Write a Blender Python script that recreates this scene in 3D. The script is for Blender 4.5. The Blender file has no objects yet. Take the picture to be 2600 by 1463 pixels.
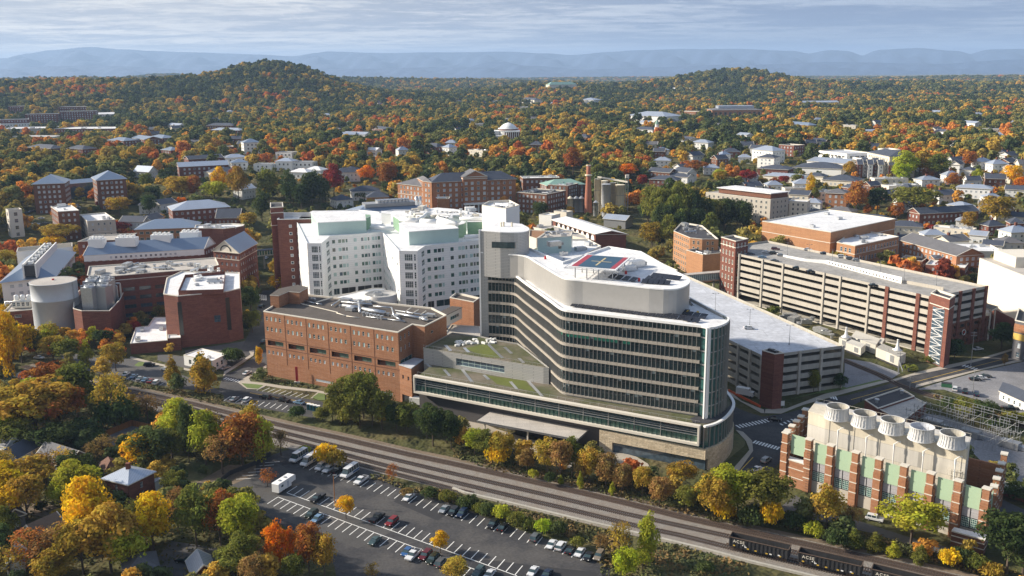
import bpy,math,random
from math import cos,sin,atan2,hypot,pi,sqrt,tan
import numpy as np
from mathutils import Vector,Matrix
R=math.radians;rnd=random.Random(7)
SC=bpy.context.scene
COL=SC.collection
# ---------------- camera ----------------
CAMH=122.0;FPX=2400.0;YH=183.0;ROLL=R(0.5);PITCH=math.atan((731.5-YH)/FPX)
cd=bpy.data.cameras.new('camera');cam=bpy.data.objects.new('camera',cd);COL.objects.link(cam)
_fw=Vector((0,cos(PITCH),-sin(PITCH)));_u0=Vector((0,sin(PITCH),cos(PITCH)));_r0=Vector((1,0,0))
_rt=_r0*cos(ROLL)-_u0*sin(ROLL);_up=_r0*sin(ROLL)+_u0*cos(ROLL)
M=Matrix((_rt,_up,-_fw)).transposed().to_4x4();M.translation=Vector((0,0,CAMH));cam.matrix_world=M
cd.sensor_width=36;cd.lens=36*FPX/2600;cd.clip_start=1;cd.clip_end=120000
SC.camera=cam
# ---------------- light ----------------
SUN_AZ=R(168);SUN_EL=R(26)
SC.view_settings.view_transform='Standard';SC.view_settings.look='None';SC.view_settings.exposure=1.0;SC.view_settings.gamma=1
sd=bpy.data.lights.new('sun','SUN');sun=bpy.data.objects.new('sun',sd);COL.objects.link(sun)
sd.energy=4.4;sd.angle=R(2.2);sd.color=(1.0,0.89,0.74)
sv=Vector((cos(SUN_AZ)*cos(SUN_EL),sin(SUN_AZ)*cos(SUN_EL),sin(SUN_EL)))
sun.rotation_euler=sv.to_track_quat('Z','Y').to_euler();sun.location=(0,0,900)
W=bpy.data.worlds.new('World');SC.world=W;W.use_nodes=True
nt=W.node_tree;N=nt.nodes;L=nt.links;N.clear()
def nd(t,**k):
 n=N.new(t)
 for a,b in k.items():setattr(n,a,b)
 return n
def lk(a,b):L.new(a,b)
out=nd('ShaderNodeOutputWorld');bg=nd('ShaderNodeBackground');lk(bg.outputs[0],out.inputs[0])
sky=nd('ShaderNodeTexSky',sky_type='NISHITA',sun_disc=False,sun_elevation=SUN_EL,sun_rotation=pi/2-SUN_AZ,altitude=200,air_density=1.2,dust_density=1.6,ozone_density=1.5)
tc=nd('ShaderNodeTexCoord');sep=nd('ShaderNodeSeparateXYZ');lk(tc.outputs['Generated'],sep.inputs[0])
def mth(op,a,b=None,c=None):
 n=nd('ShaderNodeMath',operation=op)
 for i,q in enumerate((a,b,c)):
  if q is None:continue
  if isinstance(q,(int,float)):n.inputs[i].default_value=q
  else:lk(q,n.inputs[i])
 return n.outputs[0]
def mixc(f,a,b):
 n=nd('ShaderNodeMix',data_type='RGBA')
 if isinstance(f,(int,float)):n.inputs[0].default_value=f
 else:lk(f,n.inputs[0])
 for i,q in((6,a),(7,b)):
  if isinstance(q,tuple):n.inputs[i].default_value=(*q,1)
  else:lk(q,n.inputs[i])
 return n.outputs[2]
zz=mth('MAXIMUM',sep.outputs[2],0.0);den=mth('ADD',zz,0.035)
cx=mth('DIVIDE',sep.outputs[0],den);cy=mth('DIVIDE',sep.outputs[1],den)
cmb=nd('ShaderNodeCombineXYZ');lk(cx,cmb.inputs[0]);lk(cy,cmb.inputs[1])
def noise(vec,scale,detail=6,rough=.6,sc=(1,1,1),dist=0.0):
 mp=nd('ShaderNodeMapping');mp.inputs['Scale'].default_value=sc;mp.inputs['Rotation'].default_value=(0,0,R(14));lk(vec,mp.inputs[0])
 n=nd('ShaderNodeTexNoise');n.inputs['Scale'].default_value=scale;n.inputs['Detail'].default_value=detail;n.inputs['Roughness'].default_value=rough;n.inputs['Distortion'].default_value=dist
 lk(mp.outputs[0],n.inputs[0]);return n.outputs[0]
def ramp(v,a,b):
 n=nd('ShaderNodeMapRange');n.interpolation_type='SMOOTHSTEP';lk(v,n.inputs[0]);n.inputs[1].default_value=a;n.inputs[2].default_value=b
 return n.outputs[0]
n1=noise(cmb.outputs[0],.32,7,.6,(1,1.5,1),.3);n2=noise(cmb.outputs[0],1.1,6,.62,(1,1.4,1),.5);n3=noise(cmb.outputs[0],.11,3,.5);n4=noise(cmb.outputs[0],2.1,6,.75,(1,1,1),1.2)
east=ramp(sep.outputs[0],-.45,.35)
lit=mixc(east,(6.4,5.95,5.2),(3.1,3.4,3.9));dark=mixc(east,(3.0,3.05,3.2),(1.25,1.55,2.3))
cl=mth('ADD',mth('ADD',mth('MULTIPLY',n1,.45),mth('MULTIPLY',n2,.30)),mth('MULTIPLY',n4,.25))
c1=mixc(ramp(cl,.44,.57),dark,lit)
c1=mixc(mth('MULTIPLY',ramp(sep.outputs[2],.035,.018),.55),c1,mixc(east,(4.8,4.75,4.6),(1.9,2.5,3.8)))
c2=mixc(ramp(n3,.35,.65),c1,mixc(.55,c1,dark))
cover=ramp(sep.outputs[2],.30,.75)
thin=mth('MULTIPLY',cover,.8)
fin=mixc(thin,c2,sky.outputs[0])
lk(fin,bg.inputs[0]);bg.inputs[1].default_value=0.098
# ---------------- photo frames (for reading positions) ----------------
CR={'W':(0,0,.99038),'A':(0,400,2.8985),'B':(600,400,2.8985),'C':(1200,400,2.8985),'D':(1800,350,2.415),'E':(600,700,3.22),'F':(1050,800,3.0306),'G':(1800,800,2.185),'H':(0,780,2.1215),'I':(600,1080,3.783),'J':(1150,1100,3.4347),'K':(0,100,2.8622),'L':(850,100,2.8622),'M':(1700,100,2.8622),'X1':(1200,560,7.1556),'X2':(1400,720,5.574),'X3':(1500,900,4.83),'X4':(1840,560,7.244),'X5':(2000,780,4.2933),'X6':(0,640,6.036),'N1':(250,880,4.2933),'N2':(1800,1250,5.152),'N3':(1000,1180,4.2933),'N4':(0,1080,3.7822),'N5':(600,880,5.7244),'N6':(900,480,5.7244)}
def sstep(t):
 t=min(1,max(0,t));return t*t*(3-2*t)
def _dir(px):return(px-1300)/FPX
HILLS=[(_dir(735),2650,115,240,52),(_dir(650),2650,250,330,36),(_dir(250),2350,520,300,28),(_dir(-150),2300,420,300,36),(_dir(100),4300,1300,420,62),(_dir(1855),3400,150,350,42),(_dir(1790),3300,330,420,24),(_dir(1400),3000,190,240,22),(_dir(340),8200,420,600,48),(_dir(480),8000,330,600,76),(_dir(640),6800,260,400,50),(_dir(2300),3600,700,400,16),(_dir(1100),5200,800,500,22),(_dir(2500),6000,900,600,38),(_dir(1500),9500,2600,700,34)]
def gz(x,y):
 r=hypot(x,y)
 z=34*sstep((r-540)/560)
 z-=22*sstep((r-3500)/5000)
 if r>700:
  for t,d,sa,sl,h in HILLS:
   hx=t*d;hy=d
   n=hypot(hx,hy);ux,uy=hx/n,hy/n
   a=(x-hx)*uy-(y-hy)*ux;l=(x-hx)*ux+(y-hy)*uy
   e=(a/sa)**2+(l/sl)**2
   if e<12:z+=h*math.exp(-e*.5)
  z+=2.5*sin(x*.011+1)*cos(y*.008)*sstep((r-900)/800)
 return z
def sp(k,x,y):
 a,b,m=CR[k];return a+x/m,b+y/m
def P(k,x,y,h=0.0,flat=None):
 "point h metres above the ground seen at that place of the photo"
 px,py=sp(k,x,y);d=_fw+_rt*((px-1300)/FPX)+_up*((731.5-py)/FPX);o=Vector((0,0,CAMH))
 if flat is None:
  t=(h-CAMH)/d.z
  p=o+d*t
  if hypot(p.x,p.y)<540:return p
  t=520/d.y;
  while t*d.y<24000:
   p=o+d*t
   if p.z<gz(p.x,p.y)+h:break
   t*=1.004
  lo,hi=t/1.004,t
  for _ in range(12):
   m=(lo+hi)/2;p=o+d*m
   if p.z<gz(p.x,p.y)+h:hi=m
   else:lo=m
  return o+d*hi
 t=(flat-CAMH)/d.z;return o+d*t
def proj(p):
 v=Vector(p)-Vector((0,0,CAMH));w=v.dot(_fw)
 return 1300+FPX*v.dot(_rt)/w,731.5-FPX*v.dot(_up)/w
 # ---------------- materials ----------------
MAT={}
def mat(name,col,rough=.8,metal=0,var=.12,scale=.15,fine=2.5,bump=0,spec=.4,streak=0,pattern=None,col2=None,tr=0):
 if name in MAT:return MAT[name]
 m=bpy.data.materials.new(name);m.use_nodes=True;MAT[name]=m
 t=m.node_tree;b=t.nodes['Principled BSDF'];n=t.nodes;l=t.links
 b.inputs['Roughness'].default_value=rough;b.inputs['Metallic'].default_value=metal;b.inputs['Specular IOR Level'].default_value=spec
 tcn=n.new('ShaderNodeTexCoord');
 no=n.new('ShaderNodeTexNoise');no.inputs['Scale'].default_value=scale;no.inputs['Detail'].default_value=8;no.inputs['Roughness'].default_value=.65;l.new(tcn.outputs['Object'],no.inputs[0])
 nf=n.new('ShaderNodeTexNoise');nf.inputs['Scale'].default_value=fine;nf.inputs['Detail'].default_value=3;l.new(tcn.outputs['Object'],nf.inputs[0])
 if streak:
  mp=n.new('ShaderNodeMapping');mp.inputs['Scale'].default_value=(1,1,.08);l.new(tcn.outputs['Object'],mp.inputs[0]);l.new(mp.outputs[0],nf.inputs[0])
 mx=n.new('ShaderNodeMath');mx.operation='ADD';l.new(no.outputs[0],mx.inputs[0]);l.new(nf.outputs[0],mx.inputs[1])
 mr=n.new('ShaderNodeMapRange');l.new(mx.outputs[0],mr.inputs[0]);mr.inputs[1].default_value=.65;mr.inputs[2].default_value=1.35;mr.inputs[3].default_value=1-var;mr.inputs[4].default_value=1+var
 base=None
 if pattern:
  kind,a,c,w=pattern
  if kind=='brick':
   br=n.new('ShaderNodeTexBrick');br.inputs['Scale'].default_value=1;br.inputs['Brick Width'].default_value=a;br.inputs['Row Height'].default_value=c;br.inputs['Mortar Size'].default_value=w
   br.inputs['Color1'].default_value=(*col,1);br.inputs['Color2'].default_value=(*(col2 or tuple(q*.8 for q in col)),1);br.inputs['Mortar'].default_value=(*[q*.62 for q in col],1)
   sx=n.new('ShaderNodeSeparateXYZ');l.new(tcn.outputs['Object'],sx.inputs[0]);ad=n.new('ShaderNodeMath');ad.operation='MULTIPLY_ADD';l.new(sx.outputs[0],ad.inputs[0]);ad.inputs[1].default_value=1;l.new(sx.outputs[1],ad.inputs[2])
   cb=n.new('ShaderNodeCombineXYZ');l.new(ad.outputs[0],cb.inputs[0]);l.new(sx.outputs[2],cb.inputs[1]);l.new(cb.outputs[0],br.inputs[0]);base=br.outputs[0]
  elif kind=='seam':
   wv=n.new('ShaderNodeTexWave');wv.inputs['Scale'].default_value=a;wv.wave_profile='SIN';l.new(tcn.outputs['Object'],wv.inputs[0]);wv.bands_direction=c
   rp=n.new('ShaderNodeMapRange');l.new(wv.outputs[0],rp.inputs[0]);rp.inputs[1].default_value=w;rp.inputs[2].default_value=1
   mm=n.new('ShaderNodeMix');mm.data_type='RGBA';l.new(rp.outputs[0],mm.inputs[0]);mm.inputs[6].default_value=(*col,1);mm.inputs[7].default_value=(*(col2 or tuple(q*.7 for q in col)),1);base=mm.outputs[2]
  elif kind=='tile':
   br=n.new('ShaderNodeTexBrick');br.inputs['Scale'].default_value=1;br.inputs['Brick Width'].default_value=a;br.inputs['Row Height'].default_value=c;br.inputs['Mortar Size'].default_value=w;l.new(tcn.outputs['Object'],br.inputs[0])
   br.inputs['Color1'].default_value=(*col,1);br.inputs['Color2'].default_value=(*(col2 or tuple(q*.9 for q in col)),1);br.inputs['Mortar'].default_value=(*[q*.6 for q in col],1);base=br.outputs[0]
 elif col2:
  mm=n.new('ShaderNodeMix');mm.data_type='RGBA';rp=n.new('ShaderNodeMapRange');l.new(no.outputs[0],rp.inputs[0]);rp.inputs[1].default_value=.42;rp.inputs[2].default_value=.58
  l.new(rp.outputs[0],mm.inputs[0]);mm.inputs[6].default_value=(*col,1);mm.inputs[7].default_value=(*col2,1);base=mm.outputs[2]
 hs=n.new('ShaderNodeVectorMath');hs.operation='SCALE'
 if base is not None:l.new(base,hs.inputs[0])
 else:hs.inputs[0].default_value=col
 l.new(mr.outputs[0],hs.inputs['Scale']);l.new(hs.outputs[0],b.inputs['Base Color'])
 if bump:
  bp=n.new('ShaderNodeBump');bp.inputs['Strength'].default_value=bump;bp.inputs['Distance'].default_value=.3;l.new(nf.outputs[0],bp.inputs['Height']);l.new(bp.outputs[0],b.inputs['Normal'])
 return m
mat('brick_orange',(.36,.18,.10),.9,var=.2,scale=.12,fine=1.6,pattern=('brick',1.3,.4,.03),col2=(.31,.135,.062))
mat('brick_red',(.20,.078,.052),.9,var=.2,scale=.12,fine=1.4,pattern=('brick',2.4,.5,.03),col2=(.15,.055,.04))
mat('brick_brown',(.19,.085,.05),.9,var=.2,pattern=('brick',2.4,.5,.03),col2=(.15,.065,.04))
mat('brick_tan',(.42,.22,.11),.9,var=.15,pattern=('brick',2.2,.5,.03),col2=(.36,.18,.09))
mat('stone',(.60,.51,.37),.85,var=.3,scale=.4,fine=1.5,pattern=('brick',1.5,.45,.05),col2=(.46,.37,.25),bump=.4)
mat('trim',(.62,.58,.50),.7,var=.06)
mat('white',(.78,.78,.76),.55,var=.05)
mat('white_panel',(.84,.83,.81),.5,var=.05,scale=.3,pattern=('brick',9,1.1,.035),col2=(.80,.80,.79))
mat('cream',(.68,.63,.53),.6,var=.07,scale=.1)
mat('cream_panel',(.52,.50,.46),.6,var=.16,streak=1,fine=.9,pattern=('brick',6,4.5,.05),col2=(.60,.54,.42))
mat('metal_clad',(.40,.40,.39),.45,metal=.3,var=.07,scale=.08,pattern=('brick',3.2,.6,.05),col2=(.44,.43,.41))
mat('metal_smooth',(.40,.39,.37),.42,metal=.3,var=.06,scale=.05,fine=.6)
mat('metal_grey',(.33,.34,.35),.45,metal=.5,var=.12)
mat('galv',(.52,.54,.56),.35,metal=.75,var=.18,scale=.8)
mat('dark_metal',(.05,.05,.055),.5,metal=.3)
mat('spandrel',(.36,.325,.275),.5,var=.08,scale=.3,pattern=('brick',1.45,4.5,.05),col2=(.33,.30,.26))
mat('concrete',(.38,.36,.31),.9,var=.2,scale=.1,streak=1,fine=1.2)
mat('concrete_warm',(.44,.41,.355),.9,var=.13,scale=.08,streak=1,fine=1)
mat('concrete_deck',(.33,.32,.30),.9,var=.3,scale=.09,fine=.5,pattern=('tile',17,6,.1))
mat('deck_pale',(.50,.52,.56),.8,var=.26,scale=.07,fine=.5,pattern=('tile',18,7,.09))
mat('roof_white',(.74,.74,.74),.7,var=.2,scale=.09,fine=.5,pattern=('tile',11,2.6,.05),col2=(.66,.67,.68))
mat('fin_grey',(.30,.295,.28),.45,metal=.3)
mat('roof_beige',(.44,.41,.37),.9,var=.28,scale=.1,pattern=('tile',9,3,.05))
mat('roof_gravel',(.085,.072,.062),.95,var=.3,scale=.08,fine=1.2)
mat('roof_black',(.045,.045,.05),.8,var=.25)
mat('roof_green',(.075,.085,.03),.95,var=.3,scale=.06,fine=.7,col2=(.14,.12,.09))
mat('roof_bluemetal',(.23,.29,.38),.35,metal=.35,var=.1,scale=.05,pattern=('seam',.55,'X',.9),col2=(.17,.22,.30))
mat('roof_bluemetal_y',(.23,.29,.38),.35,metal=.35,var=.1,scale=.05,pattern=('seam',.55,'Y',.9),col2=(.17,.22,.30))
mat('roof_slate',(.055,.065,.09),.7,var=.25,scale=.3)
mat('roof_greyshingle',(.12,.12,.13),.85,var=.25)
mat('roof_copper',(.22,.36,.30),.7,var=.15)
mat('roof_tin',(.42,.47,.55),.4,metal=.4,var=.12,pattern=('seam',.5,'X',.9))
mat('pale_green',(.44,.56,.52),.35,var=.08,scale=.2)
mat('mint',(.36,.49,.34),.6,var=.05)
mat('copper_green',(.20,.33,.22),.6,var=.15)
mat('asphalt',(.040,.040,.044),.9,var=.42,scale=.07,fine=1.3,col2=(.062,.059,.057))
mat('asphalt_old',(.085,.083,.082),.92,var=.2,scale=.06,fine=.8)
mat('gravel',(.20,.20,.21),.95,var=.35,scale=.15,fine=1.5)
mat('ballast',(.25,.23,.205),.95,var=.5,scale=.25,fine=2.2,col2=(.18,.155,.13),bump=.5)
mat('brown_bed',(.085,.058,.042),.95,var=.4,scale=.4,fine=2)
mat('dirt',(.17,.13,.09),.95,var=.35,scale=.1,fine=1)
mat('sidewalk',(.38,.34,.28),.9,var=.12)
mat('kerb',(.46,.42,.35),.9,var=.1)
mat('paint',(.75,.75,.72),.7,var=.08)
mat('paint_yellow',(.55,.36,.05),.7)
mat('grass',(.075,.095,.03),.95,var=.4,scale=.09,fine=1.1,col2=(.12,.11,.045))
mat('lawn',(.11,.155,.04),.95,var=.3)
mat('rail',(.16,.12,.10),.5,metal=.6)
mat('tie',(.055,.04,.032),.95,var=.4)
mat('wood_fence',(.36,.16,.05),.85,var=.2,pattern=('brick',.5,6,.04))
mat('trunk',(.10,.075,.055),.95,var=.3,fine=6)
mat('tank',(.47,.50,.53),.6,var=.1,scale=.2,fine=3)
mat('tyre',(.02,.02,.02),.8);mat('hub',(.4,.4,.4),.4,metal=.6)
mat('fan_white',(.56,.56,.55),.6,var=.22,streak=1,fine=1.2)
mat('silo',(.66,.60,.46),.85,var=.2,streak=1,fine=1.5)
mat('silo_blue',(.38,.40,.43),.6,var=.12)
mat('chimney',(.33,.13,.08),.9,var=.2)
mat('coal_car',(.028,.028,.030),.7,var=.4,streak=1,fine=1.5)
mat('coal',(.10,.075,.065),.95,var=.5)
mat('red_paint',(.45,.03,.03),.5);mat('blue_pad',(.025,.075,.13),.6,var=.12);mat('red_pad',(.33,.04,.06),.6,var=.1);mat('yellow_line',(.50,.42,.24),.6)
mat('solar',(.02,.022,.03),.25);mat('teal',(.02,.20,.24),.5);mat('orange',(.7,.12,.03),.6);mat('green_bin',(.03,.12,.06),.6)
mat('skin',(.45,.28,.2),.6);mat('cloth_dark',(.03,.03,.04),.9)
mat('brown_roof',(.13,.065,.045),.9,var=.2);mat('siding',(.62,.63,.62),.7,var=.06)
def glassm(name,col,rough=.08,var=.5,scale=.35):
 m=mat(name,col,rough,var=var,scale=scale,fine=.8,spec=.9);return m
glassm('glass_dark',(.028,.052,.056),.12);glassm('glass_teal',(.03,.09,.085));glassm('glass_green',(.10,.17,.13),.15);glassm('glass_pale',(.36,.50,.48),.5,.25);glassm('glass_blue',(.06,.09,.12));glassm('glass_white',(.40,.45,.50),.25,.25)
glassm('glass_deep',(.006,.008,.009),.3)
mat('window_frame',(.60,.60,.57),.5,var=.04);mat('frame_dark',(.07,.07,.075),.5)
# ---------------- mesh building ----------------
class MB:
 def __init__(s):s.v=[];s.f=[];s.m=[]
 def add(s,vs,fs,mi=0):
  o=len(s.v);s.v+=[tuple(q)for q in vs]
  for f in fs:s.f.append(tuple(i+o for i in f));s.m.append(mi)
  return s
 def poly(s,vs,mi=0):return s.add(vs,[tuple(range(len(vs)))],mi)
 def box(s,x0,y0,z0,x1,y1,z1,mi=0):
  v=[(x0,y0,z0),(x1,y0,z0),(x1,y1,z0),(x0,y1,z0),(x0,y0,z1),(x1,y0,z1),(x1,y1,z1),(x0,y1,z1)]
  return s.add(v,[(0,3,2,1),(4,5,6,7),(0,1,5,4),(1,2,6,5),(2,3,7,6),(3,0,4,7)],mi)
 def obox(s,c,ax,hl,hw,z0,z1,mi=0):
  "box centred at c (x,y), long axis direction ax (unit 2d)"
  ux,uy=ax;vx,vy=-uy,ux
  q=[(c[0]+a*hl*ux+b*hw*vx,c[1]+a*hl*uy+b*hw*vy)for a,b in((-1,-1),(1,-1),(1,1),(-1,1))]
  return s.prism(q,z0,z1,mi)
 def prism(s,poly,z0,z1,mi=0,top=None,bottom=True,cap=True):
  p=ccw(poly);n=len(p)
  v=[(a[0],a[1],z0)for a in p]+[(a[0],a[1],z1)for a in p]
  s.add(v,[(i,(i+1)%n,n+(i+1)%n,n+i)for i in range(n)],mi)
  if cap:s.add([(a[0],a[1],z1)for a in p],[tuple(range(n))],mi if top is None else top)
  if bottom:s.add([(a[0],a[1],z0)for a in p],[tuple(reversed(range(n)))],mi)
  return s
 def ring(s,poly,z0,z1,o,i,mi=0):
  a=inset(poly,o);b=inset(poly,i);n=len(a)
  return s.add([(p[0],p[1],z)for q,z in((a,z0),(a,z1),(b,z1),(b,z0))for p in q],[(k*n+j,k*n+(j+1)%n,(k+1)%4*n+(j+1)%n,(k+1)%4*n+j)for k in range(4)for j in range(n)],mi)
 def rev(s,prof,cx,cy,n=24,mi=0,cap=False):
  o=len(s.v)
  for r,z in prof:
   for i in range(n):
    a=2*pi*i/n;s.v.append((cx+r*cos(a),cy+r*sin(a),z))
  for k in range(len(prof)-1):
   for i in range(n):
    s.f.append((o+k*n+i,o+k*n+(i+1)%n,o+(k+1)*n+(i+1)%n,o+(k+1)*n+i));s.m.append(mi)
  if cap:
   s.f.append(tuple(o+(len(prof)-1)*n+i for i in range(n)));s.m.append(mi)
  return s
 def tube(s,a,b,r,n=8,mi=0,r2=None):
  a=Vector(a);b=Vector(b);d=(b-a)
  if d.length<1e-6:return s
  d.normalize();u=d.orthogonal().normalized();w=d.cross(u);r2=r if r2 is None else r2
  o=len(s.v)
  for p,rr in((a,r),(b,r2)):
   for i in range(n):
    t=2*pi*i/n;s.v.append(tuple(p+(u*cos(t)+w*sin(t))*rr))
  for i in range(n):s.f.append((o+i,o+(i+1)%n,o+n+(i+1)%n,o+n+i));s.m.append(mi)
  s.f.append(tuple(o+n+i for i in range(n)));s.m.append(mi);s.f.append(tuple(o+n-1-i for i in range(n)));s.m.append(mi)
  return s
 def path(s,pts,r,n=8,mi=0):
  for a,b in zip(pts,pts[1:]):s.tube(a,b,r,n,mi)
  return s
 def mesh(s,name,mats,org=(0,0,0),smooth=False):
  me=bpy.data.meshes.new(name)
  ox,oy,oz=org
  me.from_pydata([(a-ox,b-oy,c-oz)for a,b,c in s.v],[],s.f)
  for q in mats:me.materials.append(MAT[q]if isinstance(q,str)else q)
  if len(mats)>1:me.polygons.foreach_set('material_index',s.m)
  if smooth:me.polygons.foreach_set('use_smooth',[True]*len(s.f))
  me.update();return me
def area(p):return sum(p[i][0]*p[(i+1)%len(p)][1]-p[(i+1)%len(p)][0]*p[i][1]for i in range(len(p)))/2
def ccw(p):return list(p)if area(p)>0 else list(reversed(p))
def inset(p,d):
 p=ccw(p);n=len(p);o=[]
 for i in range(n):
  a=Vector(p[i-1][:2]);b=Vector(p[i][:2]);c=Vector(p[(i+1)%n][:2])
  e1=(b-a);e2=(c-b)
  if e1.length<1e-6 or e2.length<1e-6:o.append(tuple(b));continue
  e1.normalize();e2.normalize();n1=Vector((-e1.y,e1.x));n2=Vector((-e2.y,e2.x));m=n1+n2
  if m.length<.3:m=n1
  m.normalize();k=d/max(.35,m.dot(n1));o.append((b.x+m.x*k,b.y+m.y*k))
 return o
def thing(name,label,cat,loc=(0,0,0),group=None,rz=0):
 o=bpy.data.objects.new(name,None);COL.objects.link(o);o.location=loc;o.rotation_euler=(0,0,rz);o.empty_display_size=.5
 o['label']=label;o['category']=cat
 if group:o['group']=group
 return o
def part(par,name,mb,mats,smooth=False,label=None,stuff=False):
 if not isinstance(mats,(list,tuple)):mats=[mats]
 org=par.get('_o');
 top=par
 while top.parent:top=top.parent
 me=mb.mesh(name,mats,top.location,smooth)
 o=bpy.data.objects.new(name,me);COL.objects.link(o);o.parent=par
 if label:o['label']=label
 if stuff:o['kind']='stuff'
 return o
def struct(name,mb,mats,kind='structure',smooth=False,label=None,cat=None):
 if not isinstance(mats,(list,tuple)):mats=[mats]
 o=bpy.data.objects.new(name,mb.mesh(name,mats,(0,0,0),smooth));COL.objects.link(o);o['kind']=kind
 if label:o['label']=label
 if cat:o['category']=cat
 return o
def solo(name,label,cat,mb,mats,loc,group=None,smooth=False):
 if not isinstance(mats,(list,tuple)):mats=[mats]
 o=bpy.data.objects.new(name,mb.mesh(name,mats,loc,smooth));COL.objects.link(o);o.location=loc;o['label']=label;o['category']=cat
 if group:o['group']=group
 return o
def copy_tree(o,loc=None,rz=None,label=None,group=None,sc=None,par=None):
 c=o.copy();COL.objects.link(c)
 if par is not None:c.parent=par
 for ch in o.children:copy_tree(ch,par=c)
 if loc is not None:c.location=loc
 if rz is not None:c.rotation_euler=(0,0,rz)
 if label:c['label']=label
 if group:c['group']=group
 if sc is not None:c.scale=sc
 return c
 # ---------------- windows and walls ----------------
WM={}
def win_mesh(w,h,glass,frame,mx,my,fr):
 key=(round(w,2),round(h,2),glass,frame,mx,my,fr)
 if key in WM:return WM[key]
 b=MB()
 t=.09
 b.add([(-w/2+fr,-t*.4,fr-h/2),(w/2-fr,-t*.4,fr-h/2),(w/2-fr,-t*.4,h/2-fr),(-w/2+fr,-t*.4,h/2-fr)],[(0,1,2,3)],0)
 for x0,x1,z0,z1 in((-w/2,w/2,-h/2,-h/2+fr),(-w/2,w/2,h/2-fr,h/2),(-w/2,-w/2+fr,-h/2+fr,h/2-fr),(w/2-fr,w/2,-h/2+fr,h/2-fr)):b.box(x0,-t,z0,x1,.02,z1,1)
 for i in range(1,mx):x=-w/2+w*i/mx;b.box(x-.05,-t+.01,-h/2+fr,x+.05,0,h/2-fr,1)
 for i in range(1,my):z=-h/2+h*i/my;b.box(-w/2+fr,-t+.005,z-.05,w/2-fr,0,z+.05,1)
 me=b.mesh('window',[glass,frame]);WM[key]=me;return me
def pwin(par,lst,name='window',lab=None):
 "lst of (pos(x,y,z), nrm angle, w,h,glass,frame,mx,my,fr); 100 nearest individually, others as one stuff part"
 top=par
 while top.parent:top=top.parent
 rv=random.Random(len(lst));ALT={'glass_white':'glass_blue','glass_dark':'glass_blue','glass_deep':'glass_dark','glass_blue':'glass_white','glass_pale':'glass_teal'}
 if name=='window':lst=[(*q[:4],ALT.get(q[4],q[4])if rv.random()<.27 else q[4],*q[5:])for q in lst]
 lst=sorted(lst,key=lambda q:-q[2]*q[3]/max(1,(q[0][0]**2+q[0][1]**2)))
 for q in lst[:100]:
  me=win_mesh(*q[2:]);o=bpy.data.objects.new(name,me);COL.objects.link(o);o.parent=par
  o.location=Vector(q[0])-top.location;o.rotation_euler=(0,0,q[1])
 rest=lst[100:]
 if rest:
  b=MB();gl=[]
  for q in rest:
   me=win_mesh(*q[2:]);c,s=cos(q[1]),sin(q[1]);px,py,pz=q[0]
   for f in me.polygons:
    g=me.materials[f.material_index].name
    if g not in gl:gl.append(g)
    b.add([(px+me.vertices[i].co.x*c-me.vertices[i].co.y*s,py+me.vertices[i].co.x*s+me.vertices[i].co.y*c,pz+me.vertices[i].co.z)for i in f.vertices],[tuple(range(len(f.vertices)))],gl.index(g))
  part(par,name,b,gl,stuff=True)
def fwall(mb,A,B,z0,z1,ops,depth=.35,mi=0,rmi=None):
 "wall from A to B (outside on the right-hand side when walking A->B is -normal): openings (u0,u1,v0,v1), absolute z; returns window anchors"
 A=Vector(A[:2]);B=Vector(B[:2]);d=(B-A);Ln=d.length;d.normalize();n=Vector((d.y,-d.x))
 rmi=mi if rmi is None else rmi
 us=sorted({0,Ln,*[q for o in ops for q in o[:2]]});vs=sorted({z0,z1,*[q for o in ops for q in o[2:4]]})
 def pt(u,v,k=0):q=A+d*u-n*k;return(q.x,q.y,v)
 for j in range(len(vs)-1):
  run=None
  for i in range(len(us)-1):
   cu=(us[i]+us[i+1])/2;cv=(vs[j]+vs[j+1])/2
   hole=any(o[0]<cu<o[1]and o[2]<cv<o[3]for o in ops)
   if not hole and run is None:run=us[i]
   if hole and run is not None:mb.poly([pt(run,vs[j]),pt(us[i],vs[j]),pt(us[i],vs[j+1]),pt(run,vs[j+1])],mi);run=None
  if run is not None:mb.poly([pt(run,vs[j]),pt(us[-1],vs[j]),pt(us[-1],vs[j+1]),pt(run,vs[j+1])],mi)
 for u0,u1,v0,v1 in[o[:4]for o in ops]:
  mb.poly([pt(u0,v0),pt(u1,v0),pt(u1,v0,depth),pt(u0,v0,depth)],rmi);mb.poly([pt(u0,v1),pt(u0,v1,depth),pt(u1,v1,depth),pt(u1,v1)],rmi)
  mb.poly([pt(u0,v0),pt(u0,v0,depth),pt(u0,v1,depth),pt(u0,v1)],rmi);mb.poly([pt(u1,v0),pt(u1,v1),pt(u1,v1,depth),pt(u1,v0,depth)],rmi)
 return d,n,Ln,pt
FOOT=[]
def claim(poly,m=3.0):FOOT.append(([(p[0],p[1])for p in poly],m))
def facing(A,B):
 A=Vector(A[:2]);B=Vector(B[:2]);d=B-A;n=Vector((d.y,-d.x));return n.dot(-(A+B)/2)>0
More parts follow.
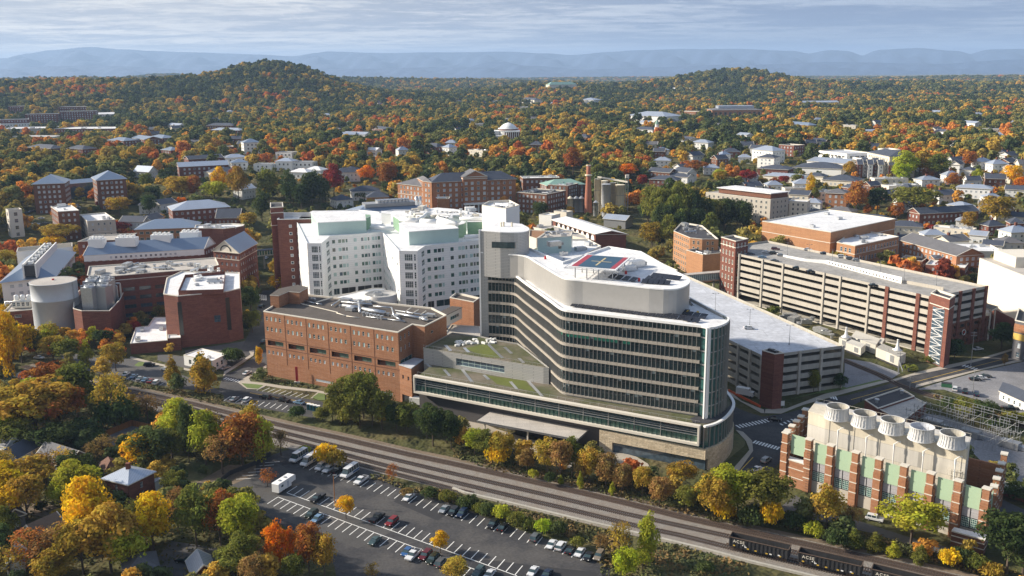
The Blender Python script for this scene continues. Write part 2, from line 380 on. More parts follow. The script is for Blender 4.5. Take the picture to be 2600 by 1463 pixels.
def bld(name,label,cat,poly,h,wall='brick_red',roof='roof_white',z0=None,floors=0,sp=3.6,w=1.3,wh=1.8,glass='glass_white',frame='window_frame',parapet=.9,rt='flat',rh=4,trim=None,over=.7,edges=None,first=2.2,top=.9,mx=1,my=2,units=0,recess=None,group=None,margin=3,sides=None,seed=0,ridge=None,cornice=True,fr=.12,skip=None,par_mat=None,chim=0,gable_mat=None):
 poly=ccw([(p[0],p[1])for p in poly]);cx=sum(p[0]for p in poly)/len(poly);cy=sum(p[1]for p in poly)/len(poly)
 if z0 is None:z0=min(gz(*p)for p in poly)-.3
 t=thing(name,label,cat,(cx,cy,z0),group);claim(poly,margin)
 zt=z0+h;dist=hypot(cx,cy);wb=MB();wins=[]
 rec=(dist<560)if recess is None else recess
 n=len(poly);fh=(h-first*0-top)/max(1,floors)
 for i in range(n):
  A,B=poly[i],poly[(i+1)%n];Ln=math.dist(A,B);ops=[]
  if floors and Ln>sp*.9 and facing(A,B)and(edges is None or i in edges):
   k=max(1,int((Ln-sp*.4)/sp));off=(Ln-(k-1)*sp)/2
   for f in range(floors):
    zc=z0+fh*(f+.5)+.15
    for j in range(k):
     if skip and skip(i,f,j,k):continue
     u=off+j*sp;ops.append((u-w/2,u+w/2,zc-wh/2,zc+wh/2))
  dp=.28
  d,nn,Ln,pt=fwall(wb,A,B,z0,zt,ops if rec else[],dp)
  ang=atan2(d.y,d.x)
  for u0,u1,v0,v1 in ops:
   p=pt((u0+u1)/2,(v0+v1)/2,dp-.03 if rec else-.02);wins.append((p,ang,u1-u0,v1-v0,glass,frame,mx,my,fr))
 part(t,'wall',wb,wall)
 if trim:
  for q in(trim if isinstance(trim,(list,tuple))else[h]):part(t,'cornice',MB().ring(poly,z0+q-.35,z0+q+.02,-.14,.3),'trim')
 if rt=='flat':
  rb=MB();inn=inset(poly,.35);o=inset(poly,-.05);m=len(o);zp=zt+(0 if parapet else.02)
  if parapet:
   zr=zt-parapet
   rb.add([(a[0],a[1],zt-.25)for a in o]+[(a[0],a[1],zt+.06)for a in o]+[(a[0],a[1],zt+.06)for a in inn]+[(a[0],a[1],zr)for a in inn],[(i,(i+1)%m,m+(i+1)%m,m+i)for i in range(m)]+[(m+i,m+(i+1)%m,2*m+(i+1)%m,2*m+i)for i in range(m)]+[(2*m+i,2*m+(i+1)%m,3*m+(i+1)%m,3*m+i)for i in range(m)],1)
   rb.poly([(a[0],a[1],zr)for a in inn],0)
  else:zr=zt;rb.prism(o,zt,zt+.15,0)
  part(t,'roof',rb,[roof,par_mat or 'trim'])
  if units:runits(t,inset(poly,2.2),zr,units,seed)
 else:
  q=poly if len(poly)==4 else None
  rb=MB()
  a,b,c,d=[Vector(p)for p in q]
  if((b-a).length<(c-b).length):a,b,c,d=b,c,d,a
  if ridge=='short':a,b,c,d=b,c,d,a
  u=(b-a).normalized();vv=(d-a).normalized();hw=(d-a).length/2
  a2,b2,c2,d2=a-u*over-vv*over,b+u*over-vv*over,c+u*over+vv*over,d-u*over+vv*over
  e=min(hw,(b-a).length/2-.5)if rt=='hip' else-over
  m1=(a+d)/2+u*e;m2=(b+c)/2-u*e;ze=zt
  r1=(m1.x,m1.y,zt+rh);r2=(m2.x,m2.y,zt+rh)
  A,B,C,D=[(p.x,p.y,ze)for p in(a2,b2,c2,d2)]
  lo=[(p.x,p.y,ze-.3)for p in(a2,b2,c2,d2)]
  if rt=='hip':
   rb.poly([A,B,r2,r1]);rb.poly([B,C,r2]);rb.poly([C,D,r1,r2]);rb.poly([D,A,r1])
  else:
   rb.poly([A,B,r2,r1]);rb.poly([C,D,r1,r2])
   ga,gb,gc,gd=[(p.x,p.y,zt)for p in(a,b,c,d)];k1=(a+d)/2;k2=(b+c)/2
   for e1,e2,k3 in((gd,ga,k1),(gb,gc,k2)):part(t,'gable',MB().poly([e1,e2,(k3.x,k3.y,zt+rh-.15)]),gable_mat or wall)
   for P1,P2,rr in((A,D,r1),(B,C,r2)):
    for s_ in(P1,P2):rb.tube((s_[0],s_[1],s_[2]-.1),(rr[0],rr[1],rr[2]-.1),.2,4,1)
  rb.add([A,B,C,D]+lo,[(0,4,5,1),(1,5,6,2),(2,6,7,3),(3,7,4,0),(7,6,5,4)],1)
  ro=part(t,'roof',rb,[roof,par_mat or 'trim'])
  for k in range(chim):
   f=.3+.4*k if chim>1 else.35
   cp=Vector(r1).lerp(Vector(r2),f);cb=MB().box(cp.x-.6,cp.y-.5,cp.z-1.5,cp.x+.6,cp.y+.5,cp.z+1.6);part(ro,'chimney',cb,'brick_red')
 if wins:pwin(t,wins)
 return t
def inpoly(x,y,p):
 c=False;n=len(p);j=n-1
 for i in range(n):
  if(p[i][1]>y)!=(p[j][1]>y)and x<(p[j][0]-p[i][0])*(y-p[i][1])/(p[j][1]-p[i][1]+1e-12)+p[i][0]:c=not c
  j=i
 return c
def unit_mb(kind,x,y,z,s,a):
 b=MB();ax=(cos(a),sin(a))
 if kind==0:
  b.obox((x,y),ax,s*1.0,s*.6,z+.25,z+.25+s*.8,0);b.rev([(s*.38,z+.25+s*.8),(s*.38,z+.25+s*.95),(s*.3,z+.25+s*.95)],x,y,10,1,True);b.obox((x,y),ax,s*.8,s*.45,z,z+.25,1)
 elif kind==1:
  b.rev([(s*.3,z),(s*.3,z+s*.6),(s*.5,z+s*.65),(s*.5,z+s*.9),(0.01,z+s)],x,y,10,0)
 elif kind==2:
  L_=s*2.2;b.tube((x-ax[0]*L_,y-ax[1]*L_,z+s*.6),(x+ax[0]*L_,y+ax[1]*L_,z+s*.6),s*.28,8,0);b.tube((x+ax[0]*L_*.97,y+ax[1]*L_*.97,z+s*.6),(x+ax[0]*L_*.97,y+ax[1]*L_*.97,z),s*.28,8,0)
  for q in(-.7,0,.7):b.obox((x+ax[0]*L_*q,y+ax[1]*L_*q),ax,.12,s*.35,z,z+s*.35,1)
 else:
  b.obox((x,y),ax,s*1.5,s*.8,z+.2,z+.2+s*1.1,0);b.obox((x,y),ax,s*1.52,s*.05,z+.3,z+s*1.0,1)
  b.obox((x+ax[0]*s*1.9,y+ax[1]*s*1.9),ax,s*.4,s*.35,z+.3,z+s*.8,1)
 return b
def runits(t,poly,z,n,seed=0,smin=.8,smax=2.0,mats=('galv','metal_grey'),kinds=(0,0,1,2,3),name='roof_unit'):
 r=random.Random(seed+n*13);xs=[p[0]for p in poly];ys=[p[1]for p in poly];k=0;tr=0
 d=Vector(poly[1])-Vector(poly[0]);a=atan2(d.y,d.x)
 while k<n and tr<n*40:
  tr+=1;x=r.uniform(min(xs),max(xs));y=r.uniform(min(ys),max(ys))
  if not inpoly(x,y,poly):continue
  part(t,name,unit_mb(r.choice(kinds),x,y,z,r.uniform(smin,smax),a+r.choice((0,pi/2))),list(mats));k+=1
def sheet(name,pts,z,m,kind='structure',claimit=None):
 b=MB();p=ccw(pts);b.poly([(q[0],q[1],z)for q in p]);o=struct(name,b,m,kind)
 if claimit is not None:claim(pts,claimit)
 return o
def PP(k,pts,h=0,flat=None):return[P(k,x,y,h,flat)for x,y in pts]
def para(a,b,c):
 "4th corner: d = a + (c-b)"
 return[a,b,c,a+(c-b)]
 # ---------------- terrain ----------------
def terrain_mat():
 m=bpy.data.materials.new('woodland_ground');m.use_nodes=True;MAT['woodland_ground']=m
 t=m.node_tree;n=t.nodes;l=t.links;b=n['Principled BSDF'];b.inputs['Roughness'].default_value=.97;b.inputs['Specular IOR Level'].default_value=.1
 g=n.new('ShaderNodeNewGeometry')
 def no(s,d=6,r=.6):
  q=n.new('ShaderNodeTexNoise');q.inputs['Scale'].default_value=s;q.inputs['Detail'].default_value=d;q.inputs['Roughness'].default_value=r;l.new(g.outputs['Position'],q.inputs[0]);return q.outputs[0]
 def rp(v,els):
  q=n.new('ShaderNodeValToRGB');l.new(v,q.inputs[0]);e=q.color_ramp.elements
  while len(e)<len(els):e.new(.5)
  for i,(p,c)in enumerate(els):e[i].position=p;e[i].color=(*c,1)
  return q.outputs[0]
 a=rp(no(.09,5,.7),[(.3,(.06,.07,.028)),(.45,(.10,.10,.035)),(.55,(.15,.115,.04)),(.65,(.19,.12,.04)),(.75,(.11,.11,.06))])
 near=rp(no(.05,7,.65),[(.3,(.05,.06,.02)),(.5,(.075,.075,.03)),(.62,(.10,.085,.04)),(.75,(.13,.105,.06))])
 ln=n.new('ShaderNodeVectorMath');ln.operation='LENGTH';l.new(g.outputs['Position'],ln.inputs[0])
 mr=n.new('ShaderNodeMapRange');l.new(ln.outputs['Value'],mr.inputs[0]);mr.inputs[1].default_value=560;mr.inputs[2].default_value=1500
 mx=n.new('ShaderNodeMix');mx.data_type='RGBA';l.new(mr.outputs[0],mx.inputs[0]);l.new(near,mx.inputs[6]);l.new(a,mx.inputs[7]);l.new(mx.outputs[2],b.inputs['Base Color'])
 bp=n.new('ShaderNodeBump');bp.inputs['Strength'].default_value=.9;bp.inputs['Distance'].default_value=7;l.new(no(.06,4,.6),bp.inputs['Height']);l.new(bp.outputs[0],b.inputs['Normal'])
terrain_mat()
def build_terrain():
 rs=[];r=40.0
 while r<30000:rs.append(r);r*=1.022 if r>500 else 1.06
 ts=[R(90-68+136*i/300)for i in range(301)]
 b=MB();v=[]
 for r in rs:
  for a in ts:
   x,y=r*cos(a),r*sin(a);v.append((x,y,gz(x,y)-.02))
 n=len(ts);b.v=v;b.f=[(i*n+j,(i+1)*n+j,(i+1)*n+j+1,i*n+j+1)for i in range(len(rs)-1)for j in range(n-1)]
 b.f=[(q[3],q[2],q[1],q[0])for q in b.f];b.m=[0]*len(b.f)
 b.add([(x,y,-.02)for x,y in[(0,0)]+[(40*cos(a),40*sin(a))for a in ts[::10]]],[(0,i,i+1)for i in range(1,31)])
 struct('ground',b,'woodland_ground',smooth=True)
build_terrain()
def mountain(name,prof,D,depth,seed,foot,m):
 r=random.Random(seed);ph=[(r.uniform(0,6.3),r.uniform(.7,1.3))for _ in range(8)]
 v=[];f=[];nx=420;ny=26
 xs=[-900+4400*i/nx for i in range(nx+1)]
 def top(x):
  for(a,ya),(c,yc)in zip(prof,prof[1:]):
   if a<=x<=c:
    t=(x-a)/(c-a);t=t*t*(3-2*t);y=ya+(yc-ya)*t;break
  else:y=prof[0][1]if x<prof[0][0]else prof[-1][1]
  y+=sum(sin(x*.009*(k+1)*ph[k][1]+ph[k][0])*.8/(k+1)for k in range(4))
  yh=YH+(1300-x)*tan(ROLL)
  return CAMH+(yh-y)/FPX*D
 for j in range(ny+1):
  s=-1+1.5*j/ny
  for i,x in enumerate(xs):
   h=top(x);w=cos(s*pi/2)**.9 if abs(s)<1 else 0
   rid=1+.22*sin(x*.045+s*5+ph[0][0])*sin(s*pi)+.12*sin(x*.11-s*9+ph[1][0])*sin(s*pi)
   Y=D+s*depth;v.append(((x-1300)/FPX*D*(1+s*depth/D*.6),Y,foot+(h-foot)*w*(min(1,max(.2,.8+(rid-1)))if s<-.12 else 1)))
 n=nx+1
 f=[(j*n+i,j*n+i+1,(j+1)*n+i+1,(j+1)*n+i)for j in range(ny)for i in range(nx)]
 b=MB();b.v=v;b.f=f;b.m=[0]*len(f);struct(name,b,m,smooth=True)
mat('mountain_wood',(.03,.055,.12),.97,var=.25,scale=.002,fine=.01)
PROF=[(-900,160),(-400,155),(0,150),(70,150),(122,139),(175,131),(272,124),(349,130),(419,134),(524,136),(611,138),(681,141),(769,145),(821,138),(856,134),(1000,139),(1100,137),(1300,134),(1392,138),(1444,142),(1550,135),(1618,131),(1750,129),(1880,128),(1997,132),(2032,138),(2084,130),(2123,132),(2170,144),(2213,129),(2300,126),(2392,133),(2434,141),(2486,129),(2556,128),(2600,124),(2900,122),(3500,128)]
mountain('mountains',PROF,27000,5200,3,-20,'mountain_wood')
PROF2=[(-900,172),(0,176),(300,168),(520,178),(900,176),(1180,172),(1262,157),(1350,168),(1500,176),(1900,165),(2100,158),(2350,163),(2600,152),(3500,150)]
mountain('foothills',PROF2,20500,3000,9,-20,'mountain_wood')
# ---------------- roads, lots, yards ----------------
def S2(pts,z=0):return[P('SS',x,y,z)for x,y in pts]
CR['SS']=(0,0,1.0)
T1=S2([(60,930),(200,968),(341,994),(483,1024),(622.7,1059),(748,1088),(864,1113),(1036,1154),(1150,1178),(1412,1237),(1586,1277),(1747,1317),(2071,1388),(2300,1440),(2600,1510)])
T2=S2([(60,940),(200,975),(341,1002),(483,1037),(622,1074),(748,1106),(864,1135),(996,1166),(1150,1203),(1412,1263),(1587,1305),(1843,1361),(2300,1471),(2600,1545)])
T3=S2([(60,946),(200,981),(341,1011),(483,1048),(622,1088),(748,1122),(864,1152),(996,1187),(1150,1224),(1324,1266),(1470,1300),(1616,1336),(1732,1361),(1878,1397),(2150,1460),(2600,1570)])
T4=S2([(785,1143),(864,1166),(1000,1203),(1140,1240),(1200,1254)])
EDGE=S2([(1150,1242),(1182,1254),(1287,1278),(1441,1315),(1601,1353),(1680,1371),(1800,1400),(1900,1427),(2100,1475),(2300,1530)])
def strip(pts,w,z=0):
 l=[];r=[]
 for i,p in enumerate(pts):
  a=pts[max(0,i-1)];c=pts[min(len(pts)-1,i+1)];d=Vector((c[0]-a[0],c[1]-a[1])).normalized();n=Vector((-d.y,d.x))
  l.append((p[0]+n.x*w,p[1]+n.y*w,z));r.append((p[0]-n.x*w,p[1]-n.y*w,z))
 return l,r
def ribbon(name,pts,w,z,m,h=None,kind='structure',offs=0,mb=None):
 b=mb or MB();q=pts
 if offs:q,_=strip(pts,offs,0)
 l,r=strip(q,w,z)
 for i in range(len(l)-1):
  if h:
   P4=[r[i],r[i+1],l[i+1],l[i]];b.add([(a[0],a[1],z-h)for a in P4]+P4,[(4,5,6,7),(0,1,5,4),(2,3,7,6),(1,2,6,5),(3,0,4,7)])
  else:b.poly([r[i],r[i+1],l[i+1],l[i]])
 if mb is None:return struct(name,b,m,kind)
def samp(pts,step):
 out=[];acc=0
 for a,c in zip(pts,pts[1:]):
  a=Vector((a[0],a[1]));c=Vector((c[0],c[1]));L_=(c-a).length
  if L_<1e-5:continue
  d=(c-a)/L_;s=acc
  while s<L_:out.append((a+d*s,d));s+=step
  acc=s-L_
 return out
def offs(pts,o):return strip(pts,o,0)[0]
bed=[(p[0],p[1])for p in strip(T1,5.5)[0]]+[(p[0],p[1])for p in reversed(strip(T3,-6.0)[0])]
def bedmesh():
 b=MB();a=strip(T1,4.2,.0)[0];c=strip(T3,-5.6,.0)[0];k=60
 def at(pts,t):
  s=t*(len(pts)-1);i=min(len(pts)-2,int(s));u=s-i;p=pts[i];q=pts[i+1];return(p[0]+(q[0]-p[0])*u,p[1]+(q[1]-p[1])*u)
 def atx(pts,x):
  for p,q in zip(pts,pts[1:]):
   if p[0]<=x<=q[0]:u=(x-p[0])/(q[0]-p[0]);return(x,p[1]+(q[1]-p[1])*u)
  return(x,pts[0][1])if x<pts[0][0]else(x,pts[-1][1])
 x0=max(a[0][0],c[0][0]);x1=min(a[-1][0],c[-1][0])
 for i in range(k):
  xa=x0+(x1-x0)*i/k;xb=x0+(x1-x0)*(i+1)/k
  p,q=atx(c,xa),atx(c,xb);r_,s=atx(a,xb),atx(a,xa)
  b.poly([(p[0],p[1],.05),(q[0],q[1],.05),(r_[0],r_[1],.05),(s[0],s[1],.05)])
  FOOT.append(([p,q,r_,s],1.5))
 struct('rail_bed',b,'ballast')
bedmesh()
ribbon('track_shoulder',T1,1.75,.10,'brown_bed');ribbon('track_shoulder',offs(T1,3.4),1.0,.08,'dirt')
def track(pts,tiec,label,z=.12):
 b=MB()
 for p,d in samp(pts,.62):
  n=Vector((-d.y,d.x));b.obox((p.x,p.y),(n.x,n.y),1.3,.12,z-.06,z+.04,0)
 for s in(-.75,.75):
  q=strip(pts,s,0)[0];l,r=strip(q,.09,z+.2)
  for i in range(len(l)-1):
   P4=[r[i],r[i+1],l[i+1],l[i]];b.add([(a[0],a[1],z)for a in P4]+P4,[(4,5,6,7),(0,1,5,4),(2,3,7,6)],1)
 o=bpy.data.objects.new('railway_track',b.mesh('railway_track',[tiec,'rail']));COL.objects.link(o);o['label']=label;o['category']='railway track';o['group']='parallel railway tracks'
track(T1,'tie','railway track on brown ties, farthest of the parallel tracks, beside the trees')
track(T2,'tie','middle railway track on dark ties in pale grey stone')
track(T3,'tie','railway track the black coal wagons stand on')
track(T4,'tie','short siding track beside the weeds above the car park')
eb=MB();ribbon('x',EDGE,.4,.6,'kerb',h=.9,mb=eb);solo('retaining_wall','low cream concrete wall edging the railway beside the grass','wall',eb,'concrete',(EDGE[0][0],EDGE[0][1],0))
mat('asphalt_patch',(.028,.028,.031),.85,var=.2);mat('asphalt_worn',(.066,.064,.062),.9,var=.3)
def stripe2(m,a,b):
 d=Vector((b[0]-a[0],b[1]-a[1])).normalized()*.09;n=(-d.y,d.x);m.poly([(a[0]-n[0],a[1]-n[1],.045),(b[0]-n[0],b[1]-n[1],.045),(b[0]+n[0],b[1]+n[1],.045),(a[0]+n[0],a[1]+n[1],.045)])
LOT=PP('W',[(545,1215),(600,1190),(690,1142),(735,1128),(880,1150),(925,1180),(1010,1222),(1110,1258),(1300,1330),(1500,1400),(1535,1432),(1520,1520),(860,1520),(840,1420),(760,1350),(640,1280)])
sheet('car_park',LOT,.03,'asphalt',claimit=1.5)
for i,q in enumerate(([(560,1225),(690,1160),(860,1260),(1000,1330),(900,1380),(640,1280)],[(1010,1240),(1130,1290),(1100,1310),(990,1262)],[(1150,1400),(1500,1440),(1500,1500),(1100,1500)])):sheet('car_park_patch',PP('W',q),.036+i*.001,'asphalt_patch' if i else 'asphalt_worn')
TB=MB();rc=random.Random(2)
for i in range(16):
 x,y=rc.uniform(-70,30),rc.uniform(205,275);a=rc.uniform(0,3.1)
 for j in range(7):
  a+=rc.uniform(-.5,.5);x2,y2=x+3*cos(a),y+3*sin(a)
  if inpoly(x,y,[(p.x,p.y)for p in LOT])and inpoly(x2,y2,[(p.x,p.y)for p in LOT]):stripe2(TB,(x,y),(x2,y2))
  x,y=x2,y2
struct('tar_cracks',TB,'roof_black')
PM=MB()
def stripe(a,b,w=.12,z=.05,mb=None):
 a=Vector(a[:2]);b=Vector(b[:2]);d=(b-a);L_=d.length;d.normalize();c=(a+b)/2;n=Vector((-d.y,d.x));m=mb or PM
 m.poly([(a.x-n.x*w,a.y-n.y*w,z),(b.x-n.x*w,b.y-n.y*w,z),(b.x+n.x*w,b.y+n.y*w,z),(a.x+n.x*w,a.y+n.y*w,z)])
def row(a,b,vec,pitch,mb=None,skip=()):
 a=Vector(a[:2]);b=Vector(b[:2]);d=b-a;n=int(d.length/pitch);d.normalize();v=Vector(vec[:2])
 for i in range(n+1):
  if i in skip:continue
  p=a+d*(i*pitch);stripe(p,p+v,mb=mb)
SV=(P('N3',110,285)-P('N3',0,372));SV=Vector((SV.x,SV.y));
SV=SV.normalized()*5.0;PITCH=2.78
row(P('I',640,412),P('J',1195,1138),SV,PITCH)
LA0,LA1=P('I',485,650),P('J',560,1247);LB0,LB1=P('I',400,690),P('N3',900,1150)
stripe(LA0,LA1);stripe(LB0,LB1);row(LA0,LA1,SV,PITCH);row(LB0,LB1,-SV,PITCH);row(P('I',0,520),P('I',330,330),Vector((1,.15)).normalized()*4.5,PITCH)
struct('parking_lines',PM,'paint')
road=MB()
RD1=PP('X5',[(-180,1250),(130,1130),(440,1000),(700,950),(1120,835),(1340,750),(1900,620),(2440,490),(2600,450),(2600,560),(2060,690),(1700,800),(1380,890),(1240,870),(840,1010),(600,1120),(300,1260),(60,1330)])
sheet('street',RD1,.032,'asphalt',claimit=1)
RD2=PP('G',[(100,480),(165,520),(230,545),(300,565),(430,545),(520,520),(560,560),(480,640),(440,760),(380,830),(300,930),(200,1000),(60,1000),(120,880),(240,745),(215,690),(150,640),(130,600),(90,560)])
sheet('street',RD2,.036,'asphalt',claimit=1)
RD3=PP('G',[(100,480),(100,395),(60,370),(-60,290),(-400,60),(-460,60),(-100,340),(0,420)])
SW=MB()
def flat(mb,k,pts,z):
 p=ccw(PP(k,pts));mb.poly([(q[0],q[1],z)for q in p]);claim(p,.5)
def slab(mb,k,pts,z,h=.13,flat_=None):p=PP(k,pts);mb.prism(p,z-h,z);claim(p,.3)
slab(SW,'G',[(98,430),(130,455),(210,500),(290,545),(400,548),(520,500),(700,450),(1000,370),(980,362),(640,440),(430,520),(300,525),(180,478),(98,408)],.15)
slab(SW,'X5',[(1120,800),(1380,720),(1640,655),(2100,560),(2500,440),(2560,420),(2560,440),(2100,585),(1700,680),(1340,755),(1150,815)],.15)
slab(SW,'X5',[(1390,880),(1700,800),(2060,700),(2560,590),(2560,560),(2300,630),(1700,770),(1400,850)],.151)
slab(SW,'G',[(150,640),(205,700),(225,750),(120,870),(20,960),(40,970),(170,860),(245,755),(240,700),(190,650)],.152)
slab(SW,'X3',[(80,1230),(250,1200),(400,1215),(560,1260),(700,1345),(760,1449),(560,1449),(400,1360),(260,1330),(100,1330)],.153)
slab(SW,'J',[(100,60),(560,90),(720,130),(730,160),(400,130),(100,90)],.154)
slab(SW,'F',[(100,640),(300,720),(480,810),(520,830),(640,880),(900,960),(1380,1060),(1380,1040),(1200,1180),(700,1010),(420,880),(200,780),(60,700)],.155,.1)
slab(SW,'N1',[(1530,400),(1550,370),(1690,290),(1830,205),(1835,230),(1720,300),(1640,350),(1660,385),(1800,400),(2000,430),(2390,480),(2520,510),(2400,560),(2310,570),(2390,500),(2000,460),(1830,430),(1740,470),(1620,465)],.15)
slab(SW,'N1',[(350,110),(600,175),(740,205),(740,225),(590,195),(340,130)],.15)
slab(SW,'N1',[(930,235),(1010,250),(1010,275),(930,255)],.15)
slab(SW,'N1',[(1360,330),(1400,290),(1560,190),(1690,100),(1700,40),(1640,50),(1660,90),(1540,170),(1370,280)],.15)
slab(SW,'H',[(0,330),(40,320),(60,330),(0,345)],.15)
struct('sidewalk',SW,'sidewalk')
sheet('lawn',PP('N1',[(1560,405),(1660,410),(1800,425),(1740,465),(1620,455)]),.17,'lawn')
sheet('lawn',PP('N1',[(1640,350),(1720,300),(1835,235),(1835,300),(1900,350),(2100,395),(2400,470),(2380,478),(2000,425),(1680,385)]),.04,'grass')
sheet('lawn',PP('N1',[(2330,560),(2400,510),(2470,520),(2470,590),(2400,590)]),.17,'lawn')
sheet('lawn',PP('X3',[(1735,960),(1860,1000),(1895,1075),(1880,1130),(1790,1200),(1640,1330),(1560,1340),(1700,1230),(1730,1100)]),.04,'grass',claimit=0)
sheet('lawn',PP('X5',[(0,1010),(320,940),(560,930),(700,905),(1040,810),(1000,790),(640,880),(560,850),(500,880),(120,980)]),.041,'lawn')
sheet('lawn',PP('X5',[(1230,720),(1280,640),(1620,590),(1700,610),(1420,690)]),.042,'grass')
sheet('meadow',PP('J',[(1850,930),(2300,1040),(2576,1110),(2576,1350),(1300,1350),(1500,1230),(1560,1050),(1780,960)]),.02,'grass')
sheet('gravel_yard',PP('X5',[(620,560),(900,600),(1230,720),(1120,790),(1000,800),(640,880),(560,860),(620,700)]),.035,'gravel')
sheet('gravel_yard',PP('X5',[(1400,900),(1700,810),(2100,700),(2600,590),(2600,1180),(2350,1100),(1700,900),(1560,900)]),.036,'gravel',claimit=0)
sheet('substation_yard',PP('G',[(1150,540),(1300,560),(1748,720),(1900,780),(1900,960),(1600,900),(1460,760),(1420,640),(1200,590)]),.037,'gravel',claimit=2)
sheet('asphalt_yard',PP('G',[(380,1080),(480,1000),(560,1050),(760,1120),(1100,1230),(1330,1290),(1300,1330),(900,1210),(560,1130),(400,1090)]),.038,'asphalt_old',claimit=1)
sheet('side_street',PP('G',[(1590,1180),(1620,1020),(1748,1080),(1850,1130),(1850,1200),(1660,1180)]),.039,'asphalt_old',claimit=1)
RDL=PP('N1',[(1830,20),(1700,110),(1500,260),(1370,310),(1330,400),(1310,480),(1370,540),(1360,600),(1700,660),(2080,730),(2400,790),(2560,700),(2430,600),(2200,560),(1800,490),(1620,465),(1545,415),(1560,365),(1700,285),(1840,195),(1880,100)])
sheet('lane',RDL,.033,'asphalt',claimit=1)
sheet('car_park',PP('N1',[(-400,60),(-200,90),(0,125),(350,135),(520,175),(730,235),(960,330),(1330,480),(1330,520),(1000,470),(690,430),(380,380),(0,290),(-400,200)]),.034,'asphalt_old',claimit=1)
sheet('lawn',PP('N1',[(390,205),(440,170),(530,165),(510,205),(430,220)]),.06,'lawn')
sheet('lane',PP('SS',[(610,890),(560,935),(575,950),(640,905),(672,860),(700,780),(690,600),(665,540),(650,470),(640,470),(650,560),(655,650),(665,740),(640,830)]),.03,'asphalt',claimit=1)
sheet('car_park',PP('SS',[(400,900),(470,905),(470,890),(600,870),(650,860),(640,900),(560,930),(470,935),(400,915)]),.028,'asphalt_old',claimit=1)
SL=MB();row(P('N1',1725,478),P('N1',2265,575),(P('N1',1830,435)-P('N1',1750,470)).xy.normalized()*4.6,2.75,mb=SL);row(P('N1',1370,590),P('N1',2080,705),(P('N1',1440,545)-P('N1',1370,590)).xy.normalized()*4.8,2.7,mb=SL)
row(P('N1',260,345),P('N1',700,440),(P('N1',500,320)-P('N1',400,380)).xy.normalized()*4.6,2.7,mb=SL)
def zebra(k,a,b,c,n,mb=SL,w=.32):
 A=P(k,*a);B=P(k,*b);Cc=P(k,*c);v=(Cc-A).xy
 for i in range(n):p=(A+(B-A)*(i/(n-1))).xy;stripe(p,p+v,w=w,mb=mb)
zebra('G',(150,612),(325,575),(175,628),11);zebra('G',(245,712),(375,748),(262,697),9);zebra('G',(395,603),(455,578),(410,612),4);zebra('G',(655,440),(700,452),(665,460),4);zebra('G',(1405,285),(1470,305),(1425,277),5)
zebra('N1',(1365,358),(1520,392),(1400,338),7);zebra('J',(1400,285),(1590,330),(1420,265),8);zebra('SS',(655,747),(675,750),(655,760),5,w=.3)
struct('road_markings',SL,'paint')
YL=MB()
for k,a,b in(('X5',(690,1010),(1200,870)),('X5',(1340,830),(2380,560)),('G',(245,790),(150,890)),('N1',(1650,505),(2350,625))):stripe(P(k,*a),P(k,*b),w=.14,mb=YL,z=.055)
struct('centre_lines',YL,'paint_yellow')
RX=PP('X5',[(560,560),(1000,740),(1240,860),(1340,890),(1700,1010),(2100,1150),(2576,1300),(3000,1420)])
ribbon('brown_track_bed',RX,2.2,.05,'brown_bed');
for a,b in zip(RX,RX[1:]):claim([(a.x-3,a.y-3),(b.x-3,b.y-3),(b.x+3,b.y+3),(a.x+3,a.y+3)],1)
track(RX,'tie','single railway track crossing the street behind the cooling tower plant',.11)
RC=PP('SS',[(1618,640),(1620,610),(1612,585),(1618,560),(1650,535),(1700,520)])
track([Vector((p.x,p.y,0))for p in RC],'tie','curving railway track beside the dark green trees behind the silos',.11)
ribbon('rail_bed',RC,6,.04,'gravel')
for p in RC:claim([(p.x-7,p.y-14),(p.x+7,p.y-14),(p.x+7,p.y+14),(p.x-7,p.y+14)],1)
sheet('gravel_yard',PP('N1',[(20,1010),(360,850),(700,930),(600,990),(200,1130),(60,1110)]),.04,'gravel',claimit=.5)
sheet('lawn',PP('H',[(830,1010),(900,900),(1040,820),(1150,860),(1110,960),(1020,990),(900,1040)]),.041,'grass')
sheet('lawn',PP('N4',[(200,740),(330,700),(620,820),(600,900),(400,880),(220,830)]),.04,'dirt')
sheet('drive',PP('H',[(920,1260),(1180,1300),(1200,1449),(700,1449),(850,1350)]),.042,'asphalt_old',claimit=.5)
sheet('drive',PP('H',[(1030,960),(1230,850),(1379,850),(1379,900),(1180,990),(1060,1000)]),.043,'dirt',claimit=.5)
sheet('street_left',PP('A',[(1800,840),(1884,600),(1884,640),(1850,900)]),.03,'asphalt_old')
def PF(k,pts,z):return[P(k,x,y,flat=z)for x,y in pts]
def X(a,b,t):return(a[0]+(b[0]-a[0])*t,a[1]+(b[1]-a[1])*t)
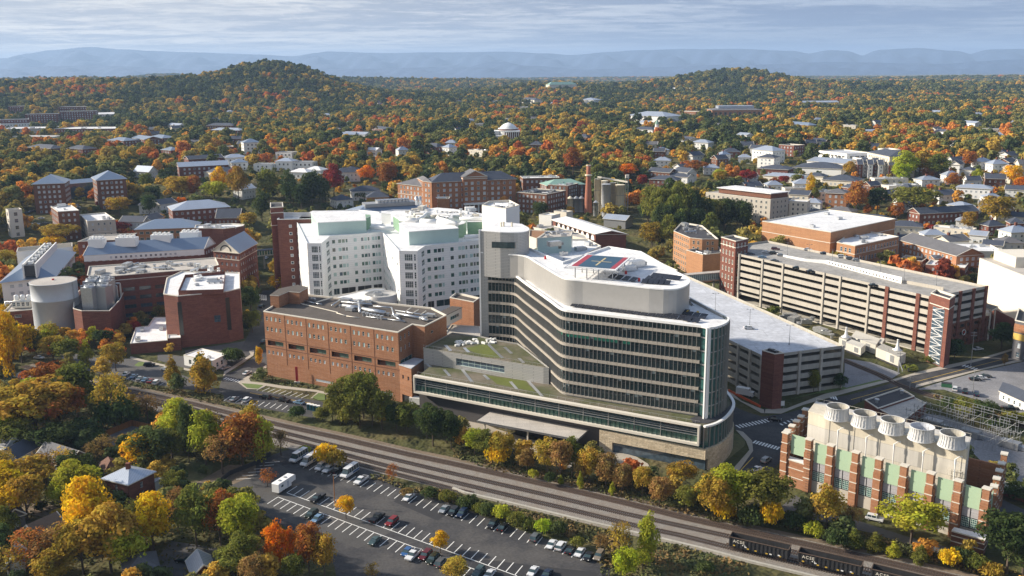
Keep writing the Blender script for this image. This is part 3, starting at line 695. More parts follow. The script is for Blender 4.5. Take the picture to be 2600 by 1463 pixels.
# ---------------- orange brick research building ----------------
def brick_lab():
 H=27.5
 a,b,c,d,e=PF('E',[(222,290),(1322,462),(1440,397),(1540,412),(1718,322)],H)
 f,g=PF('E',[(1600,262),(470,140)],H);gl=P('E',350,215,flat=H)
 poly=[a.xy,b.xy,c.xy,d.xy,e.xy,f.xy,g.xy,gl.xy]
 cx=sum(p.x for p in poly)/8;cy=sum(p.y for p in poly)/8
 t=thing('research_building','long orange brick research building with small windows and brown gravel roof full of silver ducts','building',(cx,cy,0));claim(poly,3)
 wb=MB();wins=[]
 poly=ccw(poly)
 def near(p,q):return(p-q).length<.5
 for i in range(8):
  A,B=poly[i],poly[(i+1)%8];ops=[];meta=[]
  Ln=(B-A).length
  if near(A,a.xy)and near(B,b.xy):
   bay=Ln/6.02
   for k in range(6):
    for j in range(4):
     u=k*bay+1.6+j*2.35
     for zc,gl_ in((24.6,'glass_pale' if(k*4+j)%3 else 'glass_dark'),(20.2,'glass_pale' if(k+j)%3!=1 else 'glass_dark'),(10.3,'glass_blue')):
      hh=1.75 if zc>15 else 1.5
      ops.append((u-.5,u+.5,zc-hh/2,zc+hh/2));meta.append((gl_,1,2))
    ops.append((k*bay+1.2,k*bay+bay-1.5,13.2,15.4));meta.append(None)
   ops.append((bay*2.3,bay*3.1,1.6,2.6));meta.append(('glass_white',7,1))
   ops.append((bay*5.0,bay*5.7,1.6,2.8));meta.append(('glass_white',7,1))
  elif near(A,b.xy)and near(B,c.xy):
   for zc in(24.6,20.2):
    for u in(2.0,5.4,8.8):ops.append((u-.5,u+.5,zc-.9,zc+.9));meta.append(('glass_blue',1,2))
   ops.append((1.2,Ln-1.2,13.6,16));meta.append(('glass_teal',3,1))
  elif near(A,d.xy)and near(B,e.xy):
   ops.append((5,6.6,23.2,24.2));meta.append(('glass_dark',1,1))
  dv,n,Ln,pt=fwall(wb,A,B,0,H,ops,.2)
  ang=atan2(dv.y,dv.x)
  for(u0,u1,v0,v1),mt in zip(ops,meta):
   if mt:
    wins.append((pt((u0+u1)/2,(v0+v1)/2,.17),ang,u1-u0,v1-v0,mt[0],'window_frame',mt[1],mt[2],.13 if mt[2]>1 else.09))
   else:
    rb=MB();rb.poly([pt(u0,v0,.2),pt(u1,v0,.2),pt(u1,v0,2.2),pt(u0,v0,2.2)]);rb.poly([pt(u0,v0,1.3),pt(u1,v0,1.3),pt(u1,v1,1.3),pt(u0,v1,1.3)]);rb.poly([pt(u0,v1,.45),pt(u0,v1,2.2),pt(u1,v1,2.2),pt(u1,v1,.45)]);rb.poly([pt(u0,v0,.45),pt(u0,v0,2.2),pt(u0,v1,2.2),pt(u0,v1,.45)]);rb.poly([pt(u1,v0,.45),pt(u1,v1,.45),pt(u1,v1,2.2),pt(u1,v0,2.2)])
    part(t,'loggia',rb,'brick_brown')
    wins.append((pt(u0+(u1-u0)*.62,(v0+v1)/2,1.2),ang,(u1-u0)*.55,v1-v0-.1,'glass_green','frame_dark',2,1,.06))
  if near(A,a.xy)and near(B,b.xy):
   jb=MB()
   for k in range(1,6):
    q=pt(k*Ln/6.02,0,-.03);jb.obox((q[0],q[1]),(dv.x,dv.y),.09,.05,6,H-.4)
   for z in(12.6,16.0):
    q0=pt(0,0,-.04);q1=pt(Ln,0,-.04);m_=X(q0,q1,.5);jb.obox(m_,(dv.x,dv.y),Ln/2,.05,z-.12,z+.1)
   part(t,'brick_joint',jb,'brick_brown')
 part(t,'wall',wb,'brick_orange')
 pwin(t,wins)
 rb=MB();inn=inset(poly,.45);o=inset(poly,-.08);m=8;zr=H-.6
 rb.add([(q[0],q[1],H-.35)for q in o]+[(q[0],q[1],H+.08)for q in o]+[(q[0],q[1],H+.08)for q in inn]+[(q[0],q[1],zr)for q in inn],[(i,(i+1)%m,m+(i+1)%m,m+i)for i in range(m)]+[(m+i,m+(i+1)%m,2*m+(i+1)%m,2*m+i)for i in range(m)]+[(2*m+i,2*m+(i+1)%m,3*m+(i+1)%m,3*m+i)for i in range(m)],1)
 rb.poly([(q[0],q[1],zr)for q in inn],0);part(t,'roof',rb,['roof_gravel','trim'])
 pz=32.2;pp=PF('E',[(275,157),(345,162),(425,128),(515,135),(585,95),(500,75),(350,105)],pz);pb=MB();pb.prism([q.xy for q in pp],zr,pz-.3,0);pb.prism(inset([q.xy for q in pp],-.1),pz-.3,pz,1,top=2);part(t,'penthouse',pb,['brick_orange','trim','roof_gravel'])
 w4=[q.xy for q in PF('E',[(1322,745),(1430,762),(1530,690),(1452,678)],14.6)];w4[0]=b.xy+(w4[1]-b.xy)*0.0
 wb=MB();A,B=ccw(w4)[0],ccw(w4)[1];c4=ccw([b.xy,w4[1],w4[2],w4[3]]);wn=[]
 for i in range(4):
  A,B=c4[i],c4[(i+1)%4];ops=[]
  if near(A,b.xy):
   L4=(B-A).length;ops=[(L4*.22,L4*.22+1,9.6,11.1),(L4*.66,L4*.66+1,9.6,11.1),(L4*.15,L4*.85,0,3.4)]
  dv,n,Ln,pt=fwall(wb,A,B,0,14.6,ops,.5)
  for q in ops[:2]:wn.append((pt((q[0]+q[1])/2,10.35,.45),atan2(dv.y,dv.x),1,1.5,'glass_blue','window_frame',1,2,.12))
  if ops:
   q=ops[2];db=MB().poly([pt(q[0],q[2],.48),pt(q[1],q[2],.48),pt(q[1],q[3],.48),pt(q[0],q[3],.48)]);part(t,'door',db,'dark_metal')
 part(t,'wing_wall',wb,'brick_orange');pwin(t,wn);rb=MB().prism(inset(c4,-.15),14.6,14.95);part(t,'wing_roof',rb,'deck_pale')
 def pr(x,y,h=0):q=P('E',x,y,flat=zr+h);return(q.x,q.y,zr+h)
 def duct(name,pts,r,h,mats='galv',n=10):part(t,name,MB().path([pr(x,y,h*.8)for x,y in pts],r*.72,n),mats,True)
 duct('duct',[(1030,275),(1215,305)],1.25,1.6);duct('duct',[(870,245),(1010,262)],1.0,1.5);duct('duct',[(1310,310),(1500,345),(1560,365)],.75,1.2);duct('duct',[(1300,285),(1560,325)],.45,1.4)
 duct('duct',[(860,215),(1110,235)],.5,2.2);duct('duct',[(1000,215),(1010,300)],.7,2.0);duct('duct',[(780,245),(850,195)],.4,1.0);duct('duct',[(650,220),(790,180)],.4,1.2,'trim');duct('duct',[(1380,300),(1430,262)],.35,1.6,'trim');duct('duct',[(1440,310),(1490,280)],.35,1.6,'trim');duct('duct',[(1510,320),(1550,290)],.35,1.6,'trim')
 duct('duct',[(820,305),(900,330),(1000,345)],.25,.5,'trim');duct('duct',[(1120,250),(1270,262),(1290,330),(1340,360)],.45,1.5);duct('duct',[(560,205),(640,225),(700,235)],.35,.8);duct('duct',[(1060,335),(1230,355),(1380,375)],.3,.6)
 for i,(x,y)in enumerate([(1040,330),(1070,337),(1100,343),(1130,349),(1160,355),(1190,361)]):
  q=pr(x,y);part(t,'fan',MB().rev([(.5,q[2]),(.5,q[2]+1.1),(.75,q[2]+1.3),(.75,q[2]+1.7),(.1,q[2]+1.7)],q[0],q[1],10),'galv')
 for i,(x,y,s)in enumerate([(420,205,1.5),(480,205,1.3),(560,190,1.0),(630,205,1.1),(900,220,1.6),(950,225,1.5),(1010,240,2.2),(930,290,1.2),(1240,330,1.4),(1530,365,1.5),(1585,340,1.2),(850,260,1.2),(1090,225,1.3),(1300,345,1.0)]):
  q=pr(x,y);part(t,'roof_unit',unit_mb((0,3,1)[i%3],q[0],q[1],zr,s,-.5),['galv','metal_grey'])
 cb=MB().path([pr(500,222,.15),pr(830,300,.15)],.2,4);part(t,'pipe',cb,'trim')
 return t
brick_lab()
def brick_block():
 z=23;p=[q.xy for q in PF('E',[(1745,178),(1940,215),(1990,180),(1800,135)],z)]
 bld('stair_block','square orange brick block beside the white walkway left of the grey tower','building',p,z,'brick_orange','roof_gravel',z0=0,margin=2,floors=0)
 z=20.5;a=P('E',1718,325,flat=z);b=P('E',1845,262,flat=z);dirv=(b.xy-a.xy).normalized();n=Vector((-dirv.y,dirv.x))
 if n.y<0:n=-n
 t=thing('footbridge','short enclosed white walkway joining the orange brick building to the brick block','footbridge',(a.x,a.y,0))
 q=[a.xy,b.xy,b.xy+n*5,a.xy+n*5];bb=MB().prism(q,15.6,z);part(t,'wall',bb,'cream');part(t,'roof',MB().prism(inset(q,-.15),z,z+.25),'roof_gravel')
 m=a.xy+dirv*((b-a).xy.length*.5);pwin(t,[((m.x-n.x*.05,m.y-n.y*.05,18.2),atan2(dirv.y,dirv.x),(b-a).xy.length*.55,1.6,'glass_teal','window_frame',4,1,.1)])
 s=[q.xy for q in PF('E',[(1560,395),(1720,330),(1800,398),(1990,420),(2010,500),(1760,470),(1560,440)],13)]
 s=[q.xy for q in PF('E',[(1700,480),(1760,400),(1990,415),(2010,505)],13.5)]
 bld('low_link','low link with bare cream roof between the brick block and the grey tower','building',s,13.5,'cream','roof_beige',z0=0,parapet=.3)
brick_block()
# ---------------- white hospital ----------------
def white_hospital():
 H=42.0
 L0,L1,L2,L3,I1,R1,R2,R3,E1=[q.xy for q in PF('B',[(440,467),(520,632),(625,632),(688,580),(1072,548),(1197,688),(1330,690),(1388,650),(1800,608)],H)]
 back=[q.xy for q in PF('B',[(1900,560),(1830,420),(1600,385),(1150,385),(1050,400),(900,385),(560,395),(470,430)],H)]
 poly=ccw([L0,L1,L2,L3,I1,R1,R2,R3,E1]+back)
 t=thing('white_hospital','large white hospital with zigzag wings, corner bays of dark windows and pale green penthouses','hospital',(sum(p.x for p in poly)/len(poly),sum(p.y for p in poly)/len(poly),0));claim(poly,4)
 wb=MB();wins=[];F=[39.0-4.25*k for k in range(8)]
 def same(p,q):return(p-q).length<.3
 n=len(poly)
 for i in range(n):
  A,B=poly[i],poly[(i+1)%n];Ln=(B-A).length;ops=[];mt=[]
  if same(A,L1)and same(B,L2)or same(A,R1)and same(B,R2):
   for f in F[:7]:ops+=[(Ln*.30,Ln*.74,f-1.5,f+1.5),(Ln*.82,Ln*.92,f-1.5,f+1.5)];mt+=[('glass_dark',4,4,'white'),('glass_dark',1,3,'white')]
  elif same(A,L2)and same(B,L3)or same(A,R2)and same(B,R3):
   for f in F[:7]:ops.append((Ln*.55,Ln*.9,f-1.5,f+1.2));mt.append(('glass_teal',2,2,'white'))
  elif same(A,L3)and same(B,I1)or same(A,R3)and same(B,E1):
   rr=random.Random(5 if same(A,L3)else 6);u=[.03,.12,.155,.265,.30,.43,.465,.60,.635,.75,.785,.87,.905]
   seg=[(.03,.10),(.145,.215),(.215,.285),(.285,.335),(.44,.51),(.58,.64),(.64,.71),(.71,.755),(.79,.855),(.855,.905),(.905,.965)]
   for fi,f in enumerate(F[:7]):
    if fi==6:
     for a_,b_ in((.02,.14),(.17,.45),(.48,.76),(.79,.97)):ops.append((Ln*a_,Ln*b_,f-2,f+1.2));mt.append(('glass_deep',2,1,'white'))
     continue
    for si,(a_,b_)in enumerate(seg):ops.append((Ln*a_,Ln*b_,f-.95,f+1.0));mt.append((rr.choice(['glass_pale','glass_pale','glass_green','glass_dark','glass_teal']),1,1,'white'))
   ops=[(u0+.12,u1-.12,v0,v1)for u0,u1,v0,v1 in ops]
  elif same(A,I1)and same(B,R1)or same(A,L0)and same(B,L1):
   for f in F[:7]:
    k=int(Ln/5.2)
    for j in range(k):ops.append((2+j*5.2,4.4+j*5.2,f-.85,f+.75));mt.append(('glass_pale',1,1,'white'))
  dv,nn,Ln,pt=fwall(wb,A,B,0,H,ops,.14)
  for q,m_ in zip(ops,mt):wins.append((pt((q[0]+q[1])/2,(q[2]+q[3])/2,.1),atan2(dv.y,dv.x),q[1]-q[0],q[3]-q[2],m_[0],m_[3],m_[1],m_[2],.08))
 part(t,'wall',wb,'white_panel');pwin(t,wins)
 rb=MB();m=n;o=inset(poly,-.06);inn=inset(poly,.4);zr=H-.5
 rb.add([(q[0],q[1],H-.3)for q in o]+[(q[0],q[1],H+.05)for q in o]+[(q[0],q[1],H+.05)for q in inn]+[(q[0],q[1],zr)for q in inn],[(i,(i+1)%m,m+(i+1)%m,m+i)for i in range(m)]+[(m+i,m+(i+1)%m,2*m+(i+1)%m,2*m+i)for i in range(m)]+[(2*m+i,2*m+(i+1)%m,3*m+(i+1)%m,3*m+i)for i in range(m)],1)
 rb.poly([(q[0],q[1],zr)for q in inn],0);part(t,'roof',rb,['roof_white','white'])
 def ph(k,pts,z,lab,wall='pale_green',roofm='roof_white'):
  q=[p.xy for p in PF(k,pts,z)];b=MB().prism(q,zr,z-.3,0,cap=False);b.prism(inset(q,-.12),z-.3,z,1,top=2);part(t,'penthouse',b,[wall,'white',roofm],label=lab)
 ph('B',[(600,478),(955,462),(905,395),(560,392),(548,402)],48.2,'pale green penthouse on the left wing');ph('B',[(1270,545),(1635,520),(1560,470),(1240,470),(1197,482)],48.2,'pale green penthouse on the right wing')
 ph('N6',[(160,370),(225,375),(235,390),(165,420)],48.2,'green stair head','copper_green','copper_green');ph('N6',[(560,385),(650,440),(780,395),(760,370),(620,360)],48.4,'green plant room','copper_green');ph('N6',[(1505,520),(1590,500),(1620,470),(1560,460)],48.4,'green stair head','copper_green');ph('N6',[(1640,475),(1915,470),(1890,400),(1700,380)],48.0,'green plant room','copper_green')
 ph('N6',[(390,350),(525,360),(510,325),(395,320)],47.5,'white tank room','white')
 def pr(x,y,h=0,k='N6'):q=P(k,x,y,flat=zr+h);return(q.x,q.y,zr+h)
 def duct(pts,r,h,m_='white'):part(t,'duct',MB().path([pr(x,y,h)for x,y in pts],r,9),m_,True)
 duct([(235,560),(570,580)],1.1,2.2);duct([(665,440),(900,460)],1.2,7.6);duct([(960,470),(1210,480),(1490,510)],1.3,7.4);duct([(900,450),(980,420),(1060,350)],.9,7.6);duct([(1600,700),(1800,690)],1.0,2);duct([(1200,420),(1480,500)],.8,8.2);duct([(1530,430),(1900,440)],.9,7.4);duct([(380,275),(950,385)],.5,8.5,'galv')if 0 else None
 q=pr(905,235,6.5);part(t,'vent_stack',MB().tube(q,(q[0],q[1],q[2]+5),.9,9),'galv',True);q=pr(955,235,6.5);part(t,'vent_stack',MB().tube(q,(q[0],q[1],q[2]+5),.9,9),'galv',True)
 z=47.6;q=[p.xy for p in PF('N6',[(620,365),(1200,420),(1900,440),(1880,360),(1450,290),(1200,270),(950,300),(700,330)],z)]
 b=MB().prism(q,zr,z);part(t,'upper_roof',b,'roof_white')
 rr=random.Random(3)
 for i in range(46):
  x=rr.uniform(820,1860);y=rr.uniform(300,430)+(x-820)*.02;p=P('N6',x,y,flat=z);k_=rr.choice((0,1,1,2,3));part(t,'roof_unit',unit_mb(k_,p.x,p.y,z,rr.uniform(.9,1.9),rr.uniform(0,3)),[rr.choice(('galv','white','trim')),'metal_grey'])
 for x,y in((250,170),(300,180),(520,480),(1460,590),(1520,585)):
  p=P('B',x,y,flat=zr)if y>300 else None
  if p:part(t,'roof_unit',unit_mb(3,p.x,p.y,zr,1.3,.3),['galv','metal_grey'])
 p=P('B',1065,1035,flat=20.5);tb=thing('cooling_drum','low round grey metal drum structure in the court between the white wings','plant room',(p.x,p.y,18));part(tb,'drum',MB().rev([(7.5,18),(7.5,22.5),(7.1,22.7),(6.8,22.0),(.1,22.2)],p.x,p.y,20),'metal_clad',True);part(tb,'fan',MB().rev([(2.4,22.1),(2.4,23.4),(2.0,23.4),(2.0,22.6),(.1,22.6)],p.x-1,p.y,14),'galv');part(tb,'base',MB().rev([(7.9,17.6),(7.9,18.4)],p.x,p.y,20),'dark_metal')
 s=[q.xy for q in PF('B',[(700,1030),(1000,960),(1090,960),(1180,1090),(1390,1110),(1400,1130),(1180,1130),(780,1040)],19.5)]
 bld('court_terrace','pale flat terrace in the court in front of the white hospital','terrace',[s[0],s[1],s[2],s[3],s[5],s[6]],19.5,'white_panel','roof_white',z0=0,parapet=.3)
 z=57;q=[p.xy for p in PF('C',[(68,350),(245,375),(345,350),(270,312),(120,320)],z)]
 bld('white_tower','small white plant tower rising behind the right end of the white hospital','tower',q,z,'white','roof_white',z0=0,floors=0,units=5,margin=1,parapet=1.2)
 w=P('C',130,440,flat=52)
white_hospital()
# ---------------- grey glass tower and its podium ----------------
def arcp(pts,it=2):
 p=[Vector(q)for q in pts]
 for _ in range(it):
  o=[p[0]]
  for a,b in zip(p,p[1:]):o+=[a*.75+b*.25,a*.25+b*.75]
  o.append(p[-1]);p=o
 return p
def grey_tower():
 T=44.3;PH=53.0
 front=[q.xy for q in PF('X1',[(282,968),(500,978),(680,992)],T)]+arcp([q.xy for q in PF('X1',[(700,994),(800,1012),(900,1095),(980,1155)],T)],2)[1:]+arcp([q.xy for q in PF('X2',[(0,258),(90,330),(170,375),(300,392)],T)],2)+[q.xy for q in PF('X2',[(1200,497),(2118,602)],T)]
 glassx=[q.xy for q in PF('X2',[(2118,602),(2222,624)],T)]
 end=arcp([q.xy for q in PF('X2',[(2222,624),(2300,628),(2420,592),(2505,545),(2520,490),(2430,448)],T)],2)
 back=[q.xy for q in PF('X2',[(2240,352),(1955,200)],T)]+[P('C',1560,905,flat=PH).xy+Vector((3.5,1.5))]+[q.xy for q in PF('C',[(1240,690),(1000,650)],PH)]+[q.xy for q in PF('X1',[(1640,745),(1040,500)],PH)]
 sl=front[0]-(front[1]-front[0]).normalized()*3.1
 left=[sl+Vector((2,14)),sl]
 poly=front+glassx[1:]+end[1:]+back
 full=front+glassx[1:]+end[1:]+back+left
 t=thing('glass_tower','tall curved grey hospital tower with striped glass floors, metal penthouse and helipad','hospital tower',(sum(p.x for p in full)/len(full),sum(p.y for p in full)/len(full),0));claim(full,5)
 core=inset(full,.55)
 cb=MB().prism(core,12,T-.7,0,top=1);part(t,'core',cb,['glass_deep','roof_white'])
 def lineband(mb,pts,z0,z1,off,th=.0):
  l=strip([Vector((p.x,p.y,0))for p in pts],-off,0)[0]
  for a,b in zip(l,l[1:]):mb.poly([(a[0],a[1],z0),(b[0],b[1],z0),(b[0],b[1],z1),(a[0],a[1],z1)])
  return l
 def thickband(mb,pts,z0,z1,o0,o1):
  q=[Vector((p.x,p.y,0))for p in pts];a=strip(q,-o0,0)[0];b=strip(q,-o1,0)[0]
  for i in range(len(a)-1):
   mb.poly([(b[i][0],b[i][1],z0),(b[i+1][0],b[i+1][1],z0),(b[i+1][0],b[i+1][1],z1),(b[i][0],b[i][1],z1)])
   mb.poly([(a[i][0],a[i][1],z1),(b[i][0],b[i][1],z1),(b[i+1][0],b[i+1][1],z1),(a[i+1][0],a[i+1][1],z1)])
   mb.poly([(a[i][0],a[i][1],z0),(a[i+1][0],a[i+1][1],z0),(b[i+1][0],b[i+1][1],z0),(b[i][0],b[i][1],z0)])
 floors=[];zt=T-.35;z=zt-2.1;floors.append((z,zt));z-=.95
 while z-3.45>14.6:floors.append((z-3.45,z));z-=4.4
 zb=floors[-1][0]
 fr=front
 for i,(a,b)in enumerate(floors):
  g=MB();lineband(g,fr,a,b,-.30);
  part(t,'window_band',g,'glass_dark' if i!=2 else 'glass_dark')
  sb=MB();z1=a;z0=floors[i+1][1]if i+1<len(floors)else a-.5
  thickband(sb,fr,z0,z1,-.35,.42);part(t,'spandrel',sb,'spandrel')
  mb_=MB();zm=(a+b)*.5+.5;thickband(mb_,fr,zm,zm+.08,-.3,-.1);part(t,'transom',mb_,'frame_dark')
 gb=MB();seg=[q for q in fr if q.x>front[12].x-2][1:]
 tot=samp(fr,1.45)
 gsel=[(p,d)for p,d in tot if P('X2',100,660,flat=34).x-1<p.x<P('X2',1050,780,flat=34).x]
 for i,(p,d)in enumerate(gsel):
  if i%7==3:continue
  n=Vector((d.y,-d.x));q=p-n*.2;e=q+d*1.1;a_,b_=floors[2];gb.poly([(q.x,q.y,b_-1.3),(e.x,e.y,b_-1.3),(e.x,e.y,b_-.2),(q.x,q.y,b_-.2)])
 mat('blind_green',(.04,.30,.19),.4);mat('blind_pale',(.30,.36,.36),.6)
 part(t,'blind',gb,'blind_green')
 bb=MB();rr=random.Random(11)
 for k_,(a_,b_)in enumerate(floors[1:]):
  for p,d in tot:
   if rr.random()<.16:
    n=Vector((d.y,-d.x));q=p-n*.22+d*.15;e=q+d*1.15;h=rr.uniform(.3,1.2);bb.poly([(q.x,q.y,b_-h),(e.x,e.y,b_-h),(e.x,e.y,b_-.05),(q.x,q.y,b_-.05)])
 part(t,'roller_blind',bb,'blind_pale',stuff=True)
 fb=MB()
 for p,d in tot:
  n=Vector((d.y,-d.x));c=p+n*.06;fb.obox((c.x,c.y),(n.x,n.y),.24,.05,zb-.3,T-.4)
 part(t,'fins',fb,'fin_grey')
 ban=MB();thickband(ban,fr,T-.5,T+.25,-.5,.15);thickband(ban,glassx+end[1:]+[back[0],back[1]],T-.5,T+.25,-.5,.12);part(t,'roof_edge',ban,'white')
 mb2=MB();thickband(mb2,fr,12,zb-.3,-.3,-.05);part(t,'base_cladding',mb2,'metal_smooth')
 lw=[sl,front[0]];lm=MB();q0=sl;q1=front[0]+(front[0]-sl)*0.0
 lm.poly([(q0.x,q0.y,12),(q1.x,q1.y,12),(q1.x,q1.y,T),(q0.x,q0.y,T)])
 qb=left[0];lm.poly([(qb.x,qb.y,12),(q0.x,q0.y,12),(q0.x,q0.y,T),(qb.x,qb.y,T)]);part(t,'side_wall',lm,'metal_clad')
 wf=MB();dxy=(sl-front[0]).normalized();wf.obox(tuple(sl+dxy*.15),(dxy.x,dxy.y),.3,.5,12,61.8);part(t,'edge_fin',wf,'white')
 g=MB();lineband(g,glassx,14.6,T-.3,-.4);lineband(g,end,14.6,T-.3,-.2);part(t,'window_band',g,'glass_teal')
 sb=MB()
 for z in np.arange(18.5,T-1,4.4):thickband(sb,glassx+end[1:],float(z),float(z)+.35,-.4,-.1)
 part(t,'transom',sb,'metal_grey')
 fb=MB()
 for i,(p,d)in enumerate(samp(end,1.9)):
  n=Vector((d.y,-d.x));c=p+n*.1;fb.obox((c.x,c.y),(n.x,n.y),.3,.06,14.6,T-.2,0)
 part(t,'fins',fb,'fin_grey')
 nf=MB();e0=glassx[1];d0=(glassx[1]-glassx[0]).normalized();n0=Vector((d0.y,-d0.x));nf.obox(tuple(e0+n0*.3),(d0.x,d0.y),.25,.7,14.6,T+.1);e1=end[3];nf.obox(tuple(e1+n0*.3),(d0.x,d0.y),.16,.6,14.6,T+.1);part(t,'edge_fin',nf,'white')
 bw=MB();lineband(bw,[end[-1]]+back+[left[0]],12,T-.3,-.3);part(t,'rear_wall',bw,'metal_clad')
 pf=[q.xy for q in PF('X1',[(160,598),(345,606),(720,616)],PH)]
 c1=arcp([q.xy for q in PF('X1',[(820,622),(1000,648),(1120,735),(1250,812)],PH)],2);c2=arcp([q.xy for q in PF('X1',[(1500,962),(1640,1042),(1760,1068),(2000,1088)],PH)],2)
 c3=arcp([q.xy for q in PF('C',[(1300,958),(1470,972),(1560,952),(1605,915),(1590,880),(1500,838)],PH)],2)
 pb=[q.xy for q in PF('C',[(1240,690),(1000,652)],PH)]+[q.xy for q in PF('X1',[(1640,745),(1040,495)],PH)]
 lo=P('X1',150,598,flat=PH).xy
 pp=ccw([sl]+c1+c2+c3+pb+[sl+Vector((2,14))])
 b=MB().prism(inset(pp,.02),T-.6,PH-.4,0,cap=False);part(t,'penthouse',b,'metal_smooth')
 m=len(pp);o=inset(pp,-.1);inn=inset(pp,.6);rb=MB();rb.add([(q[0],q[1],PH-.45)for q in o]+[(q[0],q[1],PH)for q in o]+[(q[0],q[1],PH)for q in inn]+[(q[0],q[1],PH-.8)for q in inn],[(i,(i+1)%m,m+(i+1)%m,m+i)for i in range(m)]+[(m+i,m+(i+1)%m,2*m+(i+1)%m,2*m+i)for i in range(m)]+[(2*m+i,2*m+(i+1)%m,3*m+(i+1)%m,3*m+i)for i in range(m)],1)
 rb.poly([(q[0],q[1],PH-.8)for q in inn],0);part(t,'penthouse_roof',rb,['roof_white','white'])
 ST=61.6;s1=[q.xy for q in PF('X1',[(150,185),(500,208)],ST)]+arcp([q.xy for q in PF('X1',[(500,208),(800,218),(1000,195),(1035,150),(1000,120)],ST)],2)[1:]+[q.xy for q in PF('X1',[(890,62),(515,25)],ST)]
 s1[0]=sl;s1=ccw(s1);b=MB().prism(s1,T-1,ST-.3,0);b.prism(inset(s1,-.12),ST-.3,ST,1,top=2);part(t,'stair_tower',b,['metal_clad','white','roof_white'])
 wf_=[q.xy for q in PF('X1',[(345,206),(500,211),(620,216),(760,215),(860,205),(930,190)],ST)];g=MB()
 n_=Vector((0,-1))
 thickband(g,wf_,55.3,57.7,-.1,.12);part(t,'window_band',g,'glass_dark')
 def pr(k,x,y,z):q=P(k,x,y,flat=z);return q
 for x,y in((520,115),(565,105),(715,112)):q=pr('X1',x,y,ST);part(t,'vent_stack',MB().rev([(.35,ST),(.35,ST+1.5),(.55,ST+1.6),(.05,ST+1.9)],q.x,q.y,8),'silo')
 def solar(k,a,b,z,n,lab,tilt=.9,w=2.5,d_=1.35):
  A=P(k,*a,flat=z).xy;B=P(k,*b,flat=z).xy;dv=(B-A).normalized();nn=Vector((dv.y,-dv.x))
  for i in range(n):
   c=A+(B-A)*(i/max(1,n-1));mb=MB();h=w*.46
   q=[c-dv*h-nn*-d_,c+dv*h-nn*-d_,c+dv*h-nn*d_,c-dv*h-nn*d_]
   zz=[z+.25,z+.25,z+.25+tilt,z+.25+tilt]
   mb.add([(p.x,p.y,w_)for p,w_ in zip(q,zz)]+[(p.x,p.y,w_+.08)for p,w_ in zip(q,zz)],[(3,2,1,0),(4,5,6,7),(0,1,5,4),(1,2,6,5),(2,3,7,6),(3,0,4,7)]);part(t,'solar_panel',mb,'solar')
 rz=T-.6
 solar('X2',(330,325),(1960,520),rz,17,'');solar('X2',(290,270),(1900,430),rz,17,'');solar('X2',(1930,530),(2050,545),rz,2,'');solar('X2',(1950,460),(2150,490),rz,3,'')
 rz=PH-.75
 solar('C',(1030,888),(1185,912),rz,4,'');solar('C',(1270,925),(1430,935),rz,5,'');solar('C',(1300,900),(1400,915),rz,4,'');solar('C',(1340,880),(1510,900),rz,5,'')
 q=P('X2',1110,330,flat=T-.6);b=MB().box(q.x-1.2,q.y-.6,T-.6,q.x+1.2,q.y+1.4,T+3.0);part(t,'stair_hatch',b,'white')
 for k,x,y,z in(('C',1225,912,PH-.8),('C',1128,858,PH-.8),('C',535,748,PH-.8),('X2',1930,430,T-.6),('X2',2070,440,T-.6),('X1',1220,1225,T-.6)):
  q=P(k,x,y,flat=z);part(t,'vent',MB().rev([(.45,z),(.45,z+1.0),(.05,z+1.3)],q.x,q.y,8),'red_paint' if k=='C' else 'paint_yellow')
 z=56.6;hp=[q.xy for q in PF('C',[(708,800),(1055,826),(1165,742),(835,712)],z)]
 hp=[hp[0],hp[1],hp[1]+(hp[3]-hp[0]),hp[3]]
 b=MB().prism(hp,z-.5,z-.05,0);
 def q2(u,v):p=hp[0]*(1-u)*(1-v)+hp[1]*u*(1-v)+hp[2]*u*v+hp[3]*(1-u)*v;return(p.x,p.y)
 pd=part(t,'helipad',b,'roof_white')
 for nm,u0,u1,v0,v1,m_,dz in(('pad_field',.17,.86,.04,.96,'blue_pad',.0),('pad_stripe',.04,.17,.04,.96,'red_pad',.004),('pad_stripe',.86,.96,.04,.96,'red_pad',.004)):
  mb=MB().poly([(*q2(u0,v0),z+dz),(*q2(u1,v0),z+dz),(*q2(u1,v1),z+dz),(*q2(u0,v1),z+dz)]);part(pd,nm,mb,m_)
 mb=MB();
 for u0,u1,v0,v1 in((.30,.74,.49,.52),(.49,.53,.2,.8)):mb.poly([(*q2(u0,v0),z+.03),(*q2(u1,v0),z+.03),(*q2(u1,v1),z+.03),(*q2(u0,v1),z+.03)])
 part(pd,'pad_cross',mb,'yellow_line')
 lb=MB()
 for u in(.1,.35,.6,.9):
  for v in(.1,.5,.9):p=q2(u,v);lb.tube((p[0],p[1],PH-.8),(p[0],p[1],z-.4),.2,6)
 part(pd,'pad_legs',lb,'metal_grey')
 nb=MB();o=inset(hp,-1.4);
 for a,b_ in zip(o,o[1:]+o[:1]):nb.tube((a[0],a[1],z-.5),(b_[0],b_[1],z-.5),.12,4)
 for a,b_ in zip(o,ccw(hp)):nb.tube((a[0],a[1],z-.5),(b_[0],b_[1],z-.3),.1,4)
 part(pd,'pad_rail',nb,'galv')
 for i,(x,y,s)in enumerate([(1200,790,2),(1150,820,1.6),(600,640,1.8)]):
  q=P('C',x,y,flat=PH);part(t,'roof_unit',unit_mb(3,q.x,q.y,PH-.8,s,.5),['galv','metal_grey'])
 return t
grey_tower()
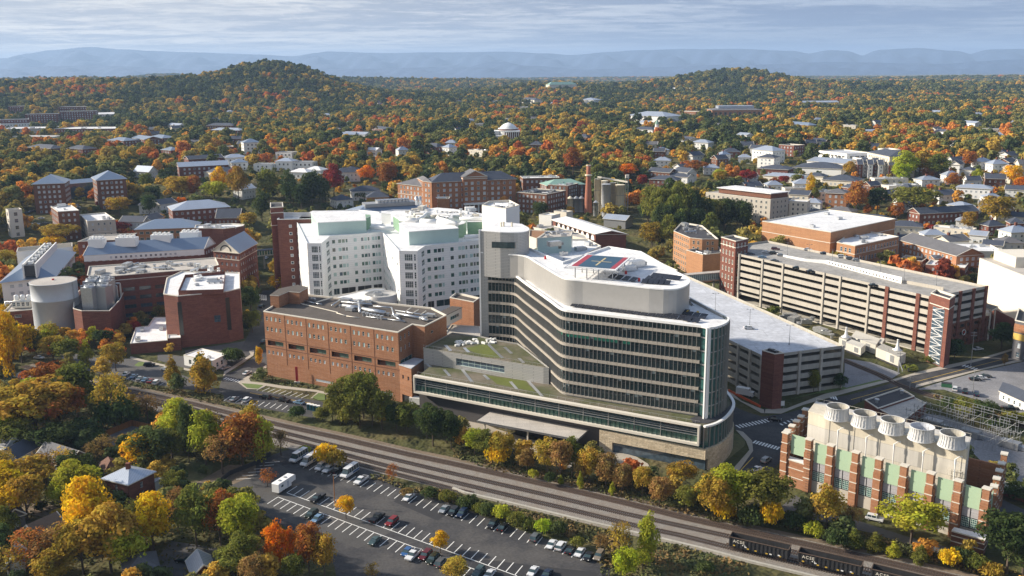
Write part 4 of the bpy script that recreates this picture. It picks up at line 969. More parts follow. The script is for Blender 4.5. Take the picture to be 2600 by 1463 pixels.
def podium():
 Z=14.7
 fl=P('F',12,466,flat=Z).xy;fr_=P('F',2190,852,flat=Z).xy;cr=P('F',2240,858,flat=Z).xy
 nose=arcp([q.xy for q in PF('F',[(2240,858),(2330,838),(2420,780),(2478,690),(2440,620),(2380,560)],Z)],2)
 bl=P('F',60,405,flat=Z).xy
 rear=[P('F',2400,560,flat=Z).xy+Vector((-12,30)),bl+Vector((12,34))]
 body=[fl,fr_,cr]+nose[1:]+rear
 t=thing('glass_podium','two-storey glass and stone podium with planted roof wrapping the foot of the grey tower','building',(sum(p.x for p in body)/len(body),sum(p.y for p in body)/len(body),0));claim(body,3)
 dv=(fr_-fl).normalized();n=Vector((dv.y,-dv.x));L_=(fr_-fl).length
 def pt(u,k,z):p=fl+dv*u-n*k;return(p.x,p.y,z)
 us=(P('F',1395,960,flat=5).xy-fl).dot(dv)
 b=MB().prism([fl-n*2.2,fl+dv*us-n*2.2,fl+dv*us-n*8,rear[1]],0,8.6,0);part(t,'base_wall',b,'dark_wall' if 'dark_wall' in MAT else mat('dark_wall',(.075,.07,.07),.7))
 core=[pt(0,1.2,0)[:2],pt(L_,1.2,0)[:2]]+[tuple(q)for q in inset(body,.8)[0:0]]
 cb=MB();cb.prism(inset(body,.9),8.4,Z-.25,0,top=1);part(t,'core',cb,['glass_dark','roof_green'])
 f=MB()
 def bx(u0,u1,k0,k1,z0,z1,mb=f):q=[pt(u0,k0,0)[:2],pt(u1,k0,0)[:2],pt(u1,k1,0)[:2],pt(u0,k1,0)[:2]];mb.prism(q,z0,z1)
 bx(0,L_,-.6,1.0,Z-.55,Z+.1);bx(0,L_,-.6,1.0,8.2,8.95);bx(-.5,.0,-.6,1.0,8.2,Z+.1);bx(L_,L_+.6,-.6,1.0,8.2,Z+.1);part(t,'bar_frame',f,'trim')
 e=MB();
 g=MB().poly([pt(0,.75,8.95),pt(L_,.75,8.95),pt(L_,.75,11.1),pt(0,.75,11.1)]);part(t,'lower_glazing',g,'glass_green')
 g=MB().poly([pt(0,.7,11.1),pt(L_,.7,11.1),pt(L_,.7,Z-.5),pt(0,.7,Z-.5)]);part(t,'upper_glazing',g,'glass_dark')
 for z in(11.15,12.0,12.7):mb=MB();bx(0,L_,.3,.6,z,z+.11,mb);part(t,'louvre',mb,'galv')
 mb=MB()
 for i in range(int(L_/1.6)):bx(i*1.6,i*1.6+.08,.3,.75,8.95,11.1,mb)
 part(t,'mullions',mb,'glass_teal')
 mb=MB()
 for i in range(int(L_/9)):bx(i*9+4,i*9+4.22,.4,.7,8.95,Z-.5,mb)
 part(t,'bar_posts',mb,'fin_grey')
 s=MB();q=[fl+dv*us+n*.1,cr+n*.1]+[p for p in nose[1:]]
 def wallseg(a,b_,z0,z1,th,mb):
  d_=(b_-a).normalized();nn=Vector((d_.y,-d_.x));mb.prism([a,b_,b_-nn*th,a-nn*th],z0,z1)
 a=fl+dv*us;bpt=cr+dv*.3
 wallseg(a,bpt,3.7,7.3,1.4,s);wallseg(a,a+dv*4.6,0,3.7,1.4,s)
 nn_=[bpt]+nose[2:]
 o=strip([Vector((p.x,p.y,0))for p in nn_],-.25,0)[0];i_=strip([Vector((p.x,p.y,0))for p in nn_],.9,0)[0]
 for k in range(len(o)-1):s.prism([o[k][:2],o[k+1][:2],i_[k+1][:2],i_[k][:2]],0 if k>1 else 3.7,7.3)
 part(t,'stone_wall',s,'stone')
 g=MB();wallseg(a+dv*4.6-n*1.0,bpt-n*1.0,0,3.7,.4,g);part(t,'shopfront',g,'glass_blue')
 g=MB();wallseg(a-n*.5,bpt-n*.5,7.3,8.25,.4,g);part(t,'clerestory',g,'glass_teal')
 g=MB()
 w_=[cr+n*.0]+nose[1:];o=strip([Vector((p.x,p.y,0))for p in w_],.5,0)[0]
 for A,B in zip(o,o[1:]):g.poly([(A[0],A[1],7.3),(B[0],B[1],7.3),(B[0],B[1],Z-.4),(A[0],A[1],Z-.4)])
 part(t,'curved_glazing',g,'glass_teal')
 fb=MB()
 for p,d in samp(w_,2.3):nn=Vector((d.y,-d.x));c=p-nn*.3;fb.obox((c.x,c.y),(nn.x,nn.y),.2,.06,7.3,Z-.3)
 part(t,'fins',fb,'fin_grey')
 cp=MB();o=strip([Vector((p.x,p.y,0))for p in w_],-.35,0)[0];i_=strip([Vector((p.x,p.y,0))for p in w_],.6,0)[0]
 for k in range(len(o)-1):cp.prism([o[k][:2],o[k+1][:2],i_[k+1][:2],i_[k][:2]],Z-.35,Z+.2)
 part(t,'coping',cp,'white')
 rb=MB()
 for i in range(0,int(L_),3):p=pt(i,1.6,Z-.2);rb.tube(p,(p[0],p[1],Z+.95),.05,4)
 A=pt(0,1.6,Z+.95);B=pt(L_,1.6,Z+.95);rb.tube(A,B,.05,4);part(t,'guard_rail',rb,'galv')
 for a,b_ in(((90,370),(130,400)),((235,420),(280,470)),((375,420),(450,515)),((540,460),(580,497)),((745,512),(795,570)),((880,505),(990,625))):
  sb=MB();p0=P('F',*a,flat=Z-.2);p1=P('F',*b_,flat=Z-.2);stripe(p0,p1,w=.55,z=Z-.18,mb=sb);part(t,'walk_strip',sb,'galv')
 gb=MB().poly([(p.x,p.y,Z-.235)for p in ccw(PF('F',[(560,462),(860,505),(935,590),(640,530)],Z-.2))]);part(t,'moss_bed',gb,'moss' if 'moss' in MAT else mat('moss',(.10,.12,.02),.95,var=.3))
 bp=MB().prism([q.xy for q in PF('F',[(2130,790),(2200,765),(2330,765),(2400,730),(2445,680),(2455,720),(2390,790),(2260,830),(2150,825)],Z)],Z-.2,Z-.1);part(t,'dark_terrace',bp,'roof_black')
 V=20.6
 q=[p.xy for p in PF('F',[(75,252),(1000,402)],V)];rest=[p.xy for p in PF('F',[(1180,560)],Z)]
 tp=[p.xy for p in PF('F',[(870,270),(800,218),(640,192),(520,165),(298,135)],V)]
 pv=[q[0],q[1]]+[P('F',1010,420,flat=V).xy+Vector((1.5,2))]+tp
 u=thing('upper_annex','grey metal-clad annex with mossy green roof between the brick building and the tower','building',(q[0].x,q[0].y,0));claim(pv,2)
 wb=MB();pv=ccw(pv)
 for i in range(len(pv)):
  A,B=pv[i],pv[(i+1)%len(pv)];ops=[]
  if(A-q[0]).length<.1 and(B-q[1]).length<.1:Ln=(B-A).length;ops=[(Ln*.285,Ln*.69,15.9,18.6)]
  d_,n_,Ln,pp_=fwall(wb,A,B,0,V,ops,.7)
  if ops:o0=ops[0];pwin(u,[(pp_((o0[0]+o0[1])/2,17.25,.65),atan2(d_.y,d_.x),o0[1]-o0[0],2.7,'glass_dark','pale_green',8,2,.15)])
 part(u,'wall',wb,'metal_clad');r_=MB().prism(inset(pv,.3),V-.6,V-.35);r_.prism(inset(pv,-.05),V-.05,V+.06,1,cap=False,bottom=False);part(u,'roof',r_,['roof_green','trim'])
 for a,b_ in(((245,225),(285,268)),((390,245),(425,280)),((570,215),(685,325)),((700,240),(755,290)),((810,325),(848,362))):
  sb=MB();stripe(P('F',*a,flat=V),P('F',*b_,flat=V),w=.6,z=V-.32,mb=sb);part(u,'walk_strip',sb,'galv')
 gb=MB().poly([(p.x,p.y,V-.335)for p in ccw(PF('F',[(390,250),(560,215),(700,330),(560,315)],V))]);part(u,'moss_bed',gb,'moss')
 ub=MB();rr=random.Random(4)
 for i in range(60):
  s=rr.random();x=330+300*s;y=195+rr.uniform(-12,25)+(15 if s<.3 else 0);p=P('F',x,y,flat=V);ub.obox((p.x,p.y),(cos(i),sin(i)),rr.uniform(.3,1.0),rr.uniform(.15,.4),V-.3,V+rr.uniform(0,.5))
 solo('tarpaulin','crumpled white sheeting lying on the mossy roof at the foot of the tower','tarpaulin',ub,'white',(P('F',450,200,flat=V).x,P('F',450,200,flat=V).y,V-.3))
 ub=MB()
 for a,b_ in zip(q[:1],q[1:]):
  d_=(b_-a);k=int(d_.length/2.2)
  for i in range(k+1):p=a+d_*(i/k);ub.tube((p.x,p.y+.8,V-.3),(p.x,p.y+.8,V+.9),.05,4)
  ub.tube((a.x,a.y+.8,V+.9),(b_.x,b_.y+.8,V+.9),.05,4)
 part(u,'guard_rail',ub,'galv')
 z=5.6;c4=[p.xy for p in PF('F',[(490,812),(605,735),(1372,868),(1262,955)],z)];c4=[c4[0],c4[1],c4[1]+(c4[3]-c4[0]),c4[3]]
 t2=thing('entrance_canopy','wide flat entrance canopy with beige top in front of the glass podium','canopy',(c4[0].x,c4[0].y,0));claim(c4,1)
 part(t2,'roof',MB().prism(c4,z-.7,z,0,top=1),['metal_grey','roof_beige']);part(t2,'roof_rim',MB().prism(inset(c4,-.2),z-.15,z+.1,0,cap=False),'metal_grey')
 for u_,v_ in((.06,.12),(.5,.12),(.93,.12),(.28,.12),(.72,.12)):
  p=c4[0]*(1-u_)+c4[3]*u_;p=p+(c4[1]-c4[0])*v_;part(t2,'post',MB().tube((p.x,p.y,0),(p.x,p.y,z-.6),.28,8),'trim')
podium()
# ---------------- parking garages ----------------
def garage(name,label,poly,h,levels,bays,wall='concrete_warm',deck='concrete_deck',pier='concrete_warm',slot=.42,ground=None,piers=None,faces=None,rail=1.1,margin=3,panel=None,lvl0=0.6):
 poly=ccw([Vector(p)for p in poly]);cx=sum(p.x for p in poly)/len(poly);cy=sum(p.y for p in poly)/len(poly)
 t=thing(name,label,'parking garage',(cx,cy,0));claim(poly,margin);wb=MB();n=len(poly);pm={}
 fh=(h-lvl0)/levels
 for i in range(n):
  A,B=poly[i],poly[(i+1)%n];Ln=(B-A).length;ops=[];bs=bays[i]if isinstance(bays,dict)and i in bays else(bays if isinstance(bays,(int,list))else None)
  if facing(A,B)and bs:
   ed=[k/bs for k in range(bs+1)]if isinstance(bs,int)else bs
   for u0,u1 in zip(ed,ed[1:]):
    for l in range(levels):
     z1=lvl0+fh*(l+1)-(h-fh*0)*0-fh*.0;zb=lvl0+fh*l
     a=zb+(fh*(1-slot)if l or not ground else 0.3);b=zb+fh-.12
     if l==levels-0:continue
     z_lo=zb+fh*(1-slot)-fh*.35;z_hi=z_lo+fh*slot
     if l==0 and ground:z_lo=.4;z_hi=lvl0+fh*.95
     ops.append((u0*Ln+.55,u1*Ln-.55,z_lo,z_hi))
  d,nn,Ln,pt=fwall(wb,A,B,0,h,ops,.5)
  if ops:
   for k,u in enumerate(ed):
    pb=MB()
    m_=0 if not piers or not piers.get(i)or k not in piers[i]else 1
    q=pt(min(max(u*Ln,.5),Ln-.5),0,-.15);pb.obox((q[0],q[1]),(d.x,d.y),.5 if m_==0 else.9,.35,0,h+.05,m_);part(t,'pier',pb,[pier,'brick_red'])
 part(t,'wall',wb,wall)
 c=MB();
 for l in range(levels):c.prism(inset(poly,.55),lvl0+fh*l-.35 if l else.02,lvl0+fh*l if l else.06)
 part(t,'floor_slab',c,'concrete')
 part(t,'dark_interior',MB().prism(inset(poly,9),.1,h-fh*.6),'dark_inside' if 'dark_inside' in MAT else mat('dark_inside',(.03,.03,.03),.95))  # near-black block paints in the shade deep between the open decks
 part(t,'roof_deck',MB().prism(inset(poly,.5),h-rail-.3,h-rail),deck)
 return t
def light_pole(k,x,y,z0,h,label,flat=True,arm=1.2):
 p=P(k,x,y,flat=z0)if flat else P(k,x,y);t=thing('light_pole',label,'light pole',(p.x,p.y,z0),group='light poles')
 part(t,'post',MB().rev([(.28,z0),(.28,z0+.7),(.12,z0+.7),(.08,z0+h)],p.x,p.y,8,0,True),'metal_grey')
 for s in(-1,1):part(t,'lamp_head',MB().box(p.x+s*arm-.35,p.y-.18,z0+h-.05,p.x+s*arm+.35,p.y+.18,z0+h+.12),'dark_metal')
 part(t,'arm',MB().tube((p.x-arm,p.y,z0+h),(p.x+arm,p.y,z0+h),.05,5),'metal_grey')
 return t
def right_side():
 H=17.3
 f=P('SS',1937,903,flat=H).xy;r=P('SS',2143,877,flat=H).xy;b=P('SS',1738,697,flat=H).xy
 l0=P('SS',1848,861,flat=H).xy;d=(l0-f).normalized();l=f+d*82
 b2=r+(b-r).normalized()*((b-r).length)
 poly=[f,r,b2,l]
 garage('near_garage','weathered concrete parking garage with brick stair tower and pale deck right of the glass tower',poly,H,5,{0:[0,.22,.45,.72,1.0],3:10,1:9},wall='concrete',deck='deck_pale',slot=.42,margin=2)
 q=[p.xy for p in PF('G',[(295,195),(365,215),(418,210),(348,182)],21.5)]
 t=bld('stair_tower','red brick stair tower at the near corner of the weathered concrete garage','stair tower',q,21.5,'brick_red','roof_black',z0=0,margin=1,parapet=.6)
 runits(t,inset(q,1.6),20.9,2,5,.8,1.2,('dark_metal','metal_grey'))
 for i,(k,x,y)in enumerate([('G',445,165),('G',225,70),('D',38,1060)]):light_pole(k,x,y,H-1.1,8,'tall double-headed lamp post on the pale garage deck')
 rb=MB()
 HB=25.8
 A=P('D',187,712,flat=HB).xy;B=P('D',1372,975,flat=HB).xy;Cc=P('D',1705,908,flat=HB).xy;D_=P('D',358,630,flat=HB).xy;E_=P('D',243,645,flat=HB).xy
 ux=(B-A);L_=ux.length;dv=ux.normalized()
 ed=[0]
 for x,y in((325,745),(435,775),(632,840),(718,865),(895,905),(1032,925),(1238,965)):
  p=P('D',x,y,flat=HB).xy;ed.append((p-A).dot(dv)/L_)
 ed.append(1.0)
 poly=ccw([A,B,Cc,D_,E_]);i=[k for k in range(5)if(poly[k]-A).length<.1 and(poly[(k+1)%5]-B).length<.1]
 i=i[0]if i else 0
 j=[k for k in range(5)if(poly[k]-B).length<.1][0]
 g=garage('big_garage','long tan parking garage of seven levels with cars on its top deck','p',HB,7,{i:ed,j:4},wall='concrete_warm',ground=True,piers={i:[6,7,8],j:[0,1,2,3,4]},margin=3)if False else garage('big_garage','long tan parking garage of seven levels with cars on its top deck',poly,HB,7,{i:ed,j:4},wall='concrete_warm',ground=True,piers={i:[6,7,8],j:[0,1,2,3,4]},margin=3)
 w=[p.xy for p in PF('X4',[(725,530),(1130,640),(1480,715)],HB)]+[p.xy for p in PF('D',[(720,760),(1180,880)],HB)]
 mb=MB();N_=len(w)-1;hs=[.5,1.0,1.3,1.9,3.0]
 for k in range(N_):
  a,b_=w[k],w[k+1];dd=(b_-a).normalized();n=Vector((-dd.y,dd.x))
  v=[(a.x,a.y,HB-1.1),(b_.x,b_.y,HB-1.1),(b_.x+n.x*.4,b_.y+n.y*.4,HB-1.1),(a.x+n.x*.4,a.y+n.y*.4,HB-1.1)]
  mb.add(v+[(p[0],p[1],HB-1.1+h)for p,h in zip(v,(hs[k],hs[k+1],hs[k+1],hs[k]))],[(4,5,6,7),(0,1,5,4),(1,2,6,5),(2,3,7,6),(3,0,4,7)])
 part(g,'ramp_wall',mb,'white')
 rd=[w[2],w[4],P('D',1200,878,flat=HB).xy,P('D',1440,918,flat=HB).xy,Cc-(Cc-B)*.25,Cc-(Cc-D_)*.01,D_+(Cc-D_)*.35]
 v0=[HB-.5,HB+.8,HB+.8,HB+.8,HB+.8,HB+.8,HB-.5]
 hb=MB()
 for u in np.linspace(.05,.95,22):
  p=w[3]*(1-u)+w[4]*u;hb.obox((p.x,p.y),(dv.x,dv.y),.4,.03,HB-.6,HB+.3)
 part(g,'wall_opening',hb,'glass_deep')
 lw=MB()
 for a,b_ in zip([w[4],P('D',1200,878,flat=HB).xy],[P('D',1200,878,flat=HB).xy,P('D',1440,922,flat=HB).xy]):
  dd=(b_-a).normalized();m=(a+b_)/2;lw.obox(tuple(m),(dd.x,dd.y),(b_-a).length/2,.2,HB-1.1,HB+.4)
 part(g,'deck_wall',lw,'concrete_warm')
 q=[p.xy for p in PF('D',[(76,602),(165,628),(242,612),(150,590)],33)]
 t=bld('lift_tower','tall brick lift tower with cream windows at the left end of the tan garage','stair tower',q,32.5,'brick_red','roof_black',z0=0,floors=7,sp=3.2,w=1.6,wh=2.6,glass='glass_dark',mx=2,my=3,frame='trim',fr=.3,edges=None,margin=1,trim=[32.5,29])
 pb=MB();p=P('D',185,700,flat=29).xy;pb.path([(p.x,p.y-.6,28),(p.x,p.y-.6,8),(p.x+2,p.y-.6,6.5)],.35,8);part(t,'downpipe',pb,'trim')
 q=[p.xy for p in PF('D',[(1362,948),(1478,985),(1512,962),(1395,925)],30)]
 t=bld('stair_tower','brick stair tower with white lattice glazing at the right end of the tan garage','stair tower',q,29.8,'brick_red','roof_black',z0=0,margin=1,trim=[29.8,25.6])
 q=ccw(q);best=None
 for k in range(4):
  a,b_=q[k],q[(k+1)%4]
  if facing(a,b_)and(b_.x>a.x)and(best is None or(b_-a).length>(best[1]-best[0]).length):best=(a,b_)
 a,b_=best;dd=(b_-a).normalized();n=Vector((dd.y,-dd.x));Ln=(b_-a).length
 pwin(t,[((a.x+dd.x*Ln*.5+n.x*.05,a.y+dd.y*Ln*.5+n.y*.05,12.5),atan2(dd.y,dd.x),Ln*.62,24,'glass_blue','galv',3,8,.2)],name='glazing')
 lb=MB()
 for k in range(12):
  z=1.2+k*2;u0,u1=(.22,.78)if k%2 else(.78,.22);p0=a+dd*Ln*u0+n*.22;p1=a+dd*Ln*u1+n*.22;lb.tube((p0.x,p0.y,z),(p1.x,p1.y,z+1.9),.14,4);p2=a+dd*Ln*.2+n*.2;p3=a+dd*Ln*.8+n*.2;lb.tube((p2.x,p2.y,z),(p3.x,p3.y,z),.1,4)
 part(t,'lattice',lb,'white')
 z=11.5;q=[p.xy for p in PF('D',[(1490,1140),(1745,1085),(1700,1000)],z)];q.append(q[0]+(q[2]-q[1]))
 garage('garage_wing','lower brown brick wing of the tan garage with a round emblem','g' and q,z,3,6,wall='brick_brown',pier='brick_brown',margin=1)
 p=P('D',1548,1205);c=P('D',1548,1208,flat=5).xy;a,b_=q[0],q[1];dd=(b_-a).normalized();n=Vector((dd.y,-dd.x));c=a+dd*((c-a).dot(dd))+n*.5
 ring=MB()
 for k in range(16):
  a0=2*pi*k/16;a1=2*pi*(k+1)/16;ring.tube((c.x+dd.x*1.2*cos(a0),c.y+dd.y*1.2*cos(a0),6.4+1.2*sin(a0)),(c.x+dd.x*1.2*cos(a1),c.y+dd.y*1.2*cos(a1),6.4+1.2*sin(a1)),.16,5)
 ring.obox((c.x,c.y),(dd.x,dd.y),.45,.08,6.1,6.7,1)
 solo('round_sign','round white ring sign with red centre on the brown brick garage wing','sign',ring,['white','red_paint'],(c.x,c.y,6.4))
 z=15;q=[p.xy for p in PF('D',[(1645,1025),(1735,1055),(1775,1035),(1690,1010)],z)]
 t=thing('stair_canopy','small flat cream canopy over the corner of the brown garage wing','canopy',(q[0].x,q[0].y,0));part(t,'roof',MB().prism(q,z-.8,z,0,top=1),['trim','roof_black']);
 for p in inset(q,1):part(t,'post',MB().tube((p[0],p[1],0),(p[0],p[1],z-.7),.35,6),'trim')
 for x,y,k in((480,720,'D'),(755,765,'D'),(612,735,'D'),(918,805,'D'),(1048,840,'D'),(1195,870,'D'),(1392,905,'D')):light_pole(k,x,y,HB-1.1,7,'slim lamp post on the top deck of the tan garage')
 H1=27;q=[p.xy for p in PF('D',[(328,510),(748,578)],H1)];c=P('D',908,545,flat=H1).xy
 e=q[0]+(c-q[1])*2.6;c2=q[1]+(c-q[1])*2.6
 poly=[q[0],q[1],c,c+(c2-c)*1.0,e]
 t=bld('brick_hall','large windowless orange brick hall with white roof behind the tan garage','hall',[q[0],q[1],c2,e],H1,'brick_tan','roof_white',z0=0,margin=2,trim=[H1,H1-6.5],units=3,seed=3,parapet=.7)
 H2=22;a=P('D',785,640,flat=H2).xy;b_=P('D',897,662,flat=H2).xy;c=P('D',1165,605,flat=H2).xy
 t=bld('brick_hall_annex','brick annex with rows of tall windows and white roof beside the windowless brick hall','building',[a,b_,c,c+(a-b_)*3.0,a+(a-b_)*.5+(c-b_)*.35],H2,'brick_tan','roof_white',z0=0,floors=4,sp=3.2,w=1.6,wh=2.6,glass='glass_blue',margin=2,units=7,seed=8,trim=[H2,H2-5])
 H3=29;a=P('D',1660,738,flat=H3).xy;b_=P('D',1905,835,flat=H3).xy;dd=(b_-a);n=Vector((-dd.y,dd.x)).normalized()
 if n.y<0:n=-n
 t=bld('white_block','tall blank white building at the right edge behind the tan garage','building',[a,b_+dd*.2,b_+dd*.2+n*32,a+n*32],H3,'cream','roof_beige',z0=0,margin=2,units=4,seed=2,parapet=.5)
 bb=MB().prism(inset([a,b_+dd*.2,b_+dd*.2+n*32,a+n*32],-.15),0,7.5);part(t,'brick_base',bb,'brick_red')
 a=P('D',1750,690,flat=33).xy;q=[a,a+dd*.55,a+dd*.55+n*15,a+n*15];part(t,'plant_room',MB().prism(q,H3-.5,33.5),'cream')
 q=[p.xy for p in PF('X5',[(2480,140),(2700,190)],17)];c=q[1]+Vector((12,20));
 t=bld('yellow_panel_building','grey brick apartment block with yellow panels at the right edge beside the street','building',[q[0],q[1],c,q[0]+Vector((12,20))],17,'roof_greyshingle','roof_black',z0=0,floors=4,sp=3.4,w=1.5,wh=2.2,glass='glass_white',margin=2,trim=[17])
 dd=(q[1]-q[0]).normalized();n=Vector((dd.y,-dd.x));m=q[0]+dd*2+n*.12;
 mb=MB().obox(tuple(q[0]+dd*6+n*.1),(dd.x,dd.y),6,.1,8.6,11.4);part(t,'yellow_panel',mb,'yellow_panel' if 'yellow_panel' in MAT else mat('yellow_panel',(.62,.42,.10),.6));mb=MB().obox(tuple(q[0]+dd*6+n*.12),(dd.x,dd.y),6,.12,12,15.5);part(t,'orange_panel',mb,'brick_orange')
right_side()
# ---------------- cooling tower plant ----------------
def plant():
 A=Vector((80.8,266.4));B=Vector((123.0,225.2));d=(B-A);L_=d.length;d.normalize();n=Vector((d.y,-d.x));bk=-n
 cx,cy=(A+B)/2+bk*12
 t=thing('cooling_plant','brick cooling plant with pale green panels and white fan stacks beside the railway','power plant',(cx,cy,0))
 sk=Vector((.54,.84));D2=B+sk*29;C2=A+sk*24
 claim([A-bk*2,B-bk*2,D2,C2],4)
 us=[0,.108,.218,.336,.455,.583,.712,.848,.985]
 us=[(P('G',x,y,flat=16.5).xy-A).dot(d)/L_ for x,y in((430,650),(552,690),(682,718),(815,760),(952,790),(1097,825),(1245,865),(1400,905),(1560,945))]
 us=[min(1,max(0,u))for u in us]
 def pier(p,h,name='pier',dd=d):
  mb=MB();mb.obox(tuple(p),(dd.x,dd.y),.88,.8,0,h-.35,0)
  for z in(4.2,7.2,10.2,13.2):
   if z<h-1:mb.obox(tuple(p),(dd.x,dd.y),1.02,.87,z,z+.28,1)
  mb.obox(tuple(p),(dd.x,dd.y),1.1,.95,h-.35,h,1)
  for s in(-1,1):mb.obox(tuple(p+dd*s*1.08),(dd.x,dd.y),.2,.45,0,h-4.5,0)
  part(t,name,mb,['brick_orange','trim'])
 for u in us:pier(A+d*u*L_-bk*.3,16.6)
 for i in range(8):
  u0,u1=us[i]*L_+1.3,us[i+1]*L_-1.3
  def panel(nm,z0,z1,k,m_,a=u0,b=u1,th=.12):
   mb=MB().obox(tuple(A+d*(a+b)/2+bk*k),(d.x,d.y),(b-a)/2,th,z0,z1);return part(t,nm,mb,m_)
  if i==0:panel('green_panel',10.2,16.2,.1,'mint',u0+.3)
  else:panel('green_panel',9.6,15.6,.1,'mint',u0+.4,u1-.1)
  rb=MB()
  for z in(15.0,10.3):c=A+d*(u0+u1)/2+bk*.1;rb.tube((*(A+d*(u0-.5)+bk*.1),z),(*(A+d*(u1+.5)+bk*.1),z),.08,5)
  part(t,'panel_rail',rb,'trim')
  if i>0:
   m=(u0+u1)/2
   panel('louvre_panel',6.9,9.5,.25,'white_louvre' if 'white_louvre' in MAT else mat('white_louvre',(.42,.42,.44),.6,pattern=('brick',30,.25,.04)),u0+.1,m-.15);panel('louvre_panel',6.9,9.5,.25,'white_louvre',m+.15,u1-.1)
   panel('tan_wall',0,3.6,.35,'concrete_warm',u0-.2,u1+.2)
   for a_,b_ in((u0+.1,m-.2),(m+.2,u1-.1)):
    c=A+d*(a_+b_)/2+bk*.3;pwin(t,[((c.x,c.y,5.25),atan2(d.y,d.x),b_-a_,2.6,'glass_teal','pale_green',4,4,.1)])
   mb=MB().obox(tuple(A+d*m+bk*.6),(d.x,d.y),(u1-u0)/2+.3,.2,0,9.6);part(t,'back_wall',mb,'dark_metal')
 for(P0,dd,ln)in((B,sk,29.0),(A,sk,24.0)):
  k=5
  for j in range(1,k+1):pier(P0+dd*(ln*j/k),15.2 if j<5 else 16,dd=dd)
  for j in range(k):
   a=P0+dd*(ln*(j+.5)/k);mb=MB().obox(tuple(a),(dd.x,dd.y),ln/k/2-1.3,.12,7.5,14.2);part(t,'green_panel',mb,'mint')
   mb=MB().obox(tuple(a),(dd.x,dd.y),ln/k/2-1.2,.15,0,6.5);part(t,'side_wall',mb,'brick_orange' if j%2 else 'white_louvre')
 mb=MB().prism([C2,D2,D2+bk*.6,C2+bk*.6],0,12);part(t,'rear_wall',mb,'brick_orange')
 def endbox(k,pts,z,nm,w='brick_orange'):
  q=[p.xy for p in PF(k,pts,z)];mb=MB();mb.prism(q,0,z-.3,0);mb.prism(inset(q,-.1),z-.35,z,1,top=2)
  for zz in(z*.35,z*.68):mb.ring(q,zz,zz+.25,-.06,.2,1)
  part(t,nm,mb,[w,'trim','roof_white'])
 endbox('G',[(400,785),(545,830),(562,815),(430,778)],8.5,'left_bay')
 endbox('G',[(1348,1195),(1530,1245),(1545,1222),(1362,1178)],4.7,'right_bay','brick_brown')
 z=22;f0,f1,f2=[p.xy for p in PF('G',[(553,532),(650,562),(1432,747)],z)];g2=P('G',1453,678,flat=z).xy;
 bw=(g2-f2);mb=MB();poly=[f0,f1,f2,g2,f0+bw*.95]
 mb.prism(poly,3,z-.2,0);mb.prism(inset(poly,-.12),z-.35,z,0)
 dirw=(f2-f1).normalized();nw=Vector((dirw.y,-dirw.x));Lw=(f2-f1).length
 blk=part(t,'tower_block',mb,'cream_panel')
 for u in(.03,.22,.41,.60,.79,.97):
  p=f1+dirw*Lw*u+nw*.1;part(blk,'panel_joint',MB().obox(tuple(p),(dirw.x,dirw.y),.05,.04,6,z-.4),'trim')
 for x,y in((693,640),(848,682),(1005,718),(1165,762),(1345,805)):
  pz=20.2;q=P('G',x,y,flat=pz).xy;u=(q-f1).dot(dirw);base=f1+dirw*u+nw*1.6;top=base+dirw*.2
  mb=MB();zc=19.2;mb.tube((*base,8),(*base,zc),.16,6);
  pts=[(*base,zc)]
  for s in range(1,6):a=s/5*pi/2;q_=base+dirw*1.4*sin(a)*1.0-nw*.9*sin(a);pts.append((q_.x,q_.y,zc+.9*sin(a*1.6)))
  mb.path(pts,.12,6);mb.tube((*base,zc-1.4),(*base,zc+.1),.26,6);part(t,'davit',mb,'white')
 q=f2+nw*.6-dirw*2.2;mb=MB()
 for z_ in np.arange(7,16,1.4):mb.obox(tuple(q),(dirw.x,dirw.y),2.0,.05,float(z_),float(z_)+.12)
 for s in(-2,-.7,.7,2):mb.obox(tuple(q+dirw*s),(dirw.x,dirw.y),.07,.07,5,16)
 part(t,'ladder_frame',mb,'trim')
 mid=bw*.5
 for k,(x,y)in enumerate([(715,505),(865,543),(1020,578),(1184,617),(1352,653)]):
  zt=z+3.6;c=P('G',x,y,flat=zt).xy
  mb=MB();prof=[(3.65,z-.1),(3.5,z+.3),(3.3,z+.9),(3.12,z+1.8),(3.02,z+2.4),(3.02,z+2.9),(3.12,z+3.4),(3.28,z+3.5),(3.25,z+3.65),(3.0,z+3.6)]
  mb.rev(prof,c.x,c.y,32);
  for s in range(28):
   a=2*pi*s/28;
   mb.tube((c.x+3.55*cos(a),c.y+3.55*sin(a),z+.3),(c.x+3.15*cos(a),c.y+3.15*sin(a),z+1.9),.07,4);mb.tube((c.x+3.15*cos(a),c.y+3.15*sin(a),z+1.9),(c.x+3.12*cos(a),c.y+3.12*sin(a),z+3.5),.07,4)
  st=part(t,'fan_stack',mb,'fan_white',False)
  fb=MB();fb.rev([(.6,z+1.6),(.6,z+2.0),(.05,z+2.1)],c.x,c.y,10,0)
  for s in range(6):
   a=2*pi*s/6+k*.3;u_=Vector((cos(a),sin(a)));v_=Vector((-u_.y,u_.x))
   fb.add([(*(c+u_*.5+v_*.25),z+1.9),(*(c+u_*.5-v_*.25),z+1.7),(*(c+u_*2.8-v_*.45),z+1.7),(*(c+u_*2.8+v_*.45),z+2.0)],[(0,1,2,3)])
  part(st,'fan_blades',fb,'galv' if k!=3 else 'deck_pale')
  part(st,'fan_floor',MB().rev([(3.0,z+3.55),(2.85,z+2.6),(2.9,z+.9),(.05,z+.9)],c.x,c.y,24),'concrete' if k!=3 else 'deck_pale')
 rb=MB()
